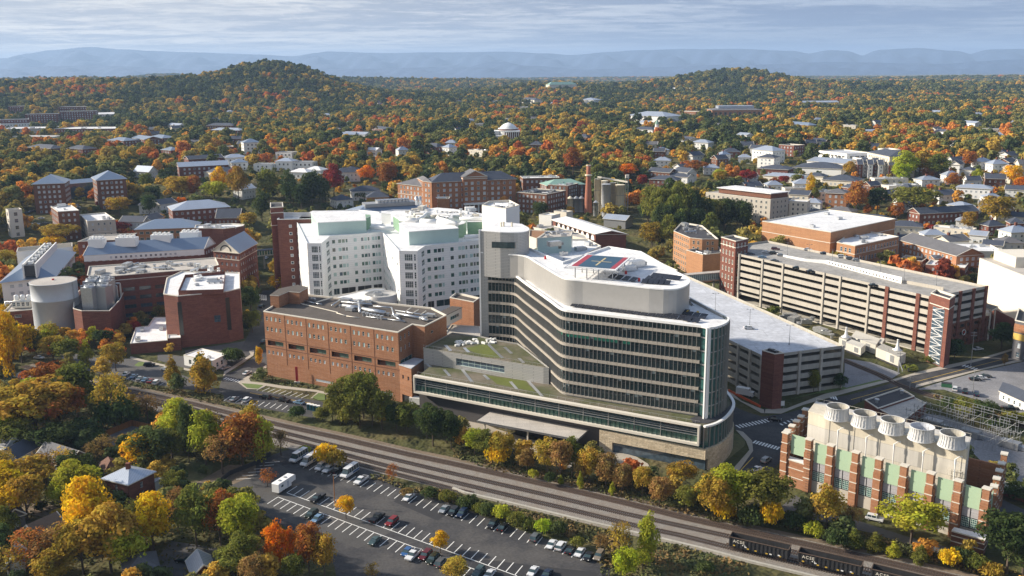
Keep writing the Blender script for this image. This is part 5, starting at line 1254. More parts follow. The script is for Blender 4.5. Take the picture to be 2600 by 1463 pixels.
 for a,b_ in((f1,f2),(f2,g2),(f0+bw*.95,g2)):
  k=int((b_-a).length/2.5)
  for i in range(k+1):p=a+(b_-a)*(i/k);rb.tube((p.x,p.y,z),(p.x,p.y,z+1),.04,4)
  rb.tube((a.x,a.y,z+1),(b_.x,b_.y,z+1),.04,4)
 part(blk,'guard_rail',rb,'trim')
plant()
def small_right():
 H=4.6;a=P('G',865,470,flat=H).xy;b=P('G',938,518,flat=H).xy;d_=P('G',1065,405,flat=H).xy;c=b+(d_-a)
 bld('brick_shed','small brick shed with black roof behind the cooling fans','shed',[a,b,c,d_],H,'brick_red','roof_black',z0=0,margin=1,parapet=.4,units=2,seed=6)
 a2=b;b2=P('G',1075,590,flat=4.0).xy;a3=P('G',940,520,flat=4).xy;c2=P('G',1205,488,flat=4.0).xy
 bld('brick_shed','brick shed with bare cream roof joined to the black-roofed shed behind the cooling fans','shed',[a3+Vector((.3,-.3)),b2,c2,a3+(c2-b2)+Vector((.3,-.3))],4.0,'brick_red','roof_beige',z0=0,margin=1,parapet=.25)
 def encl(k,pts,h,label,z0=.8,stack=None,legs=True):
  q=[p.xy for p in PF(k,pts,h)];q.append(q[0]+(q[2]-q[1]));cx=sum(p.x for p in q)/4;cy=sum(p.y for p in q)/4
  t=thing('generator_enclosure',label,'generator',(cx,cy,0));claim(q,1);part(t,'casing',MB().prism(q,z0,h),'white_gen' if 'white_gen' in MAT else mat('white_gen',(.58,.56,.50),.6,var=.06,pattern=('brick',3,5,.04)));part(t,'skid',MB().prism(inset(q,.3),0.05,z0),'dark_metal')
  d_=(q[1]-q[0]).normalized();n=Vector((d_.y,-d_.x));m=q[0]+(q[1]-q[0])*.7+n*.05;part(t,'louvre',MB().obox(tuple(m),(d_.x,d_.y),1.2,.06,z0+.6,h-.6),'metal_grey')
  if stack:
   p=P(k,*stack,flat=h);mb=MB();mb.rev([(1.1,h),(1.1,h+.8),(.8,h+1.2),(.45,h+3.0),(.45,h+4.6),(.55,h+4.7),(.05,h+4.8)],p.x,p.y,12);mb.box(p.x-1.6,p.y-1.4,h,p.x+1.6,p.y+1.4,h+.35);part(t,'exhaust_stack',mb,'white',True)
  return t
 encl('X5',[(635,385),(800,445),(850,405)],4.5,'cream generator box standing left of its neighbours below the tan garage',1.2)
 encl('X5',[(965,440),(1220,545),(1290,500)],5,'long cream generator box with white exhaust stack near the railway crossing',.9,stack=(1195,470))
 encl('X5',[(690,320),(960,415),(1010,345)],4.4,'long cream equipment container nearest the foot of the tan garage',.3)
 encl('X5',[(560,330),(640,360),(700,320)],5,'small grey generator box with white exhaust stack at the left of the row',.6,stack=(635,330))
 encl('X5',[(985,380),(1030,395),(1060,345)],4,'narrow cream box against the tan garage wall',.3)
 rr=random.Random(9)
 for i,(x,y,s)in enumerate([(200,150,1.7),(270,125,1.8),(70,130,1.6),(120,180,1.4),(300,235,1.6),(360,250,1.4),(420,270,1.5),(480,310,1.6),(20,95,1.5)]):
  p=P('X5',x,y+30);t=thing('tank_unit','small white and grey machine in the utility yard, '+['with dome top','tall','low','boxy','cylindrical'][i%5],'machinery',(p.x,p.y,0),group='machines in the yard between the garages');claim([(p.x-2,p.y-2),(p.x+2,p.y-2),(p.x+2,p.y+2),(p.x-2,p.y+2)],1)
  part(t,'casing',unit_mb((0,1,3)[i%3],p.x,p.y,0,s*1.5,i*.4),['galv','metal_grey'])
 def pole(k,x,y,h,label,arms=True):
  p=P(k,x,y);t=thing('utility_pole',label,'utility pole',(p.x,p.y,0));part(t,'post',MB().tube((p.x,p.y,0),(p.x,p.y,h),.16,6,0,.1),'metal_grey')
  if arms:
   for z in(h-.6,h-1.8):part(t,'crossarm',MB().box(p.x-1.3,p.y-.07,z-.07,p.x+1.3,p.y+.07,z+.07),'metal_grey')
  return t
 pole('X5',1995,640,15,'tall grey pole beside the street in front of the brown garage wing');pole('X5',1210,720,9,'railway signal mast left of the level crossing');pole('X5',2015,940,10,'dark lamp post in the gravel lot right of the level crossing',False);pole('X5',1085,600,6,'short pole beside the cream generator box',False);pole('X5',1330,890,5,'railway signal post right of the level crossing')
 p=P('X5',1200,740);q=P('X5',1345,870);t=thing('signal_gantry','white railway crossing signal arm over the street','crossing signal',(p.x,p.y,0));mb=MB();mb.tube((p.x,p.y,0),(p.x,p.y,6.5),.15,6);mb.tube((p.x,p.y,6.2),(q.x-3,q.y+2,6.2),.12,5);mb.tube((p.x,p.y,5.6),(q.x-3,q.y+2,5.6),.08,5);part(t,'mast',mb,'galv')
 for u in(.3,.6,.9):a=p.lerp(q,u*.8);part(t,'lamp',MB().rev([(.3,5.3),(.3,6.4)],a.x,a.y,8,0,True),'dark_metal')
 for k,x,y,m_,lab in(('X5',1730,870,'green_bin','dark green skip beside the parked white SUV in the gravel lot'),):
  p=P(k,x,y);t=thing('skip',lab,'skip',(p.x,p.y,0));q=MB();q.obox((p.x,p.y),(.9,-.42),1.9,1.0,.15,1.6);part(t,'body',q,m_);part(t,'lid',MB().obox((p.x,p.y),(.9,-.42),1.95,1.05,1.6,1.72),'dark_metal')
 q=[p.xy for p in PF('G',[(1615,420),(1690,470),(1880,540)],3.4)];q=[q[0],q[2],q[2]+Vector((6,9)),q[0]+Vector((6,9))]
 bld('white_cottage','low white building with dark roof at the right edge beside the gravel lot','house',q,3.4,'white','roof_slate',z0=0,floors=1,sp=2.8,w=1,wh=1.6,glass='glass_dark',rt='hip',rh=2.4,margin=1)
 q=[p.xy for p in PF('G',[(1610,940),(1800,1000),(1800,960),(1620,915)],3)]
 t=thing('yard_wall','low brick wall with cream coping behind the right end of the cooling plant','wall',(q[0].x,q[0].y,0));part(t,'wall',MB().prism(q,0,2.6),'brick_red');part(t,'coping',MB().prism(inset(q,-.1),2.6,2.8),'trim')
 rr=random.Random(12)
 t=thing('substation','electrical substation of thin grey steel frames, insulators and busbars beyond the cooling stacks','substation',(P('G',1500,650).x,P('G',1500,650).y,0))
 O=P('G',1215,560).xy;X1_=P('G',1740,705).xy;dd=(X1_-O);L_=dd.length;dd.normalize();nn=Vector((-dd.y,dd.x))*-1
 for j in range(5):
  for i in range(9):
   p=O+dd*(i+.3)*L_/8.5+nn*(j*5.5-1)
   if p.y<0:continue
   mb=MB();h=rr.choice((4.5,6,7.5));w=1.5
   if rr.random()<.3:continue
   for s in(-1,1):mb.tube((*(p+dd*s*w),0),(*(p+dd*s*w),h),.08,4)
   mb.tube((*(p-dd*w*1.3),h),(*(p+dd*w*1.3),h),.09,4);mb.tube((*(p-dd*w),h*.3),(*(p+dd*w),h*.75),.07,4)
   part(t,'steel_frame',mb,'metal_grey')
   mb=MB()
   for s in(-1,0,1):c=p+dd*s*w;mb.rev([(.1,h),(.15,h+.3),(.09,h+.5),(.14,h+.7),(.05,h+.9)],c.x,c.y,5)
   part(t,'insulator',mb,'metal_grey')
  a=O+nn*(j*5.5-1);b=a+dd*L_;mb=MB()
  for z in(6.5,8.5):mb.tube((*a,z),(*b,z),.06,4)
  part(t,'busbar',mb,'galv')
 for i in range(4):
  p=O+dd*(6+i*13)+nn*8;part(t,'transformer',unit_mb(3,p.x,p.y,0,2.0,atan2(dd.y,dd.x)),['metal_grey','galv'])
 for i,(x,y)in enumerate([(1055,905),(1100,915),(1145,925),(1195,935)]):
  p=P('N5',x,y+10);tl=thing('portable_toilet',['leftmost','second from the left','third from the left','rightmost'][i]+' of the teal portable toilets beside the railway trees','portable toilet',(p.x,p.y,0),group='teal portable toilets by the parking bays');part(tl,'cabin',MB().box(p.x-.6,p.y-.6,.05,p.x+.6,p.y+.6,2.1),'teal');part(tl,'roof',MB().box(p.x-.65,p.y-.65,2.1,p.x+.65,p.y+.65,2.35),'white');part(tl,'door',MB().box(p.x-.4,p.y-.64,.2,p.x+.4,p.y-.6,1.95),'glass_teal')
 p=P('F',40,700);t=thing('box_trailer','white box trailer parked at the left end of the glass podium','trailer',(p.x,p.y,0));part(t,'box',MB().obox((p.x,p.y),(.93,-.36),3.4,1.2,.9,3.4),'white');
 for s in(-1.6,-.6):part(t,'wheel',MB().tube((p.x+s,p.y-1.0-s*.36,.45),(p.x+s,p.y-1.3-s*.36,.45),.45,10),'tyre')
 p=P('N5',885,535);t=thing('banner_sign','red banner sign standing against the orange brick wall','sign',(p.x,p.y,0));part(t,'panel',MB().box(p.x-.5,p.y-.1,.8,p.x+.5,p.y+.1,7.0),'red_paint');part(t,'base',MB().box(p.x-1.1,p.y-.4,0,p.x+1.1,p.y+.4,.8),'trim')
 p=P('G',400,520);t=thing('street_sign','white framed information sign beside the brick stair tower','sign',(p.x,p.y,0));part(t,'panel',MB().box(p.x-1.2,p.y-.06,1.2,p.x+1.2,p.y+.06,3),'white');part(t,'post',MB().tube((p.x-1,p.y,0),(p.x-1,p.y,1.2),.08,6),'metal_grey');part(t,'post',MB().tube((p.x+1,p.y,0),(p.x+1,p.y,1.2),.08,6),'metal_grey')
 p=P('G',190,450);t=thing('box_truck','white box truck parked behind the orange barriers at the concrete garage','truck',(p.x,p.y,0));ax=Vector((.82,-.57));
 part(t,'box',MB().obox((p.x,p.y),tuple(ax),2.6,1.15,.9,3.5),'white');cb=p.xy+ax*3.4;part(t,'cab',MB().obox(tuple(cb),tuple(ax),.8,1.05,.7,2.4),'white');part(t,'windscreen',MB().obox(tuple(cb+ax*.8),tuple(ax),.06,.9,1.5,2.3),'glass_dark')
 for s in(-1.5,3.3):
  for w in(-1,1):c=p.xy+ax*s+Vector((-ax.y,ax.x))*w;part(t,'wheel',MB().tube((c.x,c.y,.45),(c.x-ax.y*.25*w,c.y+ax.x*.25*w,.45),.45,10),'tyre')
 B0=P('G',108,425).xy;B1=P('G',285,515).xy;mb=MB();m=(B0+B1)/2;dd=(B1-B0).normalized();mb.obox(tuple(m),(dd.x,dd.y),(B1-B0).length/2,.12,.05,1.0);solo('safety_barrier','long orange safety barrier along the pavement below the concrete garage','barrier',mb,'orange',(m.x,m.y,0))
small_right()
def quad(k,a,b,c,h):
 "a front-left, b front-right, c rear corner behind b; rear-left completed"
 A,B,Cc=[P(k,*q,h).xy for q in(a,b,c)];return[A,B,Cc,A+(Cc-B)]
def quadl(k,a,b,d,h):
 A,B,D=[P(k,*q,h).xy for q in(a,b,d)];return[A,B,B+(D-A),D]
def quadd(k,a,b,dep,h):
 A,B=[P(k,*q,h).xy for q in(a,b)];d=(B-A).normalized();n=Vector((-d.y,d.x))
 if n.y<0:n=-n
 return[A,B,B+n*dep,A+n*dep]
def left_campus():
 c=(P('A',212,940,flat=24.2).xy+P('A',570,910,flat=24.2).xy)/2;r=10.6;c=P('X6',815,440,flat=24.6).xy
 t=thing('storage_tank','tall round pale grey water tank at the far left','tank',(c.x,c.y,0));claim([(c.x-r,c.y-r),(c.x+r,c.y-r),(c.x+r,c.y+r),(c.x-r,c.y+r)],1)
 part(t,'shell',MB().rev([(r,0),(r,15.9),(r+.12,16),(r+.12,16.4),(r,16.5),(r,24.2),(r+.15,24.3),(r+.15,24.6),(r-.1,24.6)],c.x,c.y,56),'tank',True)
 part(t,'top',MB().rev([(r-.1,24.5),(.1,25.0)],c.x,c.y,56),'roof_beige');part(t,'hatch',MB().rev([(.6,24.8),(.6,25.6),(.1,25.7)],c.x,c.y,10),'red_paint')
 lb=MB();a=R(-15)
 for s in(-.3,.3):lb.tube((c.x+(r+.3)*cos(a)-s*sin(a),c.y+(r+.3)*sin(a)+s*cos(a),0),(c.x+(r+.3)*cos(a)-s*sin(a),c.y+(r+.3)*sin(a)+s*cos(a),24.5),.06,4)
 part(t,'ladder',lb,'metal_grey')
 z=14.5;q=[p.xy for p in PF('X6',[(1120,865),(1250,900),(1680,900),(1840,730),(1900,600),(1780,520),(1300,520),(1200,600),(1130,760)],z)]
 t=bld('chiller_enclosure','brown-red brick enclosure holding tall silver chillers right of the round tank','building',q,z,'brick_red','roof_black',z0=0,margin=2,parapet=2.2)
 z1=24.0;
 for i,(x,y)in enumerate([(1375,515),(1400,420),(1440,390),(1580,500),(1610,420),(1620,380)]):
  p=P('X6',x,y,flat=z1);w=3.0
  mb=MB();mb.obox((p.x,p.y),(.97,-.22),w,w,12,z1-.6,0);part(t,'chiller',mb,'galv' if i!=3 else 'metal_grey')
  mb=MB();mb.rev([(2.6,z1-.6),(2.7,z1-.2),(2.5,z1+.6),(2.1,z1+.6),(2.1,z1-.3)],p.x,p.y,18);part(t,'fan_ring',mb,'galv')
 for x,y in((1250,640),(1270,760),(1790,520),(1800,640),(1850,600)):
  p=P('X6',x,y,flat=16);part(t,'pipe',MB().path([(p.x,p.y,12),(p.x,p.y,20),(p.x+2*(1 if x<1500 else-1),p.y,20)],.45,8),'galv')
 H=24.5;q=[p.xy for p in PF('A',[(1203,1003),(1308,1018),(1662,985),(1765,962),(1762,845),(1340,835),(1228,885)],H)]
 t=bld('brick_block','tall windowless red brick block with white roof of ducts beside the lane','building',q,H,'brick_red','roof_white',z0=0,margin=2,parapet=.6,trim=[H])
 a,b=q[1],q[2];d=(b-a).normalized();n=Vector((d.y,-d.x));Ln=(b-a).length
 pwin(t,[((*(a+d*Ln*.78+n*.03),12),atan2(d.y,d.x),2.8,3.2,'glass_dark','frame_dark',4,3,.1)])
 sb=MB();
 for p,w in((a,.9),(b,.9)):sb.obox(tuple(p+n*.03+d*(.4 if w else 0)),(d.x,d.y),w,.1,6,H-3)
 part(t,'slot_window',sb,'glass_deep')
 q2=[p.xy for p in PF('A',[(1310,960),(1640,950),(1655,820),(1360,845)],H+3)];mb=MB();mb.prism(inset(q2,0),H-.5,H+1.8,0,cap=False);part(t,'roof_screen',mb,'brick_red');part(t,'upper_roof',MB().prism(inset(q2,.3),H-.5,H+.3),'roof_white')
 rr=random.Random(5)
 for i in range(22):
  u=rr.uniform(.2,.95);v=rr.uniform(.1,1.3);p=P('A',1370+u*270,955-v*120,flat=H+.3);part(t,'roof_unit',unit_mb(rr.choice((0,1,2,3)),p.x,p.y,H+.3,rr.uniform(.8,1.8),rr.uniform(0,3)),[rr.choice(('galv','white')),'metal_grey'])
 z=5.2;q=[p.xy for p in PF('A',[(958,1368),(1232,1345),(1222,1175),(1135,1175),(1090,1240),(1000,1250)],z)]
 bld('low_annex','low red brick annex with white membrane roof left of the windowless block','building',q,z,'brick_red','roof_white',z0=0,margin=1,units=3,seed=4,parapet=.3)
 q=[p.xy for p in PF('A',[(1235,1330),(1330,1325),(1325,1300),(1235,1305)],6)];bld('low_annex','narrow low brick link with white roof at the foot of the windowless block','building',q,6,'brick_red','roof_white',z0=0,margin=0,parapet=.3)
 q=[p.xy for p in PF('N1',[(928,92),(1240,160),(1395,82),(1130,20)],4.6)]
 bld('white_pavilion','small white pavilion with flat white roof beside the left car park','pavilion',q,4.6,'white','roof_white',z0=0,margin=1,floors=1,sp=3.4,w=1.6,wh=2,glass='glass_dark',parapet=.2,units=1,seed=2,edges=None)
 H=23.5;A=P('A',640,868,flat=H).xy;B=P('A',1500,812,flat=H).xy;A2=P('A',835,880,flat=H).xy
 q=[P('A',640,868,flat=H).xy,P('A',830,872,flat=H).xy,P('A',1505,815,flat=H).xy,P('A',1610,790,flat=H).xy,P('A',1585,735,flat=H).xy,P('A',655,800,flat=H).xy]
 t=bld('laboratory_building','wide red brick laboratory with rows of big dark windows and beige roof','building',q,H,'brick_red','roof_beige',z0=0,margin=2,parapet=.6,trim=[H-2.2],floors=5,sp=7.6,w=5.6,wh=2.0,glass='glass_dark',mx=4,my=1,frame='frame_dark',skip=lambda i,f,j,k:f==4)
 a,b=ccw(q)[1],ccw(q)[2];
 runits(t,inset(q,2),H-.6,34,5,.8,1.9,('galv','metal_grey'))
 pts=ccw(q)
 for k in range(6):
  a,b=pts[k],pts[(k+1)%6]
  if facing(a,b)and(b-a).length>50:
   d=(b-a).normalized();n=Vector((d.y,-d.x));Ln=(b-a).length;ws=[];
   for j in range(int(Ln/7.6)):ws.append(((*(a+d*(4+j*7.6)+n*.04),18.3),atan2(d.y,d.x),5.8,4.6,'glass_deep','frame_dark',2,1,.1))
   pwin(t,ws)
 H=25.5;q=[P('A',615,722,flat=H).xy,P('A',1502,672,flat=H).xy];bk=P('A',1500,592,flat=31).xy-P('A',1502,672,flat=H).xy;q=[q[0],q[1],q[1]+Vector((1,17)),q[0]+Vector((1,17))]
 t=bld('long_blue_roof_hall','long brick hall under a pale blue metal roof with four white vent boxes','hall',q,H,'brick_red','roof_bluemetal',z0=0,margin=2,floors=6,sp=3.6,w=1.5,wh=1.7,glass='glass_white',rt='gable',rh=5.5,over=.3,gable_mat='white',first=0)
 d=(q[1]-q[0]).normalized();n=Vector((d.y,-d.x));Ln=(q[1]-q[0]).length;m=(q[0]+q[1])/2
 part(t,'clerestory_wall',MB().obox(tuple(m+n*.1),(d.x,d.y),Ln/2,.12,H-3.4,H-.05),'white');ws=[((*(q[0]+d*(Ln*.22+i*2.6)+n*.27),H-1.9),atan2(d.y,d.x),1.3,1.3,'glass_blue','white',1,2,.1)for i in range(int(Ln*.58/2.6))];pwin(t,ws)
 for x,x2,y in((660,765,610),(860,1005,600),(1118,1260,580),(1332,1470,560)):
  zt=34;a=P('A',x,y-20,flat=zt).xy;b=P('A',x2,y-20,flat=zt).xy;dd=(b-a).normalized();m=(a+b)/2
  part(t,'vent_box',MB().obox(tuple(m),(dd.x,dd.y),(b-a).length/2,2.6,H+3,zt-.5),'white')
  vb=MB();
  for s in(-.7,-.25,.25,.7):
   for w in(-1,1):c=m+dd*s*(b-a).length/2+Vector((-dd.y,dd.x))*w*1.2;vb.rev([(.7,zt-.5),(.6,zt+.5),(.75,zt+.6),(.1,zt+.8)],c.x,c.y,8)
  part(t,'vent',vb,'white')
 H=27;q=quad('A',(1568,672),(1755,690),(1752,545),H);q=[q[0],q[1],q[1]+Vector((2,30)),q[0]+Vector((2,30))]
 t=bld('pediment_building','red brick building with cream arched pediment gable at the end of the blue-roofed hall','building',q,H-1,'brick_red','roof_bluemetal_y',z0=0,margin=2,floors=6,sp=3.4,w=1.4,wh=1.7,glass='glass_white',rt='gable',rh=6.5,over=.8,gable_mat='cream',ridge=None,trim=[H-1,H-5])
 d=(q[1]-q[0]).normalized();n=Vector((d.y,-d.x));m=(q[0]+q[1])/2+n*.12;ab=MB()
 for k in range(10):
  a0=pi*k/10;a1=pi*(k+1)/10;ab.add([(*(m+d*4*cos(a0)),H-.6+3.4*sin(a0)),(*(m+d*4*cos(a1)),H-.6+3.4*sin(a1)),(*(m+d*3.2*cos(a1)),H-.6+2.7*sin(a1)),(*(m+d*3.2*cos(a0)),H-.6+2.7*sin(a0))],[(0,1,2,3)])
 part(t,'arch_window',ab,'glass_deep')
 a=P('A',1770,690,flat=14).xy;b=P('B',270,668,flat=14).xy;t=thing('street_bridge','glazed footbridge over the street left of the white hospital','footbridge',(a.x,a.y,0));d=(b-a).normalized();m=(a+b)/2;L_=(b-a).length/2
 part(t,'deck',MB().obox(tuple(m),(d.x,d.y),L_,2,9.8,10.6),'concrete');part(t,'glazing',MB().obox(tuple(m),(d.x,d.y),L_,1.8,10.6,13.2),'glass_teal');part(t,'roof',MB().obox(tuple(m),(d.x,d.y),L_,2.2,13.2,13.7),'roof_slate')
 mb=MB();
 for i in range(12):c=a+(b-a)*((i+.5)/12);mb.obox(tuple(c-Vector((-d.y,d.x))*1.9),(d.x,d.y),.12,.08,10.6,13.2)
 part(t,'mullions',mb,'trim')
 for u in(.3,.7):c=a+(b-a)*u;part(t,'support',MB().tube((c.x,c.y,0),(c.x,c.y,9.8),.6,8),'concrete')
 H=17;q=[P('A',20,925,flat=H).xy,P('A',470,905,flat=H).xy];d=(q[1]-q[0]).normalized();n=Vector((-d.y,d.x));q=[q[0]-d*4,q[1],q[1]+n*0,q[0]]
 A=P('A',10,920,flat=H).xy;B=P('A',400,875,flat=H).xy;Cc=P('A',545,700,flat=H).xy;q=[A,B,Cc,A+(Cc-B)]
 t=bld('blue_hip_building','large white building with pale blue hipped metal roof and skylight trench behind the tank','building',q,H,'white','roof_bluemetal',z0=0,margin=2,rt='hip',rh=7,over=1.2,floors=4,sp=4,w=2,wh=1.8,glass='glass_blue')
 a1=P('A',215,790,flat=H+8).xy;b1=P('A',370,635,flat=H+8).xy;dd=(b1-a1).normalized();m=(a1+b1)/2;nn=Vector((-dd.y,dd.x))
 part(t,'roof_trench',MB().obox(tuple(m),(dd.x,dd.y),(b1-a1).length/2,2.6,H+2,H+7.5,0),'dark_metal');
 for s in(-1,1):part(t,'trench_wall',MB().obox(tuple(m+nn*s*3),(dd.x,dd.y),(b1-a1).length/2+1,.35,H+1,H+8.6),'white')
 for i in range(7):c=a1+(b1-a1)*((i+.5)/7);part(t,'skylight_unit',unit_mb(0,c.x,c.y,H+7.4,1.8,atan2(dd.y,dd.x)),['white','galv'])
 q=quad('A',(120,690),(530,650),(530,612),18);bld('white_parapet_building','flat-topped building with high white parapet behind the blue hipped roof','building',q,18,'white','roof_beige',margin=2,parapet=3,units=5,seed=8)
 q=quadl('A',(20,1138),(235,1118),(90,1070),9);bld('brick_annex','low brick annex with glazed rooftop plant left of the round tank','building',q,9,'brick_red','roof_beige',z0=0,margin=2,floors=2,sp=6,w=3,wh=1.6,glass='glass_blue',parapet=.5)
 t=thing('rooftop_plant','white cylinders and pipes standing on a glazed plant room left of the tank','plant room',(P('X6',290,760,flat=12).x,P('X6',290,760,flat=12).y,9));a=P('X6',180,860,flat=9).xy;b=P('X6',470,850,flat=9).xy;d=(b-a).normalized();m=(a+b)/2+Vector((0,2.5));L_=(b-a).length/2
 part(t,'plant_room',MB().obox(tuple(m),(d.x,d.y),L_,2.4,8.9,12.5),'cream');pwin(t,[((*(a+d*(1.2+i*2.2)+Vector((0,.05))),10.8),atan2(d.y,d.x),1.5,2,'glass_deep','white',2,2,.1)for i in range(int(2*L_/2.2))])
 for i in range(4):c=a+d*(1.5+i*3)+Vector((0,2.5));part(t,'cylinder',MB().rev([(1.1,12.5),(1.1,14.6),(.9,15.0),(.1,15.2)],c.x,c.y,14),'white',True)
 part(t,'pipe',MB().path([(a.x-3,a.y,9),(a.x-3,a.y,12.2),(b.x,b.y,12.2)],.3,8),'galv',True)
 H=26;A=P('A',1430,512,H).xy;B=P('A',1560,515,H).xy;e=[p.xy for p in(P('A',x,y,H)for x,y in((1640,520),(1730,510),(1790,495),(1798,480),(1700,470),(1440,480)))]
 bld('round_ended_building','red brick building with rounded end and white flat roof behind the pediment','building',[A,B]+e,H,'brick_red','roof_white',margin=2,units=6,seed=3,floors=0,parapet=.8)
 q=quadl('A',(570,612),(900,600),(690,548),16);bld('brown_flat_building','low brown brick building with beige flat roof in front of the long blue roof','building',q,16,'brick_red','roof_beige',margin=2,units=4,seed=11,floors=3,sp=4)
 q=quadd('A',(985,492),(1330,480),22,17);q=quadd('A',(990,500),(1440,490),24,15)
 bld('blue_roof_pavilion','brick building with broad pale blue hipped roof and glazed entrance bay','building',q,13,'brick_tan','roof_bluemetal',margin=2,rt='hip',rh=5,floors=3,sp=4,w=2.6,wh=1.8,glass='glass_teal')
 q=quadd('A',(1268,378),(1690,345),26,14);bld('pale_roof_hall','long brick building with pale tin hipped roof between trees','building',q,13,'brick_red','roof_tin',margin=2,rt='hip',rh=5,floors=3,sp=4,w=1.6,wh=1.8)
 q=[p.xy for p in(P('A',x,y,9)for x,y in((-200,700),(130,655),(355,505),(260,475),(-150,520)))]
 t=garage('far_deck','pale concrete parking deck with ramp at the far left','g' and q,9,3,8,wall='concrete',deck='deck_pale',margin=3)
 q=quadl('A',(60,390),(165,375),(75,372),20);bld('pale_stair_tower','pale concrete open stair tower above the far left parking deck','stair tower',quadd('A',(60,385),(160,375),9,20),20,'trim','roof_beige',margin=1,floors=4,sp=4,w=2.4,wh=2.6,glass='glass_dark')
 q=quad('A',(410,398),(580,385),(510,318),21);bld('white_roof_block','brown brick five-storey block with bright white roof and white bay','apartment block',[P('A',370,330,21).xy,P('A',425,395,21).xy,P('A',580,385,21).xy,P('A',520,318,21).xy],21,'brick_brown','roof_white',margin=2,floors=5,sp=3.6,w=1.3,wh=1.8,glass='glass_white',units=3,seed=2,trim=[21],parapet=.6)
 bld('louvre_roof_block','pale brick block with long slotted skylights on its white roof','building',[P('A',582,385,16).xy,P('A',640,465,16).xy,P('A',848,452,16).xy,P('A',770,368,16).xy],16,'concrete_warm','roof_white',margin=2,floors=4,sp=3.8,w=1.3,wh=1.7,glass='glass_blue',units=4,seed=7,trim=[16,8])
 q=[P('A',245,185,24).xy,P('A',480,180,24).xy];
 def dorm(k,a,b,dep,lab,h=24):
  q=quadd(k,a,b,dep,h);return bld('dormitory',lab,'dormitory',q,h,'brick_brown','roof_bluemetal',margin=2,rt='hip',rh=6,floors=6,sp=3.6,w=1.7,wh=1.9,glass='glass_white',over=1)
 t=dorm('A',(240,190),(470,185),26,'brown brick dormitory with blue hipped roof at the left end of a glazed link');dorm('A',(710,165),(925,150),26,'brown brick dormitory with blue hipped roof at the right end of a glazed link')
 bld('glazed_link','low glazed wing with blue roof joining the two blue-roofed dormitories','building',quadd('A',(490,175),(715,150),14,15),13,'glass_blue','roof_bluemetal',margin=1,rt='gable',rh=2.5,floors=0)
 def house(k,a,b,dep,h,lab,wall='siding',roof='roof_slate',rt='gable',rh=3.5,fl=2,name='house',cat='house',**kw):
  q=quadd(k,a,b,dep,h);return bld(name,lab,cat,q,h,wall,roof,margin=1.5,rt=rt,rh=rh,floors=fl,sp=2.9,w=1.0,wh=1.5,glass=kw.pop('glass','glass_blue'),**kw)
 house('A',(880,460),(1050,470),12,7,'white gabled house with dark slate roof beside a red tree','siding')
 house('A',(1110,460),(1200,425),10,7,'small white gabled house left of the pale tin roof','siding','roof_greyshingle')
 house('A',(1020,345),(1160,340),14,8,'grey house with hipped slate roof beside a round dark green tree','siding','roof_slate','hip')
 house('A',(1180,345),(1300,320),14,8,'white house with front gable and slate roof among orange trees','siding','roof_slate')
 house('A',(1590,440),(1760,440),16,9,'dark turreted house with steep slate gables near the tin-roofed hall','brick_red','roof_slate',rh=6)
 house('A',(985,90),(1095,105),10,7,'lone white cottage with steep gable among autumn trees','siding','roof_tin',rh=5)
 house('A',(1780,235),(1880,215),12,9,'white shop building with ribbed white roof edge among pines','siding','roof_white')
 z=7.0
 q=[p.xy for p in PF('N4',[(1195,560),(1470,440)],7)];q2=P('N4',1300,375,flat=7).xy;q=[q[0],q[1],q[1]+(q2-q[1])*1.0,q[0]+(q2-q[1])]
 A=P('N4',1230,565,flat=6.6).xy;B=P('N4',1475,445,flat=6.6).xy;d=(B-A).normalized();n=Vector((-d.y,d.x));
 t=bld('brick_house','two-storey red brick house with pale blue tin hipped roof at lower left','house',[A,B,B+n*10,A+n*10],6.6,'brick_red','roof_tin',z0=0,rt='hip',rh=2.2,floors=2,sp=4.6,w=1.1,wh=1.9,glass='glass_white',chim=1,over=.6,margin=1,mx=2,my=2,recess=True)
 p=B+d*1.6+n*3;part(t,'side_porch',MB().obox(tuple(p),(d.x,d.y),1.5,3,0,3.2),'siding');part(t,'porch_roof',MB().obox(tuple(p),(d.x,d.y),1.8,3.4,3.2,3.45),'roof_tin')
 def lowhouse(k,a,b,dep,h,lab,wall,roof,rt='gable',rh=2.6,fl=1,**kw):
  A=P(k,*a,flat=h).xy;B=P(k,*b,flat=h).xy;d=(B-A).normalized();n=Vector((-d.y,d.x));
  return bld(kw.pop('name','house'),lab,'house',[A,B,B+n*dep,A+n*dep],h,wall,roof,z0=0,rt=rt,rh=rh,floors=fl,sp=3.4,w=1,wh=1.4,glass='glass_blue',margin=1,over=.5,recess=False,**kw)
 lowhouse('N4',(650,385),(870,300),16,3.4,'low house with broad plain grey shingle roof beside the gravel yard','brick_brown','roof_greyshingle',rh=3.6)
 lowhouse('N4',(1010,450),(1150,420),8,3,'small house with brown shingle roof behind the tin-roofed brick house','brick_brown','brown_roof',rh=2.6,rt='hip')
 lowhouse('N4',(160,320),(390,190),9,3.6,'white clapboard house with dark slate roof at the left edge among trees','siding','roof_slate',fl=1)
 lowhouse('N4',(60,205),(190,160),9,4.4,'white gable end of a dark-roofed house farthest up the left edge','siding','roof_slate')
 lowhouse('N4',(60,900),(235,850),9,4.2,'dark slate-roofed house with one white-framed window at the left edge','roof_greyshingle','roof_slate',rh=2.4)
 lowhouse('N4',(210,1010),(345,1060),8,4,'tan-roofed bungalow with white gable and red porch','siding','roof_brown2' if 'roof_brown2' in MAT else(mat('roof_brown2',(.16,.12,.09),.9,var=.2)and 'roof_brown2'),rh=2.6)
 lowhouse('N4',(60,1360),(220,1330),8,4,'pale house half hidden under orange branches at the lower left corner','siding','deck_pale')
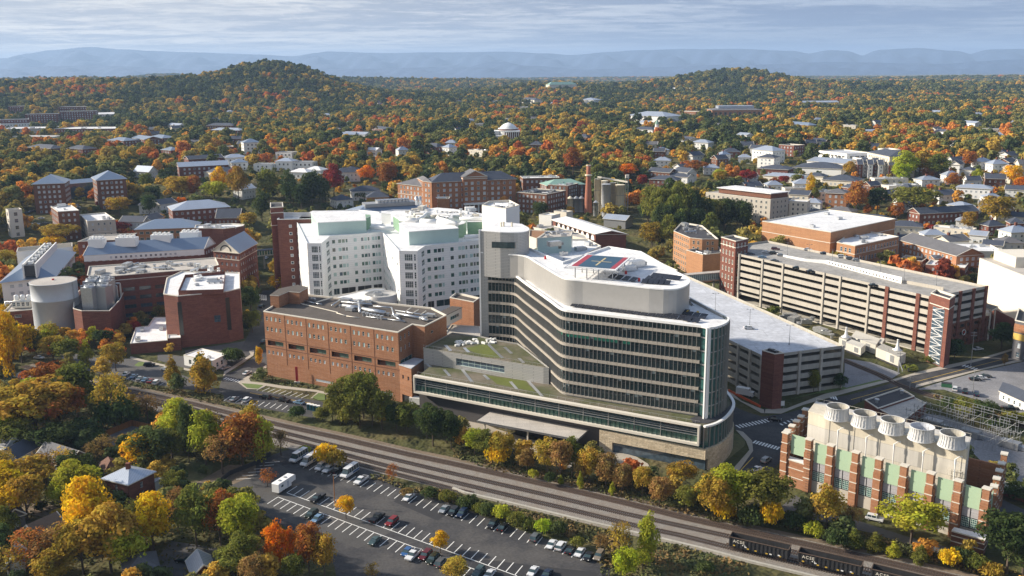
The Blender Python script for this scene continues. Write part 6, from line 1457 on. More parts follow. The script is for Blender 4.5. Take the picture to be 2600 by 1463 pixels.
 lowhouse('N4',(1200,1440),(1520,1370),9,3.6,'grey hipped-roof house at the bottom edge below the yellow trees','roof_greyshingle','roof_greyshingle',rt='hip')
 lowhouse('H',(1040,1449),(1160,1420),8,3,'shed with ribbed pale tin roof at the bottom edge','brick_brown','roof_tin')
 fb=MB();pts=[P('N1',40,1000).xy,P('N1',365,865).xy,P('N1',700,940).xy]
 for a,b in zip(pts,pts[1:]):d=(b-a).normalized();m=(a+b)/2;fb.obox(tuple(m),(d.x,d.y),(b-a).length/2,.06,0,2.2)
 t=solo('wooden_fence','orange wooden fence around the small gravel yard by the railway','fence',fb,'wood_fence',(pts[1].x,pts[1].y,0))
 fb=MB();pts=[P('H',1130,990).xy,P('H',1240,905).xy,P('H',1379,850).xy,P('I',330,290).xy]
 for a,b in zip(pts,pts[1:]):d=(b-a).normalized();m=(a+b)/2;fb.obox(tuple(m),(d.x,d.y),(b-a).length/2,.06,0,1.5)
 solo('dark_fence','long dark fence along the left end of the car park','fence',fb,'dark_metal',(pts[1].x,pts[1].y,0))
left_campus()
# ---------------- behind the white hospital and centre ----------------
def centre():
 H=44;q=quadl('B',(300,455),(440,450),(345,400),H);
 t=bld('brick_slab','tall brown brick slab with porthole-like windows behind the left wing of the white hospital','building',[P('B',300,455,flat=H).xy,P('B',560,450,flat=H).xy,P('B',555,405,flat=H).xy,P('B',350,405,flat=H).xy],H,'brick_red','roof_white',z0=0,margin=2,parapet=2.5,par_mat='white')
 a=P('B',300,455,flat=H).xy;b=P('B',560,450,flat=H).xy;d=(b-a).normalized();n=Vector((d.y,-d.x));ws=[]
 for i in range(9):
  for j in(0,1):ws.append(((*(a+d*(7+j*4.2)+n*.05),40-i*4.1),atan2(d.y,d.x),1.6,1.6,'glass_blue','white',1,1,.2))
 pwin(t,ws)
 H2=50;q=quadd('B',(250,365),(345,360),9,H2);bld('brick_lift_tower','slim red brick tower with open top at the far left of the white hospital','tower',[P('B',250,368,flat=H2).xy,P('B',345,362,flat=H2).xy,P('B',340,330,flat=H2).xy,P('B',250,332,flat=H2).xy],H2,'brick_red','roof_black',z0=0,margin=1,trim=[H2,H2-3,H2-10,8],parapet=1)
 H=33;q=quadd('B',(845,345),(1455,345),34,30);A=P('B',855,400,30).xy;B=P('B',1450,360,30).xy;d=(B-A).normalized();n=Vector((-d.y,d.x));q=[A,B,B+n*26,A+n*26]
 t=bld('barrel_roof_building','long building with grey-blue sloping roof and rows of silver fans behind the white hospital','building',q,28,'brick_red','roof_bluemetal',margin=3,floors=0,rt='hip',rh=5.5)
 z=t.location.z+33;c0=(q[0]+q[3])/2;c1=(q[1]+q[2])/2;part(t,'flat_top',MB().obox(tuple((c0+c1)/2),(d.x,d.y),(c1-c0).length/2-10,6,z-1.5,z+.8),'metal_grey')
 for i in range(9):
  for s in(-1,1):c=c0+(c1-c0)*(.36+i*.045)+n*s*2;part(t,'fan',MB().rev([(1.4,z),(1.4,z+2.2),(1.7,z+2.6),(1.3,z+2.6),(.1,z+2.2)],c.x,c.y,10),'galv')
 H=26;A=P('L',708,1035,H).xy;B=P('L',1315,998,H).xy;d=(B-A).normalized();n=Vector((-d.y,d.x));L_=(B-A).length
 t=bld('old_hospital','grand orange brick hospital with central pediment, slate roof and rows of white windows','hospital',[A,B,B+n*20,A+n*20],H,'brick_orange','roof_slate',margin=4,rt='hip',rh=6,floors=6,sp=5.0,w=2.0,wh=2.3,glass='glass_white',over=1,my=2,chim=2)
 z0=t.location.z
 m=A+d*L_*.5;w=L_*.145;q=[m-d*w-n*2.5,m+d*w-n*2.5,m+d*w+n*12,m-d*w+n*12];wb=MB().prism(q,z0,z0+H+3.2);part(t,'centre_bay',wb,'brick_orange');part(t,'cornice',MB().ring(q,z0+H+1.5,z0+H+2.1,-.3,.2),'trim')
 g=MB();o=m-n*2.9;zt=z0+H+3.2;g.poly([(*(o-d*w),zt),(*(o+d*w),zt),(*o,zt+5)]);g.poly([(*(o-d*w+n*16),zt),(*o+n*16,zt+5),(*(o+d*w+n*16),zt)]);part(t,'pediment',g,'brick_orange')
 r=MB();r.poly([(*(o-d*(w+.6)-n*.5),zt-.2),(*(o-n*.5),zt+5.2),(*(o-n*.5+n*17),zt+5.2),(*(o-d*(w+.6)+n*16.5),zt-.2)]);r.poly([(*(o-n*.5),zt+5.2),(*(o+d*(w+.6)-n*.5),zt-.2),(*(o+d*(w+.6)+n*16.5),zt-.2),(*(o-n*.5+n*17),zt+5.2)]);part(t,'pediment_roof',r,'roof_greyshingle')
 rk=MB();rk.tube((*(o-d*w-n*.2),zt),(*(o-n*.2),zt+5),.45,5);rk.tube((*(o-n*.2),zt+5),(*(o+d*w-n*.2),zt),.45,5);rk.tube((*(o-d*w-n*.2),zt),(*(o+d*w-n*.2),zt),.35,5);part(t,'pediment_trim',rk,'trim')
 ws=[];
 for f in range(6):
  for j in range(4):ws.append(((*(m-d*w*.75+d*w*.5*j-n*2.56),z0+H+.2-2.2-f*4.2),atan2(d.y,d.x),2.2,2.4,'glass_white','window_frame',2,2,.15))
 pwin(t,ws)
 pb=MB();
 for i in range(6):c=m-d*w*.9+d*w*.36*i-n*5;pb.tube((*c,z0),(*c,z0+7),.6,8)
 part(t,'portico_columns',pb,'white');part(t,'portico_roof',MB().prism([m-d*w-n*6,m+d*w-n*6,m+d*w-n*2.5,m-d*w-n*2.5],z0+7,z0+8.2),'white')
 A2=P('L',640,1020,H).xy;t2=bld('hospital_end_wing','sunlit gabled brick end wing of the grand brick hospital with pale slate hip','building',[A2,A-n*.1-d*.5,A+n*22-d*.5,A2+n*24],H,'brick_orange','roof_greyshingle',margin=2,rt='hip',rh=3,floors=6,sp=4,w=1.8,wh=2.3,glass='glass_white')
 A=P('L',455,1025,20).xy;B=P('L',632,1065,20).xy;dd=(B-A).normalized();nn=Vector((-dd.y,dd.x));bld('hospital_side_wing','brick side wing with white-trimmed gables left of the grand brick hospital','building',[A,B,B+nn*26,A+nn*26],20,'brick_orange','roof_greyshingle',margin=2,rt='hip',rh=5,floors=5,sp=4.4,w=1.8,wh=2.2,trim=[20,12])
 q=quadd('L',(1325,1000),(1365,1005),30,24);
 A=P('C',325,232,17).xy;B=P('C',545,262,17).xy;bld('dark_roof_wing','brick wing with dark cluttered roof right of the grand brick hospital','building',quadd('C',(325,240),(545,268),30,17),17,'brick_brown','roof_black',margin=2,floors=4,sp=3.8,w=1.6,wh=2,units=12,seed=3,trim=[17])
 bld('teal_roof_block','brick block with green copper roof behind the tall silos','building',quadd('C',(548,205),(830,185),20,14),14,'brick_brown','roof_copper',margin=2,floors=5,sp=4,w=1.7,wh=2,rt='hip',rh=4)
 bld('cluttered_roof_block','brick block with dark roof crowded with white ducts left of the silos','building',quadd('C',(555,190),(700,205),20,16),16,'brick_brown','roof_black',margin=2,floors=5,sp=4,w=1.7,wh=2,units=14,seed=5)
 bld('long_low_block','long low brick block with pale roof behind the cluttered roof','building',quadd('C',(370,150),(640,140),18,16),16,'brick_brown','roof_white',margin=2,floors=3,sp=4,w=1.7,wh=2,units=6,seed=5)
 bld('small_brick_cube','small plain brick block in front of the grand brick hospital','building',quadd('B',(1480,300),(1565,300),12,16),16,'brick_orange','roof_black',margin=1,units=3,seed=1)
 for k,a,b,dep,h,lab in(('B',(850,250),(1058,240),16,8,'white-trimmed pavilion with navy blue hipped roof and front gable'),('B',(740,315),(860,300),14,7,'low house with navy hipped roof left of the barrel roof'),('B',(960,290),(1120,285),14,7,'low brick house with navy roof in front of the pavilion'),('B',(730,110),(910,105),12,9,'white gabled house with slate roof above the navy pavilion')):
  bld('pavilion',lab,'house',quadd(k,a,b,dep,h),h,'brick_tan' if 'brick' in lab else 'siding','roof_slate',margin=2,rt='hip',rh=4,floors=2,sp=3.6,w=1.2,wh=1.6,glass='glass_blue')
 H=15;A=P('C',905,640,flat=12).xy;B=P('C',1128,665,flat=12).xy
 A=P('C',905,560,H).xy;B=P('C',1130,560,H).xy;D=P('C',590,420,H).xy;Cc=B+(D-A)
 t=bld('steam_plant_hall','long red brick hall with white curved roof and scalloped openings along one side','hall',[A,B,Cc,D],H,'brick_red','roof_white',margin=3,rt='gable',rh=2.4,over=1.2,ridge=None,floors=0)
 d=(D-A).normalized();L_=(D-A).length;n=Vector((-d.y,d.x));n=n if n.x<0 else-n
 for i in range(8):
  u=L_*(.06+i*.112);mb=MB();z0=t.location.z;c=A+d*u+n*.15
  pts=[(-2.4,0)]+[(2.4*cos(pi-pi*k/8),3.6*sin(pi*k/8))for k in range(9)]+[(2.4,0)]
  v=[(*(c+d*x),z0+H-4.6+zz)for x,zz in pts];mb.poly(v);part(t,'scallop_panel',mb,'white')
  mb=MB().obox(tuple(A+d*(u+L_*.056)+n*.1),(d.x,d.y),1.1,.1,z0+H-4.6,z0+H-.8);part(t,'vent_slot',mb,'glass_deep')
 bld('white_side_block','white block at the far end of the scalloped hall','building',quadd('C',(488,412),(580,425),12,14),14,'white','roof_white',margin=1)
 bld('pale_link_roof','wide pale flat roof in front of the scalloped brick hall','building',[P('C',430,480,16).xy,P('C',850,600,16).xy,P('C',830,560,16).xy,P('C',600,470,16).xy],16,'cream','roof_beige',margin=1,parapet=.4,units=4,seed=3)
 bld('red_roof_block','flat block with faded red roof right of the tower stair head','building',[P('C',415,575,24).xy,P('C',470,595,24).xy,P('C',555,530,24).xy,P('C',420,520,24).xy],24,'cream','brick_tan',z0=0,margin=1,parapet=.5)
 q=[P('C',480,600,flat=40).xy,P('C',725,575,flat=40).xy,P('C',720,560,flat=40).xy,P('C',560,545,flat=40).xy]
 t=bld('pale_green_box','pale blue-green windowless plant box behind the roof of the grey tower','plant building',[P('C',480,592,flat=36).xy,P('C',725,578,flat=36).xy,P('C',735,545,flat=36).xy,P('C',560,540,flat=36).xy],36,'pale_green','roof_beige',z0=0,margin=1,parapet=.4,units=6,seed=9)
 a,b=[Vector(x)for x in(P('C',480,592,flat=36).xy,P('C',725,578,flat=36).xy)];d=(b-a).normalized();n=Vector((d.y,-d.x));pwin(t,[((*(a+d*(b-a).length*.66+n*.05),31),atan2(d.y,d.x),1.6,3,'glass_dark','brick_brown',1,1,.15)],name='door')
 bld('white_wedge_roof','wide white sloping roof building behind the helipad','building',[P('C',420,690,flat=28).xy,P('C',700,780,flat=28).xy,P('C',945,650,flat=28).xy,P('C',850,600,flat=28).xy,P('C',600,600,flat=28).xy],28,'white','roof_white',z0=0,margin=2,units=9,seed=21)
 bld('white_terrace_roof','large white flat roof with skylights behind the helipad','building',[P('C',950,690,flat=16).xy,P('C',1430,850,flat=16).xy,P('C',1510,830,flat=16).xy,P('C',1200,690,flat=16).xy,P('C',1040,680,flat=16).xy],16,'white','roof_white',z0=0,margin=2,units=8,seed=5)
 bld('small_roof_hut','orange-brown hut on the edge of the large white roof','hut',[P('C',1255,768,flat=18.5).xy,P('C',1360,792,flat=18.5).xy,P('C',1375,775,flat=18.5).xy,P('C',1270,752,flat=18.5).xy],3,'brick_tan','roof_white',z0=15.6,margin=0)
 a=P('C',1540,850,flat=13).xy;b=P('C',1835,825,flat=13).xy;t=thing('garage_bridge','long glazed footbridge leading to the lift tower of the tan garage','footbridge',(a.x,a.y,0));d=(b-a).normalized();m=(a+b)/2;L_=(b-a).length/2
 part(t,'deck',MB().obox(tuple(m),(d.x,d.y),L_,2.2,7.6,8.4),'concrete');part(t,'glazing',MB().obox(tuple(m),(d.x,d.y),L_,2,8.4,11.6),'glass_pale');part(t,'roof',MB().obox(tuple(m),(d.x,d.y),L_,2.3,11.6,12.1),'roof_beige')
 mb=MB()
 for i in range(20):c=a+(b-a)*((i+.5)/20);mb.obox(tuple(c+Vector((d.y,-d.x))*2.05),(d.x,d.y),.12,.08,8.4,11.6)
 part(t,'mullions',mb,'dark_metal');
 for u in(.2,.5,.8):c=a+(b-a)*u;part(t,'support',MB().tube((c.x,c.y,0),(c.x,c.y,7.6),.6,8),'concrete')
 zc=None;p=P('C',850,405,0);z0=gz(p.x,p.y);h=CAMH-(183+8-183)/FPX;
 top=P('C',838,55,0)
 d_=hypot(p.x,p.y);px,py=sp('C',838,55);ray=_fw+_rt*((px-1300)/FPX)+_up*((731.5-py)/FPX);tt=d_/hypot(ray.x,ray.y);zt=CAMH+ray.z*tt
 t=thing('brick_chimney','tall slender brick chimney with platform ring beside the silos','chimney',(p.x,p.y,z0));claim([(p.x-5,p.y-5),(p.x+5,p.y-5),(p.x+5,p.y+5),(p.x-5,p.y+5)],1)
 hh=zt-z0;part(t,'shaft',MB().rev([(3.4,z0),(2.4,z0+hh*.5),(1.75,z0+hh*.78),(1.6,z0+hh),(1.2,z0+hh)],p.x,p.y,16,0,True),'chimney',True);part(t,'ring',MB().rev([(1.9,z0+hh*.77),(2.9,z0+hh*.775),(2.9,z0+hh*.80),(1.8,z0+hh*.805)],p.x,p.y,16),'silo');part(t,'cap',MB().rev([(1.65,z0+hh-.8),(1.9,z0+hh-.7),(1.9,z0+hh),(1.5,z0+hh)],p.x,p.y,16),'trim')
 def silo(k,x,yb,yt,r_px,m_,lab,roof='silo',top='flat'):
  p=P(k,x,yb);z0=gz(p.x,p.y);d_=hypot(p.x,p.y);px,py=sp(k,x,yt);ray=_fw+_rt*((px-1300)/FPX)+_up*((731.5-py)/FPX);tt=d_/hypot(ray.x,ray.y);zt=CAMH+ray.z*tt
  r=r_px/CR[k][2]*hypot(d_,100)/FPX
  t=thing('silo',lab,'silo',(p.x,p.y,z0),group='silos behind the scalloped hall');claim([(p.x-r,p.y-r),(p.x+r,p.y-r),(p.x+r,p.y+r),(p.x-r,p.y+r)],1)
  part(t,'shell',MB().rev([(r,z0),(r,zt-.4),(r*1.03,zt-.4),(r*1.03,zt)],p.x,p.y,22),m_,True);part(t,'top',MB().rev([(r*1.03,zt),(r*.2,zt+(.3 if top=='flat' else r*.7)),(.05,zt+(.3 if top=='flat' else r*.75))],p.x,p.y,22),m_)
  bb=MB()
  for q in(.33,.66):bb.rev([(r*1.015,z0+(zt-z0)*q),(r*1.015,z0+(zt-z0)*q+.3)],p.x,p.y,22)
  part(t,'hoop',bb,'metal_grey');return t,p,zt
 A_=silo('C',918,400,158,24,'silo','tall cream silo at the left of the silo group');silo('C',968,420,170,24,'silo','tall cream silo second from the left, half behind the grey one');B_=silo('C',980,432,195,34,'silo_blue','tall blue-grey silo in front of the cream silos');silo('C',1030,405,185,24,'silo','tall cream silo right of the blue-grey one');C_=silo('C',1082,425,200,34,'silo','widest cream silo at the right of the group')
 for x,lab in((718,'leftmost short grey hopper silo with dome top left of the chimney'),(762,'middle short grey hopper silo with dome top left of the chimney'),(800,'right-hand short grey hopper silo with dome top beside the chimney')):silo('C',x,400,300,22,'metal_grey' if x!=718 else 'silo',lab,top='dome')
 silo('C',907,430,330,20,'galv','small silver silo at the foot of the tall silos right of the chimney',top='dome')
 bld('white_bin_house','white boxy bin house at the left of the short hopper silos','plant building',quadd('C',(598,385),(690,400),8,14),14,'cream','roof_beige',margin=1,floors=0,units=2,seed=2)
 p0,z_=A_[1],A_[2];p1=C_[1];t=thing('conveyor','white conveyor gallery running along the tops of the cream silos','conveyor',(p0.x,p0.y,z_));part(t,'gallery',MB().tube((p0.x,p0.y,z_+1.6),(p1.x+6,p1.y,C_[2]+2.0),.9,4),'cream');
 for u in(.1,.5,.9):c=Vector((p0.x,p0.y,0)).lerp(Vector((p1.x,p1.y,0)),u);zz=z_*(1-u)+C_[2]*u;part(t,'trestle',MB().tube((c.x,c.y,zz),(c.x,c.y,zz+1.4),.25,5),'metal_grey')
 q=P('C',1132,420);zz=gz(q.x,q.y);t=thing('lift_mast','slim steel lattice mast standing right of the silos','mast',(q.x,q.y,zz));mb=MB();h=C_[2]-zz+5
 for sx in(-1,1):
  for sy in(-1,1):mb.tube((q.x+sx,q.y+sy,zz),(q.x+sx,q.y+sy,zz+h),.16,4)
 for i in range(12):s=1 if i%2 else-1;mb.tube((q.x-s,q.y-1,zz+h*i/12),(q.x+s,q.y-1,zz+h*(i+1)/12),.1,4);mb.tube((q.x-1,q.y-1,zz+h*i/12),(q.x+1,q.y-1,zz+h*i/12),.1,4)
 part(t,'frame',mb,'galv');part(t,'head',MB().box(q.x-1.4,q.y-1.4,zz+h,q.x+1.4,q.y+1.4,zz+h+2.4),'cream')
 bld('gabled_shed','grey metal gabled shed at the foot of the silos beside the curving track','shed',quadd('C',(965,450),(1125,470),12,6),7,'metal_grey','roof_tin',margin=1,rt='gable',rh=3)
 bld('bay_brick_building','tan brick building with vertical window bays and black roof beside the dark trees','building',[P('C',1480,540,flat=23).xy,P('C',1600,590,flat=23).xy,P('C',1690,600,flat=23).xy,P('C',1810,600,flat=23).xy,P('C',1690,500,flat=23).xy,P('C',1540,475,flat=23).xy],23,'brick_tan','roof_black',z0=0,margin=2,floors=6,sp=3.0,w=1.3,wh=2.2,glass='glass_deep',units=9,seed=31,frame='trim')
 bld('tan_brick_block','lower tan brick block with dark roof in front of the window-bay building','building',[P('C',1572,680,flat=17).xy,P('C',1695,715,flat=17).xy,P('C',1840,700,flat=17).xy,P('C',1800,640,flat=17).xy],17,'brick_tan','roof_black',z0=0,margin=2,floors=0,units=5,seed=33)
centre()
def far_buildings():
 D=lambda n,lab,cat,k,a,b,dep,h,**kw:bld(n,lab,cat,quadd(k,a,b,dep,h),h,kw.pop('wall','brick_red'),kw.pop('roof','roof_white'),margin=kw.pop('margin',3),**kw)
 H=24;A=P('M',262,1075,H-4).xy;B=P('M',735,1158,H-4).xy
 a=P('M',265,1080,20).xy;b=P('M',735,1160,20).xy;c=P('M',868,1130,20).xy
 t=bld('pale_hotel','long pale grey hotel with dark top floor and white roof beyond the dark trees','hotel',[a,b,c,a+(c-b)],20,'concrete_warm','roof_beige',margin=2,floors=5,sp=4.4,w=1.6,wh=1.9,glass='glass_deep',parapet=.4,recess=False)
 z0=t.location.z;q=[P('M',350,1085,20).xy,P('M',735,1155,20).xy,P('M',868,1128,20).xy];q=[q[0],q[1],q[2],q[0]+(q[2]-q[1])];part(t,'top_floor',MB().prism(inset(q,.6),z0+20,z0+23.6),'brick_brown');part(t,'top_roof',MB().prism(inset(q,-.6),z0+23.6,z0+24.2),'roof_white')
 bld('cream_annex','small cream annex with dark windows right of the pale hotel','building',quadd('M',(870,1170),(1003,1178),14,15),15,'cream','roof_white',margin=2,floors=4,sp=3.6,w=1.4,wh=1.8,glass='glass_deep')
 D('long_white_block','long white parking block with dark openings among trees at upper right','parking garage','M',(1085,790),(1290,830),30,11,wall='white',roof='deck_pale',floors=2,sp=6,w=4.6,wh=1.6,glass='glass_deep')
 D('long_white_block','white parking block stepping down right of the long white parking block','parking garage','M',(1280,830),(1400,865),30,9,wall='white',roof='deck_pale',floors=2,sp=6,w=4.6,wh=1.5,glass='glass_deep')
 D('cream_hotel','cream hotel with arched dark windows at the right end of the white parking blocks','hotel','M',(1440,790),(1600,850),24,20,wall='cream',roof='roof_slate',floors=4,sp=4.5,w=2,wh=2.4,glass='glass_deep',rt='hip',rh=4)
 D('cream_hotel','pale hotel wing in front of the cream hotel with flat cream top','hotel','M',(1600,800),(1680,795),20,17,wall='cream',roof='roof_white',floors=4,sp=4,w=2,wh=2,glass='glass_blue')
 r=random.Random(3)
 for i in range(9):
  x=1370+i*38;y=905+i*1-(i%2)*12;D('gabled_townhouse',f'white gabled townhouse in the dense block below the white parking, {["first","second","third","fourth","fifth","sixth","seventh","eighth","ninth"][i]} from the left','townhouse','M',(x,y),(x+34,y),14,13,wall='white' if i%3 else 'brick_red',roof='roof_slate',floors=4,sp=3.2,w=1.2,wh=1.7,glass='glass_blue',rt='gable',rh=4,ridge='short',margin=1)
 D('sawtooth_hall','wide market hall with slate roof ridges left of the townhouses','hall','M',(900,920),(1250,940),40,7,wall='white',roof='roof_slate',rt='hip',rh=4,floors=0)
 D('sawtooth_hall','pale ribbed roof hall behind the slate market hall','hall','M',(1000,870),(1270,900),30,8,wall='white',roof='roof_tin',rt='gable',rh=3,floors=0)
 D('cream_motel','long low cream motel with pale blue roof behind red autumn trees','motel','M',(680,975),(980,1005),14,6,wall='cream',roof='roof_tin',rt='hip',rh=2.5,floors=1,sp=4,w=2,wh=1.6)
 D('slate_hall','broad low building with dark slate roof behind the cream motel','building','M',(640,930),(860,945),24,7,wall='brick_red',roof='roof_slate',rt='hip',rh=3,floors=1)
 D('slate_hall','low hipped slate-roofed hall right of the cream motel','building','M',(1110,1010),(1360,1030),24,6,wall='cream',roof='roof_slate',rt='hip',rh=4,floors=1)
 D('pale_villa','tall pale villa with white roof among trees left of the white parking blocks','house','M',(600,790),(750,810),18,13,wall='white',roof='roof_tin',rt='hip',rh=4,floors=3,sp=4,w=1.6,wh=1.8)
 D('pale_villa','pale three-storey villa just below the tall pale villa','house','M',(640,850),(760,860),14,11,wall='white',roof='roof_slate',rt='hip',rh=3,floors=3,sp=4,w=1.6,wh=1.8)
 D('brick_cube_house','square dark red brick building with turrets between trees at upper right','building','M',(795,760),(905,770),18,12,wall='brick_red',roof='roof_black',floors=3,sp=4)
 D('columned_block','brick apartment block with tall white window strips behind large trees','apartment block','M',(1135,1110),(1290,1120),16,13,wall='brick_orange',roof='roof_greyshingle',rt='hip',rh=3,floors=3,sp=4.5,w=1.8,wh=2.2)
 D('slate_row','long dark red brick row with slate gabled roof at the right edge','row of houses','M',(1820,1265),(2250,1215),14,9,wall='brick_red',roof='roof_slate',rt='gable',rh=3.5,floors=2,sp=3.8,w=1.4,wh=1.8,glass='glass_white')
 D('white_villa','long white villa with many windows on a lawn at the right','house','M',(2085,1070),(2340,1085),14,9,wall='white',roof='roof_tin',floors=2,sp=3.6,w=1.3,wh=1.6,glass='glass_blue',rt='hip',rh=2.5)
 D('dark_dormer_house','black mansard-roofed house with dormers behind the brick hall','house','M',(1400,1330),(1600,1345),14,9,wall='roof_slate',roof='roof_slate',rt='hip',rh=2,floors=2,sp=3.4,w=1.2,wh=1.5)
 D('cream_villa','cream villa with black hipped roof right of the mansard-roofed house','house','M',(1600,1350),(1840,1360),14,8,wall='cream',roof='roof_slate',rt='hip',rh=3,floors=2,sp=3.4,w=1.2,wh=1.5)
 H=17
 bld('gabled_apartments','orange brick apartment block with white gables and bays right of the brick annex','apartment block',quadd('D',(1170,605),(1520,720),18,H),H,'brick_orange','roof_greyshingle',margin=2,rt='gable',rh=4,floors=5,sp=3.8,w=1.7,wh=1.9,glass='glass_white',recess=False)
 bld('slate_apartments','brick apartment house with broad grey slate roof and white flat centre','apartment block',quadd('D',(1385,735),(1710,745),24,13),13,'brick_orange','roof_slate',margin=2,rt='hip',rh=5,floors=3,sp=3.6,w=1.4,wh=1.8,glass='glass_white',recess=False)
 bld('white_roof_apartments','low brick apartments with white roof and small pediment left of a dark tree','apartment block',quadd('D',(1330,770),(1570,800),16,13),13,'brick_red','roof_white',z0=0,margin=2,floors=3,sp=4,w=1.4,wh=1.9,glass='glass_white')
 bld('brick_corner_house','dark brick house between the brick annex and the white-roofed apartments','building',quadd('D',(1170,730),(1310,745),14,11),11,'brick_brown','roof_black',z0=0,margin=1,floors=2,units=3,seed=4)
 bld('long_white_roofs','long white-roofed commercial building behind the slate apartments','building',quadd('D',(1560,690),(1810,690),30,9),9,'cream','roof_white',margin=2,units=6,seed=4,floors=0)
 for i,(k,a,b,dep,h,lab,w_,ro,rt)in enumerate([('D',(1680,650),(1800,660),10,7,'white gabled cottage behind the white-roofed commercial building','siding','roof_slate','gable'),('D',(1790,640),(1932,640),14,8,'white gabled building with dark roof at the right edge','siding','roof_greyshingle','hip'),('D',(1600,590),(1700,600),9,7,'white house with steep gable right of the crimson tree','siding','roof_tin','gable'),('D',(1850,520),(1932,520),10,9,'red brick house with white porch at the right edge','brick_red','roof_slate','hip'),('D',(1160,300),(1230,310),10,9,'white turreted house with slate roof left of the white villa','siding','roof_slate','hip'),('D',(1480,155),(1540,160),9,8,'white gabled house beside a rust tree far right','siding','roof_slate','gable'),('D',(1820,185),(1880,185),9,7,'white gabled house at the far right among yellow trees','siding','roof_tin','gable'),('D',(1460,400),(1570,420),12,7,'pale roofed house half hidden by the rust oak','siding','roof_tin','hip'),('D',(490,340),(610,350),14,8,'cream gabled inn with slate roof left of the brick apartments','cream','roof_slate','gable'),('D',(730,430),(870,450),12,6,'low grey-roofed shop in front of the columned block','cream','roof_greyshingle','hip'),('D',(850,480),(1110,510),14,8,'long dark-roofed building with white skylight strip','brick_brown','roof_slate','hip'),('D',(600,430),(690,470),10,6,'small slate-roofed house beside the cream annex','siding','roof_slate','hip'),('D',(590,225),(700,235),12,7,'cream low house behind the red trees','cream','roof_slate','hip'),('C',(1295,90),(1450,110),12,9,'dark brick shops with slate roof left of the maroon tree','brick_brown','roof_slate','gable'),('C',(1300,150),(1500,165),14,8,'row of brick shops with cluttered roof beyond the silos','brick_red','roof_slate','hip'),('C',(1480,90),(1580,110),12,10,'white gabled house at the end of the brick shops','siding','roof_slate','gable'),('M',(0,985),(130,1000),12,7,'white town house row left of the maroon tree','white','roof_slate','gable'),('M',(160,745),(280,750),14,8,'white mansion with pale roof among trees at upper right','white','roof_tin','hip'),('M',(55,715),(150,725),12,7,'long white house left of the mansion','white','roof_slate','gable'),('M',(490,690),(560,695),12,7,'small white house with gable in the woods','white','roof_tin','gable'),('M',(650,665),(705,670),10,8,'red brick house with blue roof in the woods','brick_red','roof_bluemetal','hip'),('M',(830,610),(1010,620),16,9,'long brick building with blue roof in the woods','brick_red','roof_bluemetal','hip'),('M',(1420,665),(1560,665),12,6,'cream low house in the woods at right','cream','roof_tin','gable'),('M',(1930,665),(1990,670),10,8,'white house with gable deep in the woods at right','white','roof_slate','gable'),('M',(1890,525),(2050,530),20,8,'long white low building in the woods far right','white','roof_tin','gable'),('M',(2220,575),(2400,578),14,6,'row of white sheds in the woods far right','white','roof_white','gable'),('M',(2120,600),(2220,610),12,8,'white gabled building left of the row of sheds','white','roof_tin','gable'),('M',(2030,905),(2110,910),10,9,'white house with pale gable beside the rust tree','white','roof_slate','gable'),('M',(2440,930),(2520,935),10,8,'white cottage at the far right below the woods','white','roof_slate','gable'),('M',(2110,940),(2200,950),12,7,'grey-roofed house right of the white gable house','siding','roof_slate','hip'),('M',(760,375),(885,385),30,9,'long white building beyond the low wooded ridge','white','roof_white','gable'),('M',(1130,380),(1280,385),30,9,'long white factory on the far slope','white','roof_white','gable'),('M',(970,450),(1230,455),30,9,'row of white roofs among the far woods','white','roof_tin','gable'),('L',(2130,360),(2280,365),30,9,'row of pale apartments on the far hillside','cream','roof_white','gable'),('L',(2330,355),(2560,362),30,10,'second row of pale apartments right on the far hillside','white','roof_white','gable'),('L',(770,395),(910,400),22,10,'cluster of brick flats in the far woods','brick_red','roof_slate','hip'),('L',(1350,430),(1450,440),22,12,'pale block with dark windows in the far woods','cream','roof_slate','hip'),('L',(1780,435),(1880,440),40,14,'pale blue barrel roof of a far sports building','white','roof_tin','hip'),('L',(1560,330),(1760,325),26,22,'long many-windowed building on the far ridge','cream','roof_copper','hip'),('L',(250,640),(380,650),16,8,'slate-roofed house in front of the maroon tree','brick_red','roof_slate','hip'),('L',(60,685),(220,690),14,8,'white house with pale roof behind orange trees','white','roof_tin','gable'),('L',(230,800),(300,805),10,7,'small white house above the yellow tree','white','roof_white','gable'),('L',(780,780),(830,785),12,9,'white pavilion house half hidden left of the dark trees','white','roof_tin','hip'),('L',(650,770),(740,780),12,9,'brick house with white columns among orange trees','brick_red','roof_slate','hip'),('L',(1030,700),(1080,700),10,8,'white chapel gable left of the domed rotunda','white','roof_tin','gable'),('L',(2170,650),(2310,655),16,9,'white house row below the arena','white','roof_slate','hip'),('L',(2210,600),(2270,605),12,8,'small white house right below the arena','white','roof_tin','gable'),('K',(1530,655),(1740,660),18,8,'pale blue roofed hall in the left woods','brick_red','roof_tin','hip'),('K',(1500,620),(1690,625),18,9,'brick hall with slate roof in the left woods','brick_red','roof_slate','hip'),('K',(1220,620),(1300,625),12,8,'white-roofed house in the left woods','white','roof_tin','gable'),('K',(200,780),(370,790),18,9,'red brick hall with blue-grey roof at the left','brick_red','roof_slate','hip'),('K',(480,790),(600,795),18,9,'second red brick hall with slate roof at the left','brick_red','roof_slate','hip'),('K',(2480,690),(2576,690),14,8,'white roofed house above the orange trees','white','roof_tin','gable'),('K',(2390,650),(2450,655),12,7,'brown gabled house right of the orange tree','brick_brown','roof_slate','gable')]):
  t=D('house',lab,'house',k,a,b,dep,h,wall=w_,roof=ro,rt=rt,rh=h*.38,floors=max(1,int(h/4)),sp=4,w=1.5,wh=1.7,glass='glass_blue',margin=2)
 a,b=(2115,520),(2210,555)
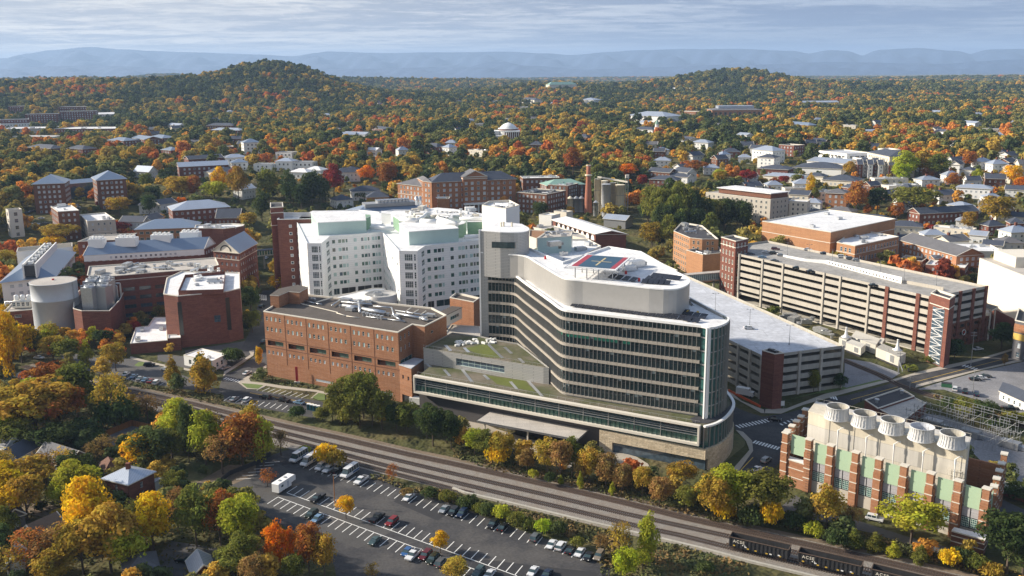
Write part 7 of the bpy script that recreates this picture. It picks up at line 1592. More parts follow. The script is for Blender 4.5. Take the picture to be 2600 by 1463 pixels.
 q=quadd('L',(2120,545),(2400,560),50,14);t=bld('arena','white arena with low curved pale roof in the middle distance','arena',q,14,'white','roof_tin',margin=4,rt='hip',rh=7,floors=0)
 q=quadd('M',(310,515),(680,515),60,14);t=bld('sports_hall','large brick sports hall with flat grey roof and white columns','hall',q,15,'brick_orange','roof_greyshingle',margin=4,rt='hip',rh=5,floors=1,sp=9,w=5,wh=8,glass='glass_deep')
 z0=t.location.z;q=inset(q,14);part(t,'upper_roof',MB().prism(q,z0+15,z0+22),'roof_tin')
 D('long_brick_hall','low long brick building left of the sports hall','building','M',(20,520),(190,525),30,8,wall='brick_orange',roof='roof_beige',floors=1)
 p=P('L',1262,742);z0=gz(p.x,p.y)+5;t=thing('rotunda','white domed rotunda with columned porch among the autumn trees','rotunda',(p.x,p.y,z0));s=hypot(p.x,p.y)/FPX/2.8622;claim([(p.x-90*s,p.y-60*s-25),(p.x+90*s,p.y-60*s-25),(p.x+90*s,p.y+80*s),(p.x-90*s,p.y+80*s)],2);rr=82*s
 part(t,'drum',MB().rev([(rr,z0-7),(rr,z0+9)],p.x,p.y,32),'white');part(t,'brick_band',MB().rev([(rr*.84,z0+9),(rr*.84,z0+11.5)],p.x,p.y,32),'brick_red');part(t,'cornice',MB().rev([(rr,z0+9),(rr*1.04,z0+9),(rr*1.04,z0+9.6),(rr*.8,z0+9.7)],p.x,p.y,32),'white')
 part(t,'dome',MB().rev([(rr*.9,z0+11.5),(rr*.9,z0+12.3),(rr*.74,z0+12.4),(rr*.72,z0+13.2),(rr*.6,z0+15.2),(rr*.42,z0+17.2),(rr*.22,z0+18.6),(rr*.08,z0+19.2),(.05,z0+19.6)],p.x,p.y,32),'white',True)
 cb=MB()
 for i in range(7):cb.tube((p.x-rr*.15+rr*.17*i,p.y-rr*1.25,z0),(p.x-rr*.15+rr*.17*i,p.y-rr*1.25,z0+8),.55,8)
 for i in range(5):cb.tube((p.x-rr*1.1,p.y-rr*.6+rr*.3*i,z0),(p.x-rr*1.1,p.y-rr*.6+rr*.3*i,z0+8),.5,8)
 part(t,'columns',cb,'white');part(t,'porch_roof',MB().box(p.x-rr*.3,p.y-rr*1.35,z0+8,p.x+rr*1.0,p.y-rr*.5,z0+9.4),'white');part(t,'side_wing',MB().box(p.x-rr*1.25,p.y-rr*.7,z0,p.x-rr*.8,p.y+rr*.7,z0+9.3),'white');part(t,'wall_red',MB().box(p.x-rr*.28,p.y-rr*1.05,z0,p.x+rr*.98,p.y-rr*.9,z0+8),'brick_red');part(t,'terrace',MB().box(p.x-rr*1.1,p.y-rr*1.9,z0,p.x-rr*.1,p.y-rr*1.3,z0+4),'white')
 p=P('L',2338,745);z0=gz(p.x,p.y);t=thing('church_steeple','white church steeple with green cap above the trees','church',(p.x,p.y,z0));part(t,'tower',MB().box(p.x-3,p.y-3,z0,p.x+3,p.y+3,z0+12),'brick_orange');part(t,'belfry',MB().rev([(3.2,z0+12),(3.2,z0+18),(2.4,z0+18.4),(2.4,z0+22)],p.x,p.y,8),'white');part(t,'spire',MB().rev([(2.6,z0+22),(1.6,z0+25),(.1,z0+28)],p.x,p.y,8),'roof_copper');part(t,'nave',MB().box(p.x-16,p.y-2,z0,p.x-3,p.y+8,z0+7),'white')
 for k,a,b,dep,h,lab,w_,ro,rt in(('K',(0,650),(380,640),60,10,'long white-roofed laboratory block at the left edge','concrete_warm','roof_white','flat'),('K',(390,650),(840,640),60,10,'long white-roofed block with rooftop vents right of the left edge block','brick_red','roof_white','flat'),('K',(0,615),(260,605),40,9,'pale long hall behind the white-roofed laboratory','white','roof_tin','flat'),('K',(90,700),(390,705),26,8,'low pale terrace block in front of the white-roofed laboratory','cream','roof_white','flat'),('K',(0,585),(210,580),40,13,'brick dormitory with slate roof at the left edge of the woods','brick_red','roof_slate','flat'),('K',(180,545),(420,540),40,16,'long red brick dormitory on the wooded slope','brick_red','roof_slate','flat'),('K',(430,525),(690,520),40,18,'red brick dormitory with white end stair right on the wooded slope','brick_red','roof_slate','flat'),('K',(420,490),(640,488),30,10,'brick dormitory higher on the wooded slope','brick_red','roof_white','flat'),('K',(60,485),(155,485),30,14,'small brick tower block highest at the left of the slope','brick_red','roof_white','flat'),('K',(680,545),(860,540),26,5,'low white shed on the wooded slope','white','roof_white','gable'),('K',(1300,925),(1660,905),16,12,'long brick range with white gable front left of the white pavilions','brick_red','roof_tin','gable'),('K',(1370,870),(1620,850),14,10,'rear brick range with slate roof behind the gabled front','brick_red','roof_slate','gable'),('K',(1540,965),(1750,940),16,8,'low hall with grey roof in front of the brick ranges','cream','roof_slate','hip'),('K',(1640,860),(1800,850),16,9,'white roofed pavilion right of the brick ranges','white','roof_tin','hip'),('K',(1680,895),(1800,890),14,8,'white pavilion with blue roof beside the gabled range','white','roof_bluemetal','hip'),('K',(1840,900),(1970,905),14,8,'white porticoed pavilion leftmost in the front row','white','roof_tin','flat'),('K',(2000,880),(2120,885),14,10,'white porticoed pavilion in the middle of the front row','white','roof_tin','hip'),('K',(2130,885),(2270,890),14,9,'white porticoed pavilion rightmost in the front row','white','roof_tin','flat'),('K',(2000,815),(2120,820),14,9,'white pavilion with pale roof behind the front row','white','roof_tin','flat'),('K',(2100,955),(2230,965),14,7,'white low pavilion below the front row','white','roof_white','hip'),('K',(2210,940),(2330,950),14,7,'white low pavilion right below the front row','white','roof_white','hip'),('K',(1770,750),(1890,745),16,13,'white-columned hall with blue roof standing above the pavilions','white','roof_bluemetal','hip'),('K',(1590,780),(1700,775),14,7,'low white-roofed range left of the columned hall','brick_red','roof_white','flat'),('K',(780,730),(900,735),20,11,'brick library with blue hipped roof left','brick_red','roof_bluemetal','hip'),('K',(950,715),(1050,725),22,11,'brick hall with big blue gable at left','brick_red','roof_bluemetal','gable'),('K',(1070,710),(1180,715),20,11,'brick hall with blue hip right of the big gable','brick_red','roof_bluemetal','hip'),('K',(1170,800),(1240,805),14,8,'small blue-roofed pavilion below the blue-roofed halls','brick_red','roof_bluemetal','hip'),('K',(2480,945),(2576,950),16,8,'navy-roofed house with white gable behind the crimson tree','siding','roof_slate','hip')):
  t=D('campus_building',lab,'building',k,a,b,dep,h,wall=w_,roof=ro,rt=rt,rh=max(3,h*.3),floors=max(1,int(h/3.6)),sp=4.4,w=1.7,wh=1.9,glass='glass_white' if w_!='white' else 'glass_deep',margin=3,units=8 if rt=='flat' and dep>50 else 0,seed=len(lab))
far_buildings()
# ---------------- vehicles ----------------
def carpaint(name,col,metal=.3,rough=.28):
 m=mat('paint_'+name,col,rough,metal=metal,var=.03,spec=.6);return 'paint_'+name
PAINTS={'white':(.62,.63,.64),'silver':(.33,.35,.37),'grey':(.12,.13,.14),'black':(.014,.014,.016),'red':(.22,.012,.014),'maroon':(.12,.01,.015),'blue':(.04,.12,.30),'dark blue':(.015,.03,.07),'teal grey':(.06,.10,.10),'dark green':(.018,.03,.02),'tan':(.28,.24,.19),'light blue':(.16,.28,.42)}
for n_,c_ in PAINTS.items():carpaint(n_.replace(' ','_'),c_,0 if n_=='white' else.35)
def lofty(prof,hw,mi=0,mb=None,taper=None):
 "side profile (x,z) extruded across; taper(z)->half width factor"
 mb=mb or MB();n=len(prof);tp=taper or(lambda z:1)
 v=[(x,hw*tp(z),z)for x,z in prof]+[(x,-hw*tp(z),z)for x,z in prof]
 mb.add(v,[tuple(range(n)),tuple(reversed(range(n,2*n)))]+[(i,n+i,n+(i+1)%n,(i+1)%n)for i in range(n)],mi);return mb
def fix_normals(me):
 import bmesh
 b=bmesh.new();b.from_mesh(me);bmesh.ops.recalc_face_normals(b,faces=b.faces);b.to_mesh(me);b.free()
VEH={}
def vehicle(kind,color):
 key=(kind,color)
 if key in VEH:return VEH[key],False
 pm='paint_'+color.replace(' ','_')
 t=thing({'sedan':'parked_car','suv':'parked_suv','hatch':'parked_car','pickup':'pickup_truck','van':'van','minibus':'minibus','trailer':'trailer'}[kind],'x','x')
 def add(nm,mb,m,sm=False,par=None):
  me=mb.mesh(nm,m if isinstance(m,list)else[m]);fix_normals(me);o=bpy.data.objects.new(nm,me);COL.objects.link(o);o.parent=par or t;return o
 L_,Wd=4.6,.92
 if kind=='sedan':
  body=[(-2.25,.35),(2.25,.35),(2.32,.6),(2.2,.78),(1.2,.95),(-1.55,1.0),(-2.2,.95),(-2.3,.6)];cab=[(1.25,.93),(.45,1.38),(-.75,1.42),(-1.75,.98)];wx=1.38
 elif kind=='hatch':
  L_=4.1;body=[(-1.95,.35),(2.0,.35),(2.08,.6),(1.95,.8),(1.1,.98),(-1.9,1.05),(-2.0,.6)];cab=[(1.15,.96),(.4,1.45),(-1.2,1.5),(-1.95,1.02)];wx=1.25
 elif kind=='suv':
  Wd=.97;body=[(-2.35,.42),(2.3,.42),(2.4,.75),(2.25,1.0),(1.15,1.15),(-2.3,1.2),(-2.42,.8)];cab=[(1.2,1.12),(.55,1.68),(-1.9,1.74),(-2.35,1.16)];wx=1.42
 elif kind=='pickup':
  L_=5.7;Wd=1.0;body=[(-2.85,.5),(2.85,.5),(2.95,.85),(2.8,1.12),(1.4,1.2),(-.6,1.22),(-.6,1.18),(-2.85,1.18),(-2.9,.8)];cab=[(1.5,1.18),(.85,1.78),(-.45,1.82),(-.7,1.2)];wx=1.85
 elif kind=='van':
  L_=5.6;Wd=1.02;body=[(-2.8,.45),(2.7,.45),(2.85,.85),(2.6,1.15),(1.9,1.3),(-2.8,1.3)];cab=[(2.05,1.26),(1.35,2.05),(-2.7,2.12),(-2.8,1.26)];wx=1.8
 elif kind=='minibus':
  L_=7.6;Wd=1.2;body=[(-3.8,.5),(3.5,.5),(3.8,.9),(3.6,1.35),(2.7,1.5),(-3.8,1.5)];cab=[(2.9,1.45),(2.2,2.2),(1.9,2.9),(-3.7,2.95),(-3.8,1.45)];wx=2.5
 if kind=='trailer':
  mb=MB();lofty([(-3.9,.7),(2.2,.7),(2.3,1.6),(4.4,1.7),(4.4,3.2),(3.9,3.5),(-3.7,3.5),(-3.9,3.3)],1.25,0,mb);add('body',mb,'white')
  for x in(-1.6,1.0):mb=MB().box(x-.35,-.35,3.5,x+.35,.35,3.7);add('roof_vent',mb,'metal_grey')
  mb=MB().box(.2,-1.28,.9,1.0,-1.24,2.8);add('door',mb,'deck_pale');mb=MB().box(-2.6,-1.28,2.0,-1.6,-1.245,2.6);add('window',mb,'glass_dark')
  for x in(-1.9,-.9):
   for s in(-1,1):mb=MB().tube((x,s*1.0,.42),(x,s*1.26,.42),.42,14);add('wheel',mb,'tyre')
  mb=MB().tube((3.6,0,0),(3.6,0,1.7),.1,6);add('jack',mb,'metal_grey')
  VEH[key]=t;return t,True
 bm_=MB();lofty(body,Wd,0,bm_,lambda z:1 if z<.9 else.97);b=add('body',bm_,pm)
 mod=b.modifiers.new('b','BEVEL');mod.width=.1;mod.segments=2;mod.limit_method='ANGLE'
 g=MB();zt=max(z for x,z in cab);zb=min(z for x,z in cab);f=lambda z:.93-.17*(z-zb)/(zt-zb)
 lofty(cab,Wd,0,g,f);add('windows',g,'glass_dark')
 xs=[x for x,z in cab[1:-1]];rw=Wd*f(zt)+.01;rf=MB();x0,x1=min(xs)-.05,max(xs)+.05
 rf.box(x0,-rw,zt-.04,x1,rw,zt+.045);
 for s in(-1,1):
  for xa in([x0+.05,(x0+x1)/2-.1,x1-.1]if kind!='minibus' else[x0+.1,-2.2,-.9,.4,1.6]):
   rf.add([(xa-.05,s*Wd*.935,zb),(xa+.07,s*Wd*.935,zb),(xa+.07,s*(rw+.005),zt),(xa-.05,s*(rw+.005),zt)],[(0,1,2,3)])
 add('roof',rf,pm)
 if kind=='pickup':mb=MB().box(-2.7,-.82,1.0,-.8,.82,1.19);add('cargo_bed',mb,'dark_metal')
 if kind=='minibus':
  mb=MB()
  for s in(-1,1):mb.box(-3.6,s*1.2-.012,.75,-.2,s*1.2+.012,1.35)
  add('blue_band',mb,'paint_blue');mb=MB().box(-2,-.5,2.98,-.6,.5,3.15);add('roof_unit',mb,'deck_pale')
 for x in(-wx,wx):
  for s in(-1,1):
   w=MB().tube((x,s*(Wd-.2),.34),(x,s*(Wd+.01),.34),.34,14);wo=add('wheel',w,'tyre');hb=MB().tube((x,s*(Wd+.005),.34),(x,s*(Wd+.02),.34),.2,10);add('hub',hb,'hub',par=wo)
 xf=max(x for x,z in body);xr=min(x for x,z in body);zl=body[0][1]+.32
 for s in(-1,1):mb=MB().box(xf-.14,s*Wd*.72-.16,zl-.02,xf+.0,s*Wd*.72+.16,zl+.14);add('headlight',mb,'white');mb=MB().box(xr-.01,s*Wd*.74-.14,zl,xr+.1,s*Wd*.74+.14,zl+.16);add('tail_light',mb,'red_paint')
 VEH[key]=t;return t,True
KN={'sedan':'car','suv':'SUV','hatch':'hatchback','pickup':'pickup truck','van':'van','minibus':'minibus','trailer':'trailer'}
VL=[]
def park(kind,color,k,x,y,where,ang,group='cars parked in the big car park',z=0,flat=None,flip=False,extra=''):
 p=P(k,x,y,.6 if flat is None else 0,flat=flat)
 if flat is not None:zz=flat
 else:zz=gz(p.x,p.y)+.04
 src,new=vehicle(kind,color);a=ang+(pi if flip else 0)
 lab=f'{color} {KN[kind]}{extra} {where}'
 o=src if new else copy_tree(src)
 o.location=(p.x,p.y,zz);o.rotation_euler=(0,0,a);o['label']=lab;o['category']=KN[kind].lower()if kind!='sedan' else 'car';o['group']=group
 VL.append(o);return o
AS=atan2(SV.y,SV.x)
F_=True
for kind,c,x,y,w,fl in[('minibus','white',600,315,'parked leftmost in the top row beside the yellow bush',1),('minibus','white',705,352,'with red stripe, second from the left of the top row',1),('van','white',825,400,'third from the left in the top row of the car park',1),('suv','white',885,425,'squeezed between the white van and the black pickup',1),('pickup','black',970,432,'left of the large blue-banded minibus',0),('minibus','white',1088,462,'with blue band standing alone right of the black pickup',1),('pickup','white',1200,530,'with blue side right of the large blue-banded minibus',1),('sedan','white',1655,692,'alone in the top row beside the green weeds',1),('sedan','silver',2000,806,'left of two dark cars in the top row',1),('suv','black',2085,835,'between the silver and dark blue cars in the top row',1),('suv','dark blue',2170,850,'right of the silver and black cars in the top row',1),('pickup','black',782,702,'alone in the middle row left of the orange tree',1),('suv','dark green',722,856,'beside the light blue hatchback',1),('hatch','light blue',778,900,'beside the dark green SUV',1),('pickup','black',1352,892,'left of the red SUV in the middle row',0),('suv','red',1495,930,'right of the black pickup in the middle row',1),('sedan','teal grey',1330,1110,'alone in the lower row left of the blue hatchback',1),('hatch','blue',1640,1218,'left of the white pickup in the lower row',1),('pickup','white',1700,1248,'between the blue hatchback and the red SUV',1),('suv','maroon',1818,1252,'right of the white pickup in the lower row',1),('suv','dark green',1888,1288,'between the maroon and grey cars in the lower row',1),('suv','grey',1970,1318,'with red tail lights under the small yellow tree',0),('suv','teal grey',2325,1415,'at the bottom edge left of a white car',1),('sedan','white',2432,1432,'at the bottom edge right of the teal grey SUV',1)]:
 park(kind,c,'I',x,y,w,AS,flip=bool(fl))
for kind,c,x,y,w,fl in[('suv','black',350,797,'left of a pair of black cars beside the weeds',1),('sedan','black',437,820,'right of a pair of black cars beside the weeds',0),('suv','grey',722,910,'with roof rack alone left of four cars',0),('sedan','white',860,970,'leftmost of the five cars at the right end',1),('suv','white',942,988,'second of the five cars at the right end',0),('sedan','black',1025,1018,'between two white cars at the right end',0),('sedan','white',1108,1040,'right of the black car at the right end',1),('hatch','black',1182,1078,'in shade beside the tan car at the right end',1),('suv','tan',1275,1072,'last car at the right end of the top row',1),('sedan','white',700,1205,'at the bottom edge of the lower right rows',1),('sedan','dark blue',820,1230,'at the bottom edge right of a white sedan',1)]:
 park(kind,c,'J',x,y,w,AS,flip=bool(fl))
park('trailer','white','I',455,600,'with roof vents beside the small bare orange tree',AS,extra='')
g2='cars parked by the brick research building'
al=atan2(*(P('N1',1440,545)-P('N1',1370,590)).xy.yx)if False else atan2((P('N1',1440,545)-P('N1',1370,590)).y,(P('N1',1440,545)-P('N1',1370,590)).x)
park('sedan','silver','N1',1478,572,'leftmost in the bays by the railway',al,g2);park('suv','white','N1',1620,585,'in the bays by the railway',al,g2)
lr=atan2((P('N1',2300,650)-P('N1',1700,540)).y,(P('N1',2300,650)-P('N1',1700,540)).x)
park('suv','black','N1',1822,552,'driving along the lane past the empty bays',lr,g2,flip=True);park('pickup','black','N1',2015,585,'in the lane in front of the brick research building',lr,g2,flip=True);park('sedan','light blue','N1',2188,610,'in the lane beside the teal toilets',lr,g2,flip=True)
park('sedan','white','N1',1620,288,'driving on the curved lane left of the brick research building',atan2((P('N1',1700,240)-P('N1',1560,310)).y,(P('N1',1700,240)-P('N1',1560,310)).x),g2)
la=atan2((P('N1',470,330)-P('N1',400,380)).y,(P('N1',470,330)-P('N1',400,380)).x);g3='cars parked beside the railway at left'
for c,x,y,w in(('silver',452,348,'left of a row of four beside the railway'),('light blue',510,362,'second of the row of four beside the railway'),('red',570,376,'third of the row of four beside the railway'),('white',634,392,'last of the row of four beside the railway'),('white',300,300,'half hidden behind the yellow-topped tree'),('light blue',385,325,'just left of the row of four'),('white',20,245,'at the left end of the small car park'),('grey',60,262,'second at the left end of the small car park')):park('sedan' if x!=634 else 'suv',c,'N1',x,y,w,la,g3)
park('suv','black','N1',555,200,'beside the grass island in the small car park',.2,g3);park('sedan','white','N1',735,245,'behind the cone-shaped yellow tree',-.4,g3);park('sedan','white','N1',1300,212,'beside the white pavilion',.9,g3);park('sedan','silver','N1',1385,232,'just right of the car at the white pavilion',.9,g3);park('sedan','black','N1',470,955,'inside the wooden fenced gravel yard',.5,g3);park('sedan','black','H',990,1365,'on the dark drive at the bottom',-.3,g3);park('sedan','white','H',210,272,'behind the row of yellow trees left of the railway',-.2,g3)
g4='cars on the streets and lots at right'
park('sedan','black','G',365,578,'crossing the zebra stripes at the junction',-.35,g4);park('suv','silver','G',318,806,'parked at the junction beside the cooling plant',.85,g4);park('sedan','white','G',268,855,'nearest the trees beside the cooling plant',.6,g4);park('suv','white','G',920,1130,'at the foot of the cooling plant',-.55,g4);park('sedan','silver','G',1612,1140,'at the right end of the cooling plant',-.9,g4)
park('suv','white','G',1365,412,'beside the dark green skip',1.1,g4);park('suv','black','G',1422,424,'between the white SUV and dark blue car in the gravel lot',1.1,g4);park('suv','dark blue','G',1484,438,'right of the black SUV in the gravel lot',1.1,g4)
park('sedan','black','G',1478,356,'leftmost of three close cars in the gravel lot',-.2,g4);park('sedan','white','G',1508,348,'middle of three close cars in the gravel lot',-.2,g4);park('sedan','grey','G',1538,338,'rightmost of three close cars in the gravel lot',-.2,g4);park('pickup','black','G',1672,518,'below the white cottage at the right edge',-.25,g4)
park('sedan','white','D',1650,1295,'at the kerb by the brown garage wing',.3,g4)
g5='cars on the garage roofs';zb=25.8-1.08
ga=atan2(-.88,.48)
park('sedan','white','G',222,78,'alone on the pale deck of the near garage',-.1,g5,flat=17.3-1.08)
for kind,c,x,y,w in(('sedan','white',765,598,'left of three cars by the ramp'),('suv','maroon',935,545,'behind the three cars by the ramp'),('suv','black',905,622,'middle of three cars by the ramp'),('sedan','silver',1035,655,'right of three cars by the ramp'),('sedan','dark blue',480,628,'beside the brick lift tower'),('sedan','light blue',690,692,'near the front parapet at the left'),('sedan','grey',920,758,'near the front parapet second from left'),('sedan','dark green',1330,890,'near the front parapet in the middle'),('sedan','black',1580,955,'near the front parapet right of the dark green one'),('sedan','white',1525,552,'at the rear parapet at left'),('sedan','dark blue',1830,622,'at the rear parapet beside a red post'),('suv','white',2160,688,'at the rear parapet at right')):
 park(kind,c,'X4',x,y,w+' on the tan garage roof',-.2,g5,flat=zb)
for kind,c,x,y,w in(('sedan','silver',905,757,'rightmost at the rear parapet'),('sedan','black',1010,912,'at the end of the lower lane'),('suv','grey',868,748,'second from right at the rear parapet')):park(kind,c,'D',x,y,w+' on the tan garage roof',-.2,g5,flat=zb)
g6='cars on the street left of the white hospital'
for kind,c,x,y,a in(('suv','black',665,778,1.4),('sedan','white',676,655,1.5),('sedan','black',683,670,1.5),('sedan','black',618,680,1.2),('suv','black',670,868,1.4)):park(kind,c,'SS',x,y,'on the street left of the white hospital',a,g6)
rr=random.Random(17);cols=list(PAINTS)
for reg,n_,w in(((1820,350,1870,372),22,'in the busy street lot beyond the silos'),((1600,268,1760,285),22,'in the stadium car park far away'),((60,535,125,575),14,'on the far left parking lots'),((150,520,210,530),6,'beside the pale stair tower'),((1655,480,1700,520),12,'beyond the silos beside the curving track')):
 for i in range(n_):
  x=rr.uniform(reg[0],reg[2]);y=rr.uniform(reg[1],reg[3]);c=rr.choice(('white','white','silver','grey','black','red','dark blue'));o=park('sedan',c,'SS',x,y,w,rr.choice((.2,1.7)),'cars '+w)
  claim([(o.location.x-4,o.location.y-7),(o.location.x+4,o.location.y-7),(o.location.x+4,o.location.y+3),(o.location.x-4,o.location.y+3)],1)
  # ---------------- coal train ----------------
def hopper(p,d,label,first):
 t=thing('coal_wagon',label,'railway wagon',(p.x,p.y,0),group='black coal wagons')
 n=Vector((-d.y,d.x));HL=7.6;
 def o(x,y):q=p+d*x+n*y;return(q.x,q.y)
 b=MB()
 for s in(-1,1):b.prism([o(-HL,s*1.5),o(HL,s*1.5),o(HL,s*1.38),o(-HL,s*1.38)],1.35,3.9)
 for s in(-1,1):b.prism([o(s*HL,-1.38),o(s*HL,1.38),o(s*(HL-.12),1.38),o(s*(HL-.12),-1.38)],1.7,3.9)
 b.prism([o(-HL,-1.38),o(HL,-1.38),o(HL,1.38),o(-HL,1.38)],1.35,1.6);b.prism([o(-HL+1.5,-1.0),o(HL-1.5,-1.0),o(HL-1.5,1.0),o(-HL+1.5,1.0)],.75,1.35)
 part(t,'body',b,'coal_car')
 r=MB()
 for i in range(15):
  x=-HL+.3+i*(2*HL-.6)/14
  for s in(-1,1):c=o(x,s*1.55);r.obox(c,(d.x,d.y),.07,.09,1.35,3.85)
 part(t,'ribs',r,'coal_car');rim=MB()
 for s in(-1,1):c=o(0,s*1.5);rim.obox(c,(d.x,d.y),HL,.12,3.85,4.02);c=o(s*HL,0);rim.obox(c,(n.x,n.y),1.5,.1,3.85,4.02)
 part(t,'rim',rim,'brown_bed')
 c=MB();nx=24;ny=6;rr=random.Random(int(p.x));v=[];f=[]
 for j in range(ny+1):
  for i in range(nx+1):
   x=-HL+.15+(2*HL-.3)*i/nx;y=-1.36+2.72*j/ny;z=1.8+.5*(1-(y/1.4)**2)+rr.uniform(-.1,.1)
   v.append((*o(x,y),z))
 for j in range(ny):
  for i in range(nx):a=j*(nx+1)+i;f.append((a,a+1,a+nx+2,a+nx+1))
 c.add(v,f);part(t,'inner_floor',c,'coal_car')
 for s in(-1,1):
  for q in(-.95,.95):
   x=s*(HL-1.9)+q
   for w in(-1,1):a=o(x,w*.72);e=o(x,w*.84);part(t,'wheel',MB().tube((*a,.75),(*e,.75),.44,12),'rail')
  fr=MB();
  for w in(-1,1):cc=o(s*(HL-1.9),w*.95);fr.obox(cc,(d.x,d.y),1.5,.1,.6,.95)
  part(t,'bogie_frame',fr,'brown_bed')
 for s in(-1,1):cc=o(s*(HL+.5),0);part(t,'coupler',MB().obox(cc,(d.x,d.y),.55,.15,.95,1.2),'brown_bed')
 nr=Vector((d.y,-d.x));rot=Matrix(((d.x,0,nr.x),(d.y,0,nr.y),(0,1,0))).to_4x4()
 def txt(s,x,z,size,m_):
  cu=bpy.data.curves.new('lettering','FONT');cu.body=s;cu.size=size;cu.extrude=.01;cu.space_character=1.25;cu.offset=.02
  tmp=bpy.data.objects.new('tmp',cu);COL.objects.link(tmp);dg=bpy.context.evaluated_depsgraph_get();me=bpy.data.meshes.new_from_object(tmp.evaluated_get(dg));bpy.data.objects.remove(tmp)
  me.name='lettering';me.materials.clear();me.materials.append(MAT[m_])
  ob=bpy.data.objects.new('lettering',me);COL.objects.link(ob);ob.parent=t;q=d*x+nr*1.68;m=rot.copy();m.translation=Vector((q.x,q.y,z));ob.matrix_local=m
 txt('ACSE',-HL+1.1,2.75,1.1,'trim');
 for x,z,m_ in((-6.2,1.7,0),(-3.2,1.9,1),(-2.6,1.55,0),(-.6,1.5,0),(2.2,1.5,0),(3.2,1.55,1),(5.6,1.55,0),(5.3,1.75,1)):q=p+d*x+nr*1.66;part(t,'reflector',MB().obox((q.x,q.y),(d.x,d.y),.28,.02,z,z+.3),['paint_yellow','white'][m_])
 ch=MB()
 for k in(1,):
  for s_ in((-.25,2.35),(.25,2.35),(.6,2.1)):q=p+d*(-HL+3.9+s_[0])+nr*1.66;ch.obox((q.x,q.y),(d.x,d.y),.14,.02,s_[1]-.1,s_[1]+.1)
 part(t,'small_mark',ch,'white')
 return t
tp=samp(T3,.5);st=P('N2',255,700).x
i0=min(i for i,(p,d)in enumerate(tp)if p.x>st)
for k,w in enumerate(['leftmost','middle','rightmost']):
 i=i0+int((7.9+k*17.3)/.5)
 if i<len(tp):hopper(tp[i][0],tp[i][1],f'{w} of the three black open coal wagons with white lettering',k==0)
 # ---------------- light poles, people ----------------
def lot_pole(k,x,y,h,lab):
 p=P(k,x,y);t=thing('street_lamp',lab,'street lamp',(p.x,p.y,0));part(t,'post',MB().tube((p.x,p.y,0),(p.x,p.y,h),.16,8,0,.1),'wood_fence' if 'wooden' in lab else 'metal_grey');part(t,'lamp_head',MB().obox((p.x+.4,p.y),(1,0),.6,.2,h-.05,h+.15),'metal_grey');part(t,'base',MB().rev([(.35,0),(.35,.6),(.2,.6)],p.x,p.y,10,0,True),'kerb')
lot_pole('I',948,775,9.5,'tall wooden lamp pole in the car park left of the orange tree')
def person(k,x,y,lab,pose=0,coat='cloth_dark',a=0):
 p=P(k,x,y);z=gz(p.x,p.y)+.15
 V=[(0,0,.98),(0,0,1.25),(0,.0,1.45),(0,.01,1.55),(0,.02,1.68),(-.11,0,.92),(-.12,.08+.14*pose,.5),(-.12,.02+.2*pose,.06),(-.12,.16+.2*pose,.03),(.11,0,.92),(.12,-.05*pose,.5),(.12,-.25*pose,.08),(.12,-.12*pose+.1,.03),(-.2,0,1.42),(-.25,-.05,1.15),(-.24,.08,.9),(.2,0,1.42),(.25,.05,1.15),(.24,.14,.9)]
 E=[(0,1),(1,2),(2,3),(3,4),(0,5),(5,6),(6,7),(7,8),(0,9),(9,10),(10,11),(11,12),(2,13),(13,14),(14,15),(2,16),(16,17),(17,18)]
 Rr=[.16,.15,.14,.06,.105,.1,.075,.05,.04,.1,.075,.05,.04,.075,.055,.04,.075,.055,.04]
 me=bpy.data.meshes.new('person');me.from_pydata(V,E,[]);o=bpy.data.objects.new('person',me);COL.objects.link(o)
 sk=o.modifiers.new('s','SKIN');o.modifiers.new('u','SUBSURF').levels=1;o.modifiers['u'].render_levels=1
 for i,r in enumerate(Rr):me.skin_vertices[0].data[i].radius=(r,r*.8)
 me.skin_vertices[0].data[0].use_root=True
 me.materials.append(MAT[coat]);o.location=(p.x,p.y,z);o.rotation_euler=(0,0,a);o['label']=lab;o['category']='person'
 h=bpy.data.objects.new('hair',MB().rev([(.02,1.81),(.08,1.79),(.115,1.72),(.11,1.66)],0,0.0,10).mesh('hair',['dark_metal']));COL.objects.link(h);h.parent=o
person('J',1552,292,'person in dark clothes walking beside the zebra stripes below the stone podium',1,'cloth_dark',.4);person('X5',798,1040,'person in dark clothes walking on the street behind the cooling fans',1,'cloth_dark',1.2);person('G',308,545,'person in dark clothes standing at the kerb by the brick stair tower',.5,'cloth_dark',-.8);person('X3',490,1370,'person in black near the stone podium entrance',.6,'cloth_dark',2)
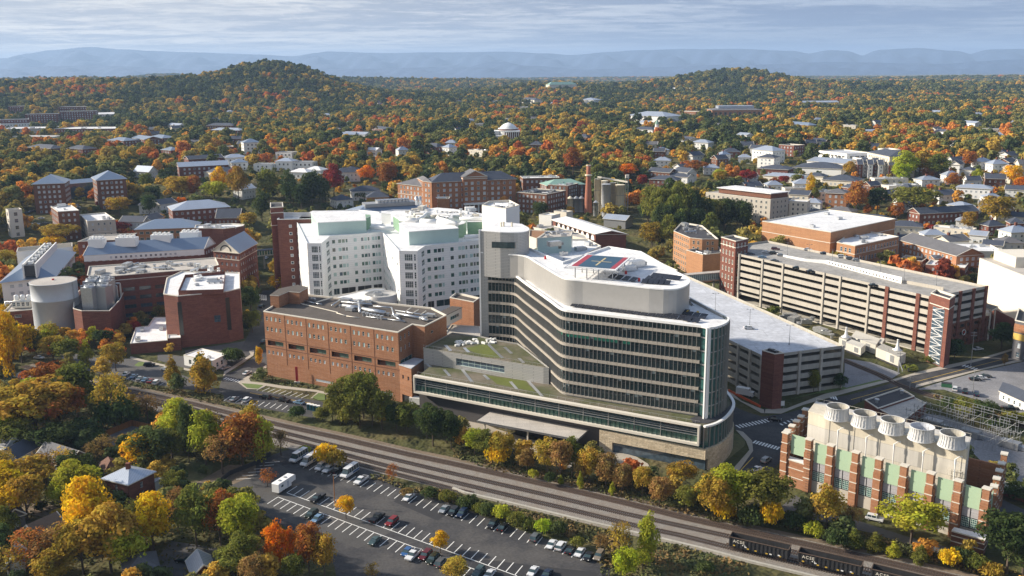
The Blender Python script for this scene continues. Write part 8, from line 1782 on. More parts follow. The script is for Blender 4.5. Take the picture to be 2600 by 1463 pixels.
# ---------------- trees ----------------
def leafmat():
 m=bpy.data.materials.new('foliage');m.use_nodes=True;MAT['foliage']=m;t=m.node_tree;n=t.nodes;l=t.links;n.clear()
 o=n.new('ShaderNodeOutputMaterial');d=n.new('ShaderNodeBsdfDiffuse');tr=n.new('ShaderNodeBsdfTranslucent');mx=n.new('ShaderNodeMixShader');mx.inputs[0].default_value=.38
 oi=n.new('ShaderNodeObjectInfo');tc=n.new('ShaderNodeTexCoord');no=n.new('ShaderNodeTexNoise');no.inputs['Scale'].default_value=.9;no.inputs['Detail'].default_value=4;no.inputs['Roughness'].default_value=.7
 l.new(tc.outputs['Object'],no.inputs[0])
 hs=n.new('ShaderNodeHueSaturation');mr=n.new('ShaderNodeMapRange');l.new(no.outputs[0],mr.inputs[0]);mr.inputs[1].default_value=.32;mr.inputs[2].default_value=.68;mr.inputs[3].default_value=.4;mr.inputs[4].default_value=1.55
 l.new(oi.outputs['Color'],hs.inputs['Color']);l.new(mr.outputs[0],hs.inputs['Value']);
 n2=n.new('ShaderNodeTexNoise');n2.inputs['Scale'].default_value=2.3;l.new(tc.outputs['Object'],n2.inputs[0]);m2=n.new('ShaderNodeMapRange');l.new(n2.outputs[0],m2.inputs[0]);m2.inputs[1].default_value=.3;m2.inputs[2].default_value=.7;m2.inputs[3].default_value=.478;m2.inputs[4].default_value=.522;l.new(m2.outputs[0],hs.inputs['Hue'])
 l.new(hs.outputs[0],d.inputs[0]);l.new(hs.outputs[0],tr.inputs[0]);l.new(d.outputs[0],mx.inputs[1]);l.new(tr.outputs[0],mx.inputs[2]);l.new(mx.outputs[0],o.inputs[0])
leafmat()
PAL=[(.055,.075,.03),(.09,.11,.04),(.15,.155,.05),(.22,.19,.055),(.33,.24,.05),(.44,.29,.05),(.44,.19,.04),(.36,.11,.035),(.22,.06,.035)]
def forestmat():
 m=bpy.data.materials.new('woodland_foliage');m.use_nodes=True;MAT['woodland_foliage']=m;t=m.node_tree;n=t.nodes;l=t.links;n.clear()
 o=n.new('ShaderNodeOutputMaterial');d=n.new('ShaderNodeBsdfDiffuse');tr=n.new('ShaderNodeBsdfTranslucent');mx=n.new('ShaderNodeMixShader');mx.inputs[0].default_value=.32
 oi=n.new('ShaderNodeObjectInfo');g=n.new('ShaderNodeNewGeometry');no=n.new('ShaderNodeTexNoise');no.inputs['Scale'].default_value=.006;no.inputs['Detail'].default_value=5;l.new(oi.outputs['Location'],no.inputs[0])
 ad=n.new('ShaderNodeMath');ad.operation='MULTIPLY_ADD';l.new(no.outputs[0],ad.inputs[0]);ad.inputs[1].default_value=1.5;
 rd=n.new('ShaderNodeMath');rd.operation='MULTIPLY';l.new(oi.outputs['Random'],rd.inputs[0]);rd.inputs[1].default_value=.62;ad2=n.new('ShaderNodeMath');ad2.operation='SUBTRACT';l.new(rd.outputs[0],ad2.inputs[0]);ad2.inputs[1].default_value=.55;l.new(ad2.outputs[0],ad.inputs[2])
 ln=n.new('ShaderNodeVectorMath');ln.operation='LENGTH';l.new(oi.outputs['Location'],ln.inputs[0]);dm=n.new('ShaderNodeMapRange');l.new(ln.outputs['Value'],dm.inputs[0]);dm.inputs[1].default_value=700;dm.inputs[2].default_value=2600;dm.inputs[3].default_value=.03;dm.inputs[4].default_value=.17;sb=n.new('ShaderNodeMath');sb.operation='SUBTRACT';l.new(ad.outputs[0],sb.inputs[0]);l.new(dm.outputs[0],sb.inputs[1]);ad=sb
 cr=n.new('ShaderNodeValToRGB');l.new(ad.outputs[0],cr.inputs[0]);e=cr.color_ramp.elements
 st=[(.0,PAL[0]),(.20,PAL[0]),(.30,PAL[1]),(.41,PAL[2]),(.51,PAL[3]),(.61,PAL[4]),(.69,PAL[5]),(.77,PAL[6]),(.87,PAL[7]),(1,PAL[8])]
 while len(e)<len(st):e.new(.5)
 for i,(p,c)in enumerate(st):e[i].position=p;e[i].color=(*c,1)
 n2=n.new('ShaderNodeTexNoise');n2.inputs['Scale'].default_value=.35;n2.inputs['Detail'].default_value=4;l.new(g.outputs['Position'],n2.inputs[0]);mr=n.new('ShaderNodeMapRange');l.new(n2.outputs[0],mr.inputs[0]);mr.inputs[1].default_value=.3;mr.inputs[2].default_value=.7;mr.inputs[3].default_value=.75;mr.inputs[4].default_value=2.05
 sc=n.new('ShaderNodeVectorMath');sc.operation='SCALE';l.new(cr.outputs[0],sc.inputs[0]);l.new(mr.outputs[0],sc.inputs['Scale'])
 l.new(sc.outputs[0],d.inputs[0]);l.new(sc.outputs[0],tr.inputs[0]);l.new(d.outputs[0],mx.inputs[1]);l.new(tr.outputs[0],mx.inputs[2]);l.new(mx.outputs[0],o.inputs[0])
forestmat()
def crown(seed,shape,nl,leaf,lobes=34,gap=.0):
 "unit crown: radius 1, height 2 centred at z=1.1"
 r=np.random.RandomState(seed);L_=[]
 for i in range(lobes):
  while True:
   v=r.uniform(-1,1,3)
   if np.linalg.norm(v)<1 and np.linalg.norm(v)>.35:break
  if shape=='cone':h=(v[2]+1)/2;s=(1-h)*.95+.12;c=np.array([v[0]*s*.72,v[1]*s*.72,v[2]*1.15]);rad=.20+.22*s*r.uniform(.6,1)
  elif shape=='tall':c=np.array([v[0]*.55,v[1]*.55,v[2]*1.1]);rad=r.uniform(.24,.38)
  elif shape=='wide':c=np.array([v[0]*.82,v[1]*.82,v[2]*.55+.1]);rad=r.uniform(.22,.36)
  elif shape=='bush':c=np.array([v[0]*.85,v[1]*.85,abs(v[2])*.5-.45]);rad=r.uniform(.25,.4)
  else:c=np.array([v[0]*.70,v[1]*.70,v[2]*.72+(.08 if v[2]>0 else 0)]);rad=r.uniform(.22,.40)
  L_.append((c,rad))
 V=[];F=[]
 w=np.array([q[1]**2 for q in L_]);w/=w.sum();idx=r.choice(len(L_),nl,p=w)
 for k in idx:
  c,rad=L_[k];d=r.normal(size=3);d/=np.linalg.norm(d)
  if d[2]<-.55:d[2]*=-1
  p=c+d*rad*r.uniform(.72,1.08)*np.array([1,1,.85])
  nrm=d+r.normal(size=3)*.42;nrm/=np.linalg.norm(nrm);u=np.cross(nrm,r.normal(size=3));u/=np.linalg.norm(u);v=np.cross(nrm,u);s=leaf*r.uniform(.6,1.35)
  o=len(V);V+=[p+u*s,p+v*s*.7,p-u*s,p-v*s*.7];F.append((o,o+1,o+2,o+3))
 V=np.array(V);V[:,2]+=1.15
 me=bpy.data.meshes.new('crown');me.from_pydata([tuple(q)for q in V],[],F);me.update();return me
def trunkmesh(seed,h=1.3,limbs=7):
 r=random.Random(seed);b=MB();b.tube((0,0,-.05),(0,0,h*.55),.055,7,0,.04);b.tube((0,0,h*.55),(0.03,0,h),.04,6,0,.015)
 for i in range(limbs):
  z=h*r.uniform(.32,.85);a=r.uniform(0,6.28);L_=r.uniform(.4,.75);m=(cos(a)*L_*.5,sin(a)*L_*.5,z+.25);e=(cos(a)*L_,sin(a)*L_,z+.6);b.tube((0,0,z),m,.025,5,0,.016);b.tube(m,e,.016,4,0,.006)
  for s in(-1,1):b.tube(m,(m[0]+cos(a+s)*.3,m[1]+sin(a+s)*.3,m[2]+.3),.011,3,0,.004)
 return b.mesh('trunk',['trunk'])
NEARC={}
for sh,n_ in(('round',3),('wide',2),('tall',2),('cone',1),('bush',2)):
 NEARC[sh]=[crown(11*i+len(sh),sh,3200 if sh!='bush' else 1300,.060 if sh!='bush' else.08,52)for i in range(n_)]
SPARSE=[crown(71+i,'round',1100,.05,30)for i in range(2)]
MIDC={sh:[crown(31*i+len(sh),sh,900,.115,30)for i in range(2)]for sh in('round','wide','tall')}
FARC=[crown(51+i,'round' if i<3 else 'wide',460,.165,20)for i in range(4)]
for lst in list(NEARC.values())+[SPARSE]+list(MIDC.values()):
 for me in lst:me.materials.append(MAT['foliage'])
for me in FARC:me.materials.append(MAT['woodland_foliage'])
TRK=[trunkmesh(i)for i in range(3)];TRKB=[trunkmesh(9+i,1.7,14)for i in range(2)]
COLN=[('golden yellow',(.708,.464,.024)),('yellow-green',(.403,.415,.043)),('olive green',(.195,.207,.043)),('dark green',(.079,.110,.037)),('orange',(.756,.256,.018)),('rusty orange',(.439,.171,.043)),('tawny brown',(.329,.213,.073)),('crimson',(.329,.055,.037)),('bronze yellow',(.439,.305,.049)),('bright lime green',(.403,.488,.037))]
CD=dict(COLN)
TREES=[]
def tree(p,h,w,col,shape='round',near=True,kindname=None,sparse=False,dz=0):
 z=gz(p[0],p[1]);r=rnd
 t=bpy.data.objects.new(kindname or('shrub' if shape=='bush' else 'tree'),None);COL.objects.link(t);t.location=(p[0],p[1],z+dz);t.empty_display_size=.3
 me=(r.choice(SPARSE)if sparse else r.choice(NEARC[shape]if near else MIDC[shape if shape in MIDC else 'round']))
 c=bpy.data.objects.new('crown',me);COL.objects.link(c);c.parent=t
 cz=h/2.28
 c.scale=(w/2*1.0,w/2*r.uniform(.92,1.08),cz*(.98));c.location=(0,0,(.30*cz if shape!='bush' else.2)if shape!='cone' else.05*cz);c.rotation_euler=(0,0,r.uniform(0,6.28))
 if shape=='bush':c.scale=(w/2,w/2,h/1.15);c.location=(0,0,-h*.22)
 base=CD[col];j=r.uniform(.82,1.2);g=r.uniform(.92,1.08);c.color=(base[0]*j*g,base[1]*j,base[2]*j,1)
 if shape!='bush':
  k=bpy.data.objects.new('trunk',r.choice(TRKB if sparse else TRK));COL.objects.link(k);k.parent=t;k.scale=(w*.42,w*.42,h*.52);k.rotation_euler=(0,0,r.uniform(0,6.28))
 t['_c']=col;t['_s']=shape;t['_h']=h;TREES.append(t);FOOT.append(([(p[0]-w*.25,p[1]-w*.25),(p[0]+w*.25,p[1]-w*.25),(p[0]+w*.25,p[1]+w*.25),(p[0]-w*.25,p[1]+w*.25)],.1))
 t['category']='shrub' if shape=='bush' else 'tree'
 return t
def T(k,x,ytop,ybase,wpx,col,shape='round',sparse=False):
 "tree whose base is seen at (x,ybase), top at ytop, crown wpx wide in that frame"
 p=P(k,x,ybase);d=hypot(p.x,p.y);m=CR[k][2];sc=sqrt(d*d+(CAMH-p.z)**2)/FPX
 dy=(ybase-ytop)/m;px,py=sp(k,x,ytop);ray=_fw+_rt*((px-1300)/FPX)+_up*((731.5-py)/FPX);tt=d/hypot(ray.x,ray.y);h=CAMH+ray.z*tt-gz(p.x,p.y)
 h=max(1.5,h)
 return tree((p.x,p.y),h,max(1.5,wpx/m*sc),col,shape,True,None,sparse)
HAND=[('N5',1500,560,1130,400,'olive green'),('N5',1800,440,1180,540,'olive green'),('N5',2120,640,1210,450,'olive green'),('N5',2330,820,1240,380,'dark green'),('N5',1250,900,1090,300,'olive green'),('H',20,960,1200,220,'golden yellow'),('H',150,900,1150,200,'bronze yellow'),('N5',1600,430,1000,520,'olive green','wide'),('N5',1850,400,1040,560,'olive green','round'),('N5',1980,640,1150,420,'olive green','round'),('N5',1400,780,1080,300,'olive green','round'),('N5',1650,800,1180,330,'olive green','bush'),('N5',880,850,1060,240,'dark green','bush'),('N5',2450,900,1230,380,'dark green','round'),('E',1560,1060,1330,230,'dark green','round'),('E',1720,1120,1370,230,'dark green','round'),('E',1400,1050,1290,230,'olive green','round'),('F',150,700,1010,280,'dark green','round'),('F',290,770,1030,200,'dark green','round'),('F',470,870,1080,200,'yellow-green','round'),('F',560,900,1120,230,'olive green','round'),('F',690,900,1150,240,'bronze yellow','round'),('F',650,990,1160,200,'golden yellow','bush'),('F',870,1040,1210,180,'tawny brown','round'),('F',1030,940,1240,240,'bronze yellow','round'),('F',1130,960,1280,220,'tawny brown','round'),('F',1220,960,1250,190,'olive green','round'),('F',1350,1020,1300,220,'bronze yellow','round'),('F',1480,1080,1330,220,'tawny brown','round'),('F',1600,1160,1364,200,'tawny brown','round'),('J',1130,230,440,200,'tawny brown','round'),('J',1330,240,490,200,'tawny brown','round'),('J',1470,300,520,190,'tawny brown','round'),('J',1650,290,560,200,'bronze yellow','round'),('J',1640,290,470,120,'crimson','bush'),('J',1800,400,640,230,'tawny brown','round'),('J',1990,250,480,280,'bronze yellow','wide'),('J',2030,460,690,230,'olive green','round'),('J',2220,380,690,230,'olive green','round'),('J',2340,310,640,260,'yellow-green','wide'),('J',2350,560,770,200,'golden yellow','bush'),('J',2480,330,720,260,'yellow-green','wide'),('J',700,310,400,90,'yellow-green','bush'),('J',940,370,450,80,'yellow-green','cone'),('J',1110,340,490,90,'yellow-green','cone'),('J',1390,430,540,90,'yellow-green','cone'),('J',850,330,450,100,'dark green','bush'),('G',120,850,1120,250,'yellow-green','round'),('G',30,900,1130,230,'bronze yellow','round'),('G',300,860,1140,300,'olive green','wide'),('G',340,1020,1190,130,'golden yellow','bush'),('G',240,1050,1180,150,'dark green','bush'),('G',650,960,1190,200,'bronze yellow','round'),('G',790,1060,1200,150,'tawny brown','round',True),('G',1120,1020,1270,310,'yellow-green','wide'),('G',580,1140,1240,110,'yellow-green','bush'),('G',700,1180,1290,130,'dark green','bush'),('G',800,1190,1300,150,'olive green','cone'),('G',920,1210,1320,150,'olive green','cone'),('G',1020,1260,1350,110,'yellow-green','cone'),('G',1170,1280,1380,130,'olive green','cone'),('G',1330,1290,1400,110,'golden yellow','bush'),('G',1410,1290,1390,130,'dark green','bush'),('G',1560,1370,1449,120,'bronze yellow','bush'),('G',1650,1080,1440,300,'dark green','wide'),('G',1740,1200,1440,260,'dark green','round'),('G',470,1090,1190,140,'dark green','bush'),('G',1480,1320,1420,120,'olive green','bush'),('G',580,310,430,85,'olive green','round'),('G',727,330,420,80,'dark green','round'),('G',1360,140,250,120,'dark green','round'),('G',1235,225,265,90,'olive green','bush'),('G',1620,50,190,150,'dark green','round'),('G',1350,455,540,130,'dark green','bush'),('G',1440,460,590,170,'olive green','round'),('G',1530,470,610,150,'dark green','round'),('G',1700,540,600,140,'olive green','bush'),('G',1600,570,640,130,'dark green','bush'),('G',1700,930,1020,160,'dark green','bush'),('G',1110,275,310,90,'olive green','bush'),('G',1640,220,280,40,'tawny brown','tall'),('I',860,160,390,230,'golden yellow','bush'),('I',960,220,420,200,'bronze yellow','bush'),('I',660,195,260,120,'yellow-green','bush'),('I',300,430,590,210,'rusty orange','round',True),('I',1055,675,900,200,'golden yellow','round'),('I',1960,1030,1225,200,'golden yellow','round'),('I',1500,430,540,140,'rusty orange','bush',True),('I',1860,600,700,170,'dark green','bush'),('I',2030,620,740,170,'olive green','bush'),('I',2200,690,800,170,'dark green','bush'),('I',2340,740,850,150,'olive green','bush'),('I',2110,1300,1480,330,'bronze yellow','round'),('I',1310,1330,1500,170,'bronze yellow','round',True),('I',1640,600,680,130,'tawny brown','bush'),('J',420,620,760,170,'yellow-green','bush'),('J',300,600,740,130,'dark green','bush'),('J',560,680,820,170,'olive green','bush'),('J',660,740,840,140,'olive green','bush'),('J',790,740,880,150,'bright lime green','bush'),('J',920,760,900,150,'dark green','bush'),('J',1090,900,1000,130,'olive green','bush'),('J',150,540,660,160,'dark green','bush'),('J',1290,880,1060,160,'tawny brown','round',True),('J',1450,780,1120,280,'bronze yellow','round',True),('J',1700,740,1130,230,'yellow-green','tall'),('J',1500,1020,1290,260,'bright lime green','round'),('J',1650,1010,1200,200,'yellow-green','round'),('J',2200,1110,1230,160,'dark green','bush'),('H',500,930,1330,320,'golden yellow','round'),('H',600,1080,1430,330,'bronze yellow','round'),('H',830,1020,1330,260,'golden yellow','round'),('H',450,1130,1440,260,'bronze yellow','wide'),('H',700,1180,1440,230,'yellow-green','round'),('H',1060,980,1290,230,'olive green','round'),('H',960,970,1190,150,'tawny brown','round',True),('H',1190,1020,1290,190,'rusty orange','round',True),('H',1300,1040,1330,220,'yellow-green','round'),('H',1260,1300,1449,250,'olive green','round'),('H',430,840,1080,240,'yellow-green','round'),('H',330,930,1090,150,'yellow-green','round'),('H',180,1200,1440,260,'rusty orange','round',True),('H',60,1300,1480,250,'bronze yellow','round',True),('H',330,1180,1440,260,'tawny brown','round',True),('H',300,1320,1500,220,'bronze yellow','round'),('H',40,850,1100,230,'golden yellow','round'),('H',160,800,1040,260,'bronze yellow','wide'),('H',250,780,960,200,'tawny brown','round',True),('H',350,760,900,130,'golden yellow','round',True),('H',30,1080,1280,160,'olive green','round'),('H',20,1180,1400,140,'dark green','round'),('H',90,620,780,200,'olive green','round'),('H',200,390,700,420,'bronze yellow','wide'),('H',80,440,700,260,'bronze yellow','round'),('H',330,430,690,260,'rusty orange','wide'),('H',250,290,470,200,'rusty orange','wide'),('H',420,310,600,260,'olive green','tall'),('H',620,345,660,220,'bronze yellow','tall',True),('H',640,480,660,230,'dark green','bush'),('H',800,470,640,150,'tawny brown','round',True),('H',960,510,760,230,'yellow-green','round'),('H',930,660,830,280,'olive green','wide'),('H',760,700,880,210,'golden yellow','round'),('H',820,660,870,260,'dark green','round'),('H',1020,520,840,120,'dark green','tall'),('H',1110,570,850,220,'yellow-green','round'),('H',1200,680,900,220,'tawny brown','round',True),('H',1310,590,870,260,'rusty orange','round'),('H',1370,540,760,180,'bronze yellow','tall'),('H',1420,620,860,170,'yellow-green','tall'),('H',560,700,830,190,'tawny brown','round',True),('H',680,690,800,110,'bronze yellow','round'),('H',490,650,760,160,'dark green','bush'),('H',440,600,730,200,'dark green','bush'),('H',0,560,760,200,'yellow-green','round'),('H',300,620,790,230,'dark green','wide'),('H',70,40,420,170,'golden yellow','tall'),('H',120,90,300,170,'golden yellow','round'),('H',25,130,400,120,'bronze yellow','round'),('H',200,130,280,110,'olive green','round'),('H',290,150,300,150,'bronze yellow','round'),('H',360,170,310,150,'olive green','round'),('H',470,180,310,110,'yellow-green','cone'),('H',625,195,345,140,'bronze yellow','round'),('H',935,265,430,120,'bronze yellow','cone'),('H',1100,250,465,190,'bronze yellow','cone'),('H',1245,215,290,110,'dark green','bush'),('H',600,210,260,120,'dark green','bush'),('I',400,965,1400,300,'orange','tall'),('I',530,1010,1300,180,'orange','tall'),('I',700,970,1420,320,'rusty orange','round'),('I',850,1060,1449,280,'bronze yellow','round'),('I',100,1040,1449,330,'olive green','round'),('I',200,1050,1300,170,'tawny brown','round',True),('I',60,700,1050,400,'yellow-green','round'),('I',-100,640,1000,300,'rusty orange','round'),('I',560,1250,1500,260,'olive green','round'),('I',50,-30,350,330,'rusty orange','round'),('I',250,-10,300,230,'yellow-green','tall'),('I',430,50,290,200,'tawny brown','round',True),('B',330,870,1000,200,'golden yellow','round'),('B',300,750,900,130,'bronze yellow','round'),('B',400,765,960,130,'olive green','round'),('B',115,870,1000,120,'rusty orange','round',True),('B',110,960,1150,170,'dark green','round'),('B',120,1130,1290,160,'olive green','round'),('B',60,1180,1290,110,'dark green','bush'),('N1',1760,10,240,110,'golden yellow','tall'),('N1',1480,10,190,220,'dark green','bush'),('C',1330,190,560,220,'olive green','round'),('C',1430,180,560,220,'dark green','round'),('C',1530,190,600,230,'olive green','round'),('C',1400,330,640,200,'dark green','round'),('C',1600,250,600,200,'dark green','round'),('C',1520,420,680,200,'dark green','round'),('C',1320,480,680,200,'bronze yellow','round'),('C',1700,280,600,180,'dark green','round'),('C',1800,300,560,180,'olive green','round'),('C',1860,320,540,160,'dark green','round'),('D',170,370,590,150,'dark green','round'),('D',90,380,590,150,'dark green','round'),('D',220,400,600,110,'dark green','round'),('C',1290,300,500,180,'dark green','round'),('C',1380,210,600,200,'olive green','round'),('C',1480,300,640,210,'olive green','round'),('C',1640,380,640,190,'dark green','round'),('C',1440,440,690,170,'olive green','round'),('C',1740,420,660,160,'olive green','round'),('B',240,90,330,190,'olive green','tall'),('B',400,130,360,180,'dark green','tall'),('B',560,110,360,190,'dark green','tall'),('B',640,150,360,170,'dark green','tall'),('B',480,200,380,170,'dark green','tall'),('B',190,260,470,170,'dark green','tall'),('B',720,60,300,160,'crimson','round'),('B',960,65,190,150,'orange','round'),('B',1110,40,230,180,'rusty orange','round'),('B',1120,180,290,110,'dark green','round'),('B',830,0,70,100,'golden yellow','round'),('B',90,400,540,150,'bronze yellow','round'),('B',910,240,310,110,'dark green','bush'),('C',1140,40,170,160,'orange','round'),('C',1245,130,230,90,'crimson','round'),('C',930,60,190,150,'olive green','round'),('C',500,320,470,130,'dark green','round'),('C',740,-60,130,180,'rusty orange','round'),('C',1640,15,130,170,'rusty orange','wide'),('C',1820,90,200,130,'yellow-green','round'),('A',450,480,640,240,'bronze yellow','wide'),('A',390,570,660,170,'golden yellow','bush'),('A',880,285,430,200,'bronze yellow','round'),('A',1100,280,430,120,'dark green','round'),('A',955,190,310,110,'golden yellow','tall'),('A',1340,140,300,250,'bronze yellow','round'),('A',1580,180,320,210,'yellow-green','round'),('A',1430,140,310,130,'rusty orange','round'),('A',1080,120,260,130,'olive green','round'),('A',870,470,540,190,'crimson','bush'),('A',745,315,370,70,'crimson','bush'),('A',1330,290,360,90,'orange','bush'),('A',1760,80,330,160,'bronze yellow','round'),('A',1620,80,280,130,'golden yellow','round'),('A',1740,70,200,120,'rusty orange','round'),('A',60,690,870,160,'bronze yellow','round'),('A',20,820,930,90,'dark green','round'),('A',1000,1200,1300,90,'crimson','bush'),('A',1500,1430,1449,60,'dark green','bush'),('A',1850,870,1010,100,'bronze yellow','round'),('D',1200,90,260,170,'yellow-green','round'),('D',1290,90,240,180,'bronze yellow','round'),('D',1400,110,260,150,'olive green','round'),('D',1180,160,280,130,'bright lime green','round'),('D',620,235,380,80,'golden yellow','tall'),('D',650,310,400,70,'olive green','round'),('D',230,190,300,130,'crimson','wide'),('D',455,230,300,80,'crimson','round'),('D',400,245,300,70,'rusty orange','round'),('D',900,280,480,160,'rusty orange','round'),('D',1030,300,470,150,'dark green','round'),('D',1250,290,490,270,'olive green','wide'),('D',1150,400,510,90,'rusty orange','round'),('D',1760,360,540,200,'bronze yellow','round'),('D',1590,455,580,110,'bronze yellow','round'),('D',1490,220,320,120,'rusty orange','round'),('D',1640,195,280,70,'yellow-green','round'),('D',1370,530,590,90,'crimson','bush'),('D',1580,770,880,120,'dark green','round'),('D',1860,170,300,130,'golden yellow','round'),('D',1920,240,330,110,'orange','round'),('D',70,200,290,110,'bronze yellow','round'),('D',540,220,300,90,'olive green','round'),('D',330,245,290,70,'bronze yellow','round'),('D',860,150,240,90,'bronze yellow','round'),('D',970,410,490,60,'rusty orange','round'),('D',1340,180,260,90,'rusty orange','round'),('D',1590,85,190,90,'rusty orange','round')]
for q in HAND:T(*q)
# ---------------- many small houses among the trees ----------------
HP=[]
def scatter_houses():
 r=random.Random(77);fb=[(min(x for x,y in p)-m,max(x for x,y in p)+m,min(y for x,y in p)-m,max(y for x,y in p)+m)for p,m in FOOT]
 kinds=[('white gabled house','siding','roof_slate','gable'),('white hipped house','white','roof_tin','hip'),('red brick house','brick_red','roof_slate','hip'),('cream gabled house','cream','roof_greyshingle','gable'),('brown shingled house','brick_brown','roof_slate','gable'),('pale flat-roofed building','cream','roof_white','flat')]
 for(x0,y0,x1,y1),n in(((1880,420,2600,560),34),((2250,560,2600,650),9),((1650,300,2600,420),24),((1000,300,1650,400),10),((300,290,900,380),10),((1640,380,1900,470),10),((880,260,1700,300),7)):
  k=0;it=0
  while k<n and it<n*30:
   it+=1;x=r.uniform(x0,x1);y=r.uniform(y0,y1);p=P('SS',x,y)
   if any(a-7<p.x<b+7 and c-8<p.y<d+8 for a,b,c,d in fb):continue
   i=r.choice((0,0,1,1,2,3,4,5));kd=kinds[i];dd=[q for q in HP if q[0]==i]
   fb.append((p.x-9,p.x+9,p.y-9,p.y+9));k+=1;w=6.5 if i<5 else 12
   poly=[(p.x-w,p.y-5),(p.x+w,p.y-5),(p.x+w,p.y+5),(p.x-w,p.y+5)]
   if not dd:
    t=bld('house','h','house',poly,7 if i<5 else 8,kd[1],kd[2],rt=kd[3],rh=3.4,floors=2,sp=3.6,w=1.2,wh=1.5,glass='glass_blue',margin=2,chim=1 if i<5 else 0,units=0 if i<5 else 4,z0=gz(p.x,p.y)-.6);HP.append((i,t))
   else:
    s=r.uniform(.85,1.35);t=copy_tree(dd[0][1],loc=(p.x,p.y,gz(p.x,p.y)-.6),rz=r.uniform(-.7,.7),sc=(s,s,r.uniform(.85,1.15)));claim(poly,2)
   t['group']='small houses among the autumn trees';t['_k']=kd[0];HOUSES.append(t)
HOUSES=[]
scatter_houses()
def blocked_fn():
 polys=[(np.array(p),m)for p,m in FOOT];bb=[(p[:,0].min()-m,p[:,0].max()+m,p[:,1].min()-m,p[:,1].max()+m)for p,m in polys]
 def f(X_,Y_,extra=0,front=0):
  out=np.zeros(X_.shape,bool)
  for(p,m),(x0,x1,y0,y1)in zip(polys,bb):
   e=m+extra;fr=front if(x1-x0)*(y1-y0)>90 and y0>560 else 0
   c=(X_>x0-extra)&(X_<x1+extra)&(Y_>y0-extra-fr)&(Y_<y1+extra)
   if not c.any():continue
   ii=np.where(c)[0];n=len(p)
   if len(p)>2:
    for ddx,ddy in([(0,0),(e,0),(-e,0),(0,e),(0,-e)]+([(0,fr*.5),(0,fr),(e,fr*.6),(-e,fr*.6)]if fr else[])):
     X2=X_[ii]+ddx;Y2=Y_[ii]+ddy;ins=np.zeros(len(ii),bool);j=n-1
     for i in range(n):
      xi,yi=p[i];xj,yj=p[j];k=((yi>Y2)!=(yj>Y2))&(X2<(xj-xi)*(Y2-yi)/(yj-yi+1e-12)+xi);ins^=k;j=i
     out[ii[ins]]=True
  return out
 return f
blocked=blocked_fn()
big=[(min(x for x,y in p),max(x for x,y in p),min(y for x,y in p))for p,m in FOOT if min(y for x,y in p)>600 and abs(area(p))>90]
def shade(x,y):
 for x0,x1,y0 in big:
  if y0-.085*y0<y<y0+2 and x0-4<x*y0/y<x1+4:return True
 return False
rs=np.random.RandomState(5)
def ring(d0,d1,step,half=.64):
 a0,a1=-half,half;pts=[];y=d0
 while y<d1:
  n=int(2*half*y/step);x=(np.arange(n)-n/2)*step+rs.uniform(-.45,.45,n)*step;yy=y+rs.uniform(-.45,.45,n)*step;pts.append(np.stack([x,yy],1));y+=step
 return np.concatenate(pts)
def sel(p,extra,front):return p[~blocked(p[:,0],p[:,1],extra,front)]
nearp=sel(ring(190,560,13,.60),5.5,0)
zone=[]
for x,y in nearp:
 px,py=proj((x,y,3));
 if-20<px<2620 and py<1500:zone.append((x,y,px,py))
rnd.shuffle(zone)
left=296-len([t for t in TREES if t.name.startswith('tree')])
def okzone(px,py):
 if 1190<px<2300 and py>1180:return False
 if px>2000 and 820<py<1180:return False
 if 700<px<1900 and 500<py<1000:return False
 if 1180<px<1500 and py>1240:return False
 return True
cnt=0
for x,y,px,py in sorted(zone,key=lambda q:q[1]):
 if cnt>=max(0,left):break
 if not okzone(px,py):continue
 if py>860 and px<640:
  col=rnd.choice(['bronze yellow','olive green','tawny brown','dark green','yellow-green','olive green']);h=rnd.uniform(8,13)
 elif py<760:col=rnd.choice(['olive green','dark green','bronze yellow','rusty orange','olive green']);h=rnd.uniform(8,12)
 else:col=rnd.choice(['olive green','dark green','tawny brown']);h=rnd.uniform(5,9)
 tree((x,y),h,h*rnd.uniform(.8,1.05),col,rnd.choice(['round','round','wide']),near=y<300,sparse=rnd.random()<.2);cnt+=1
P1=sel(ring(420,1400,11),3,4);keep=[]
for i,(x,y)in enumerate(P1):
 if y<560:
  px,py=proj((x,y,3))
  keep.append(not(700<px<1900)and okzone(px,py)and py<760)
 else:keep.append(True)
P1=P1[np.array(keep)]
P2=sel(ring(1400,3000,14,.62),5,14);P3=sel(ring(3000,5200,22,.60),6,20);P4=ring(5200,10500,48,.60)
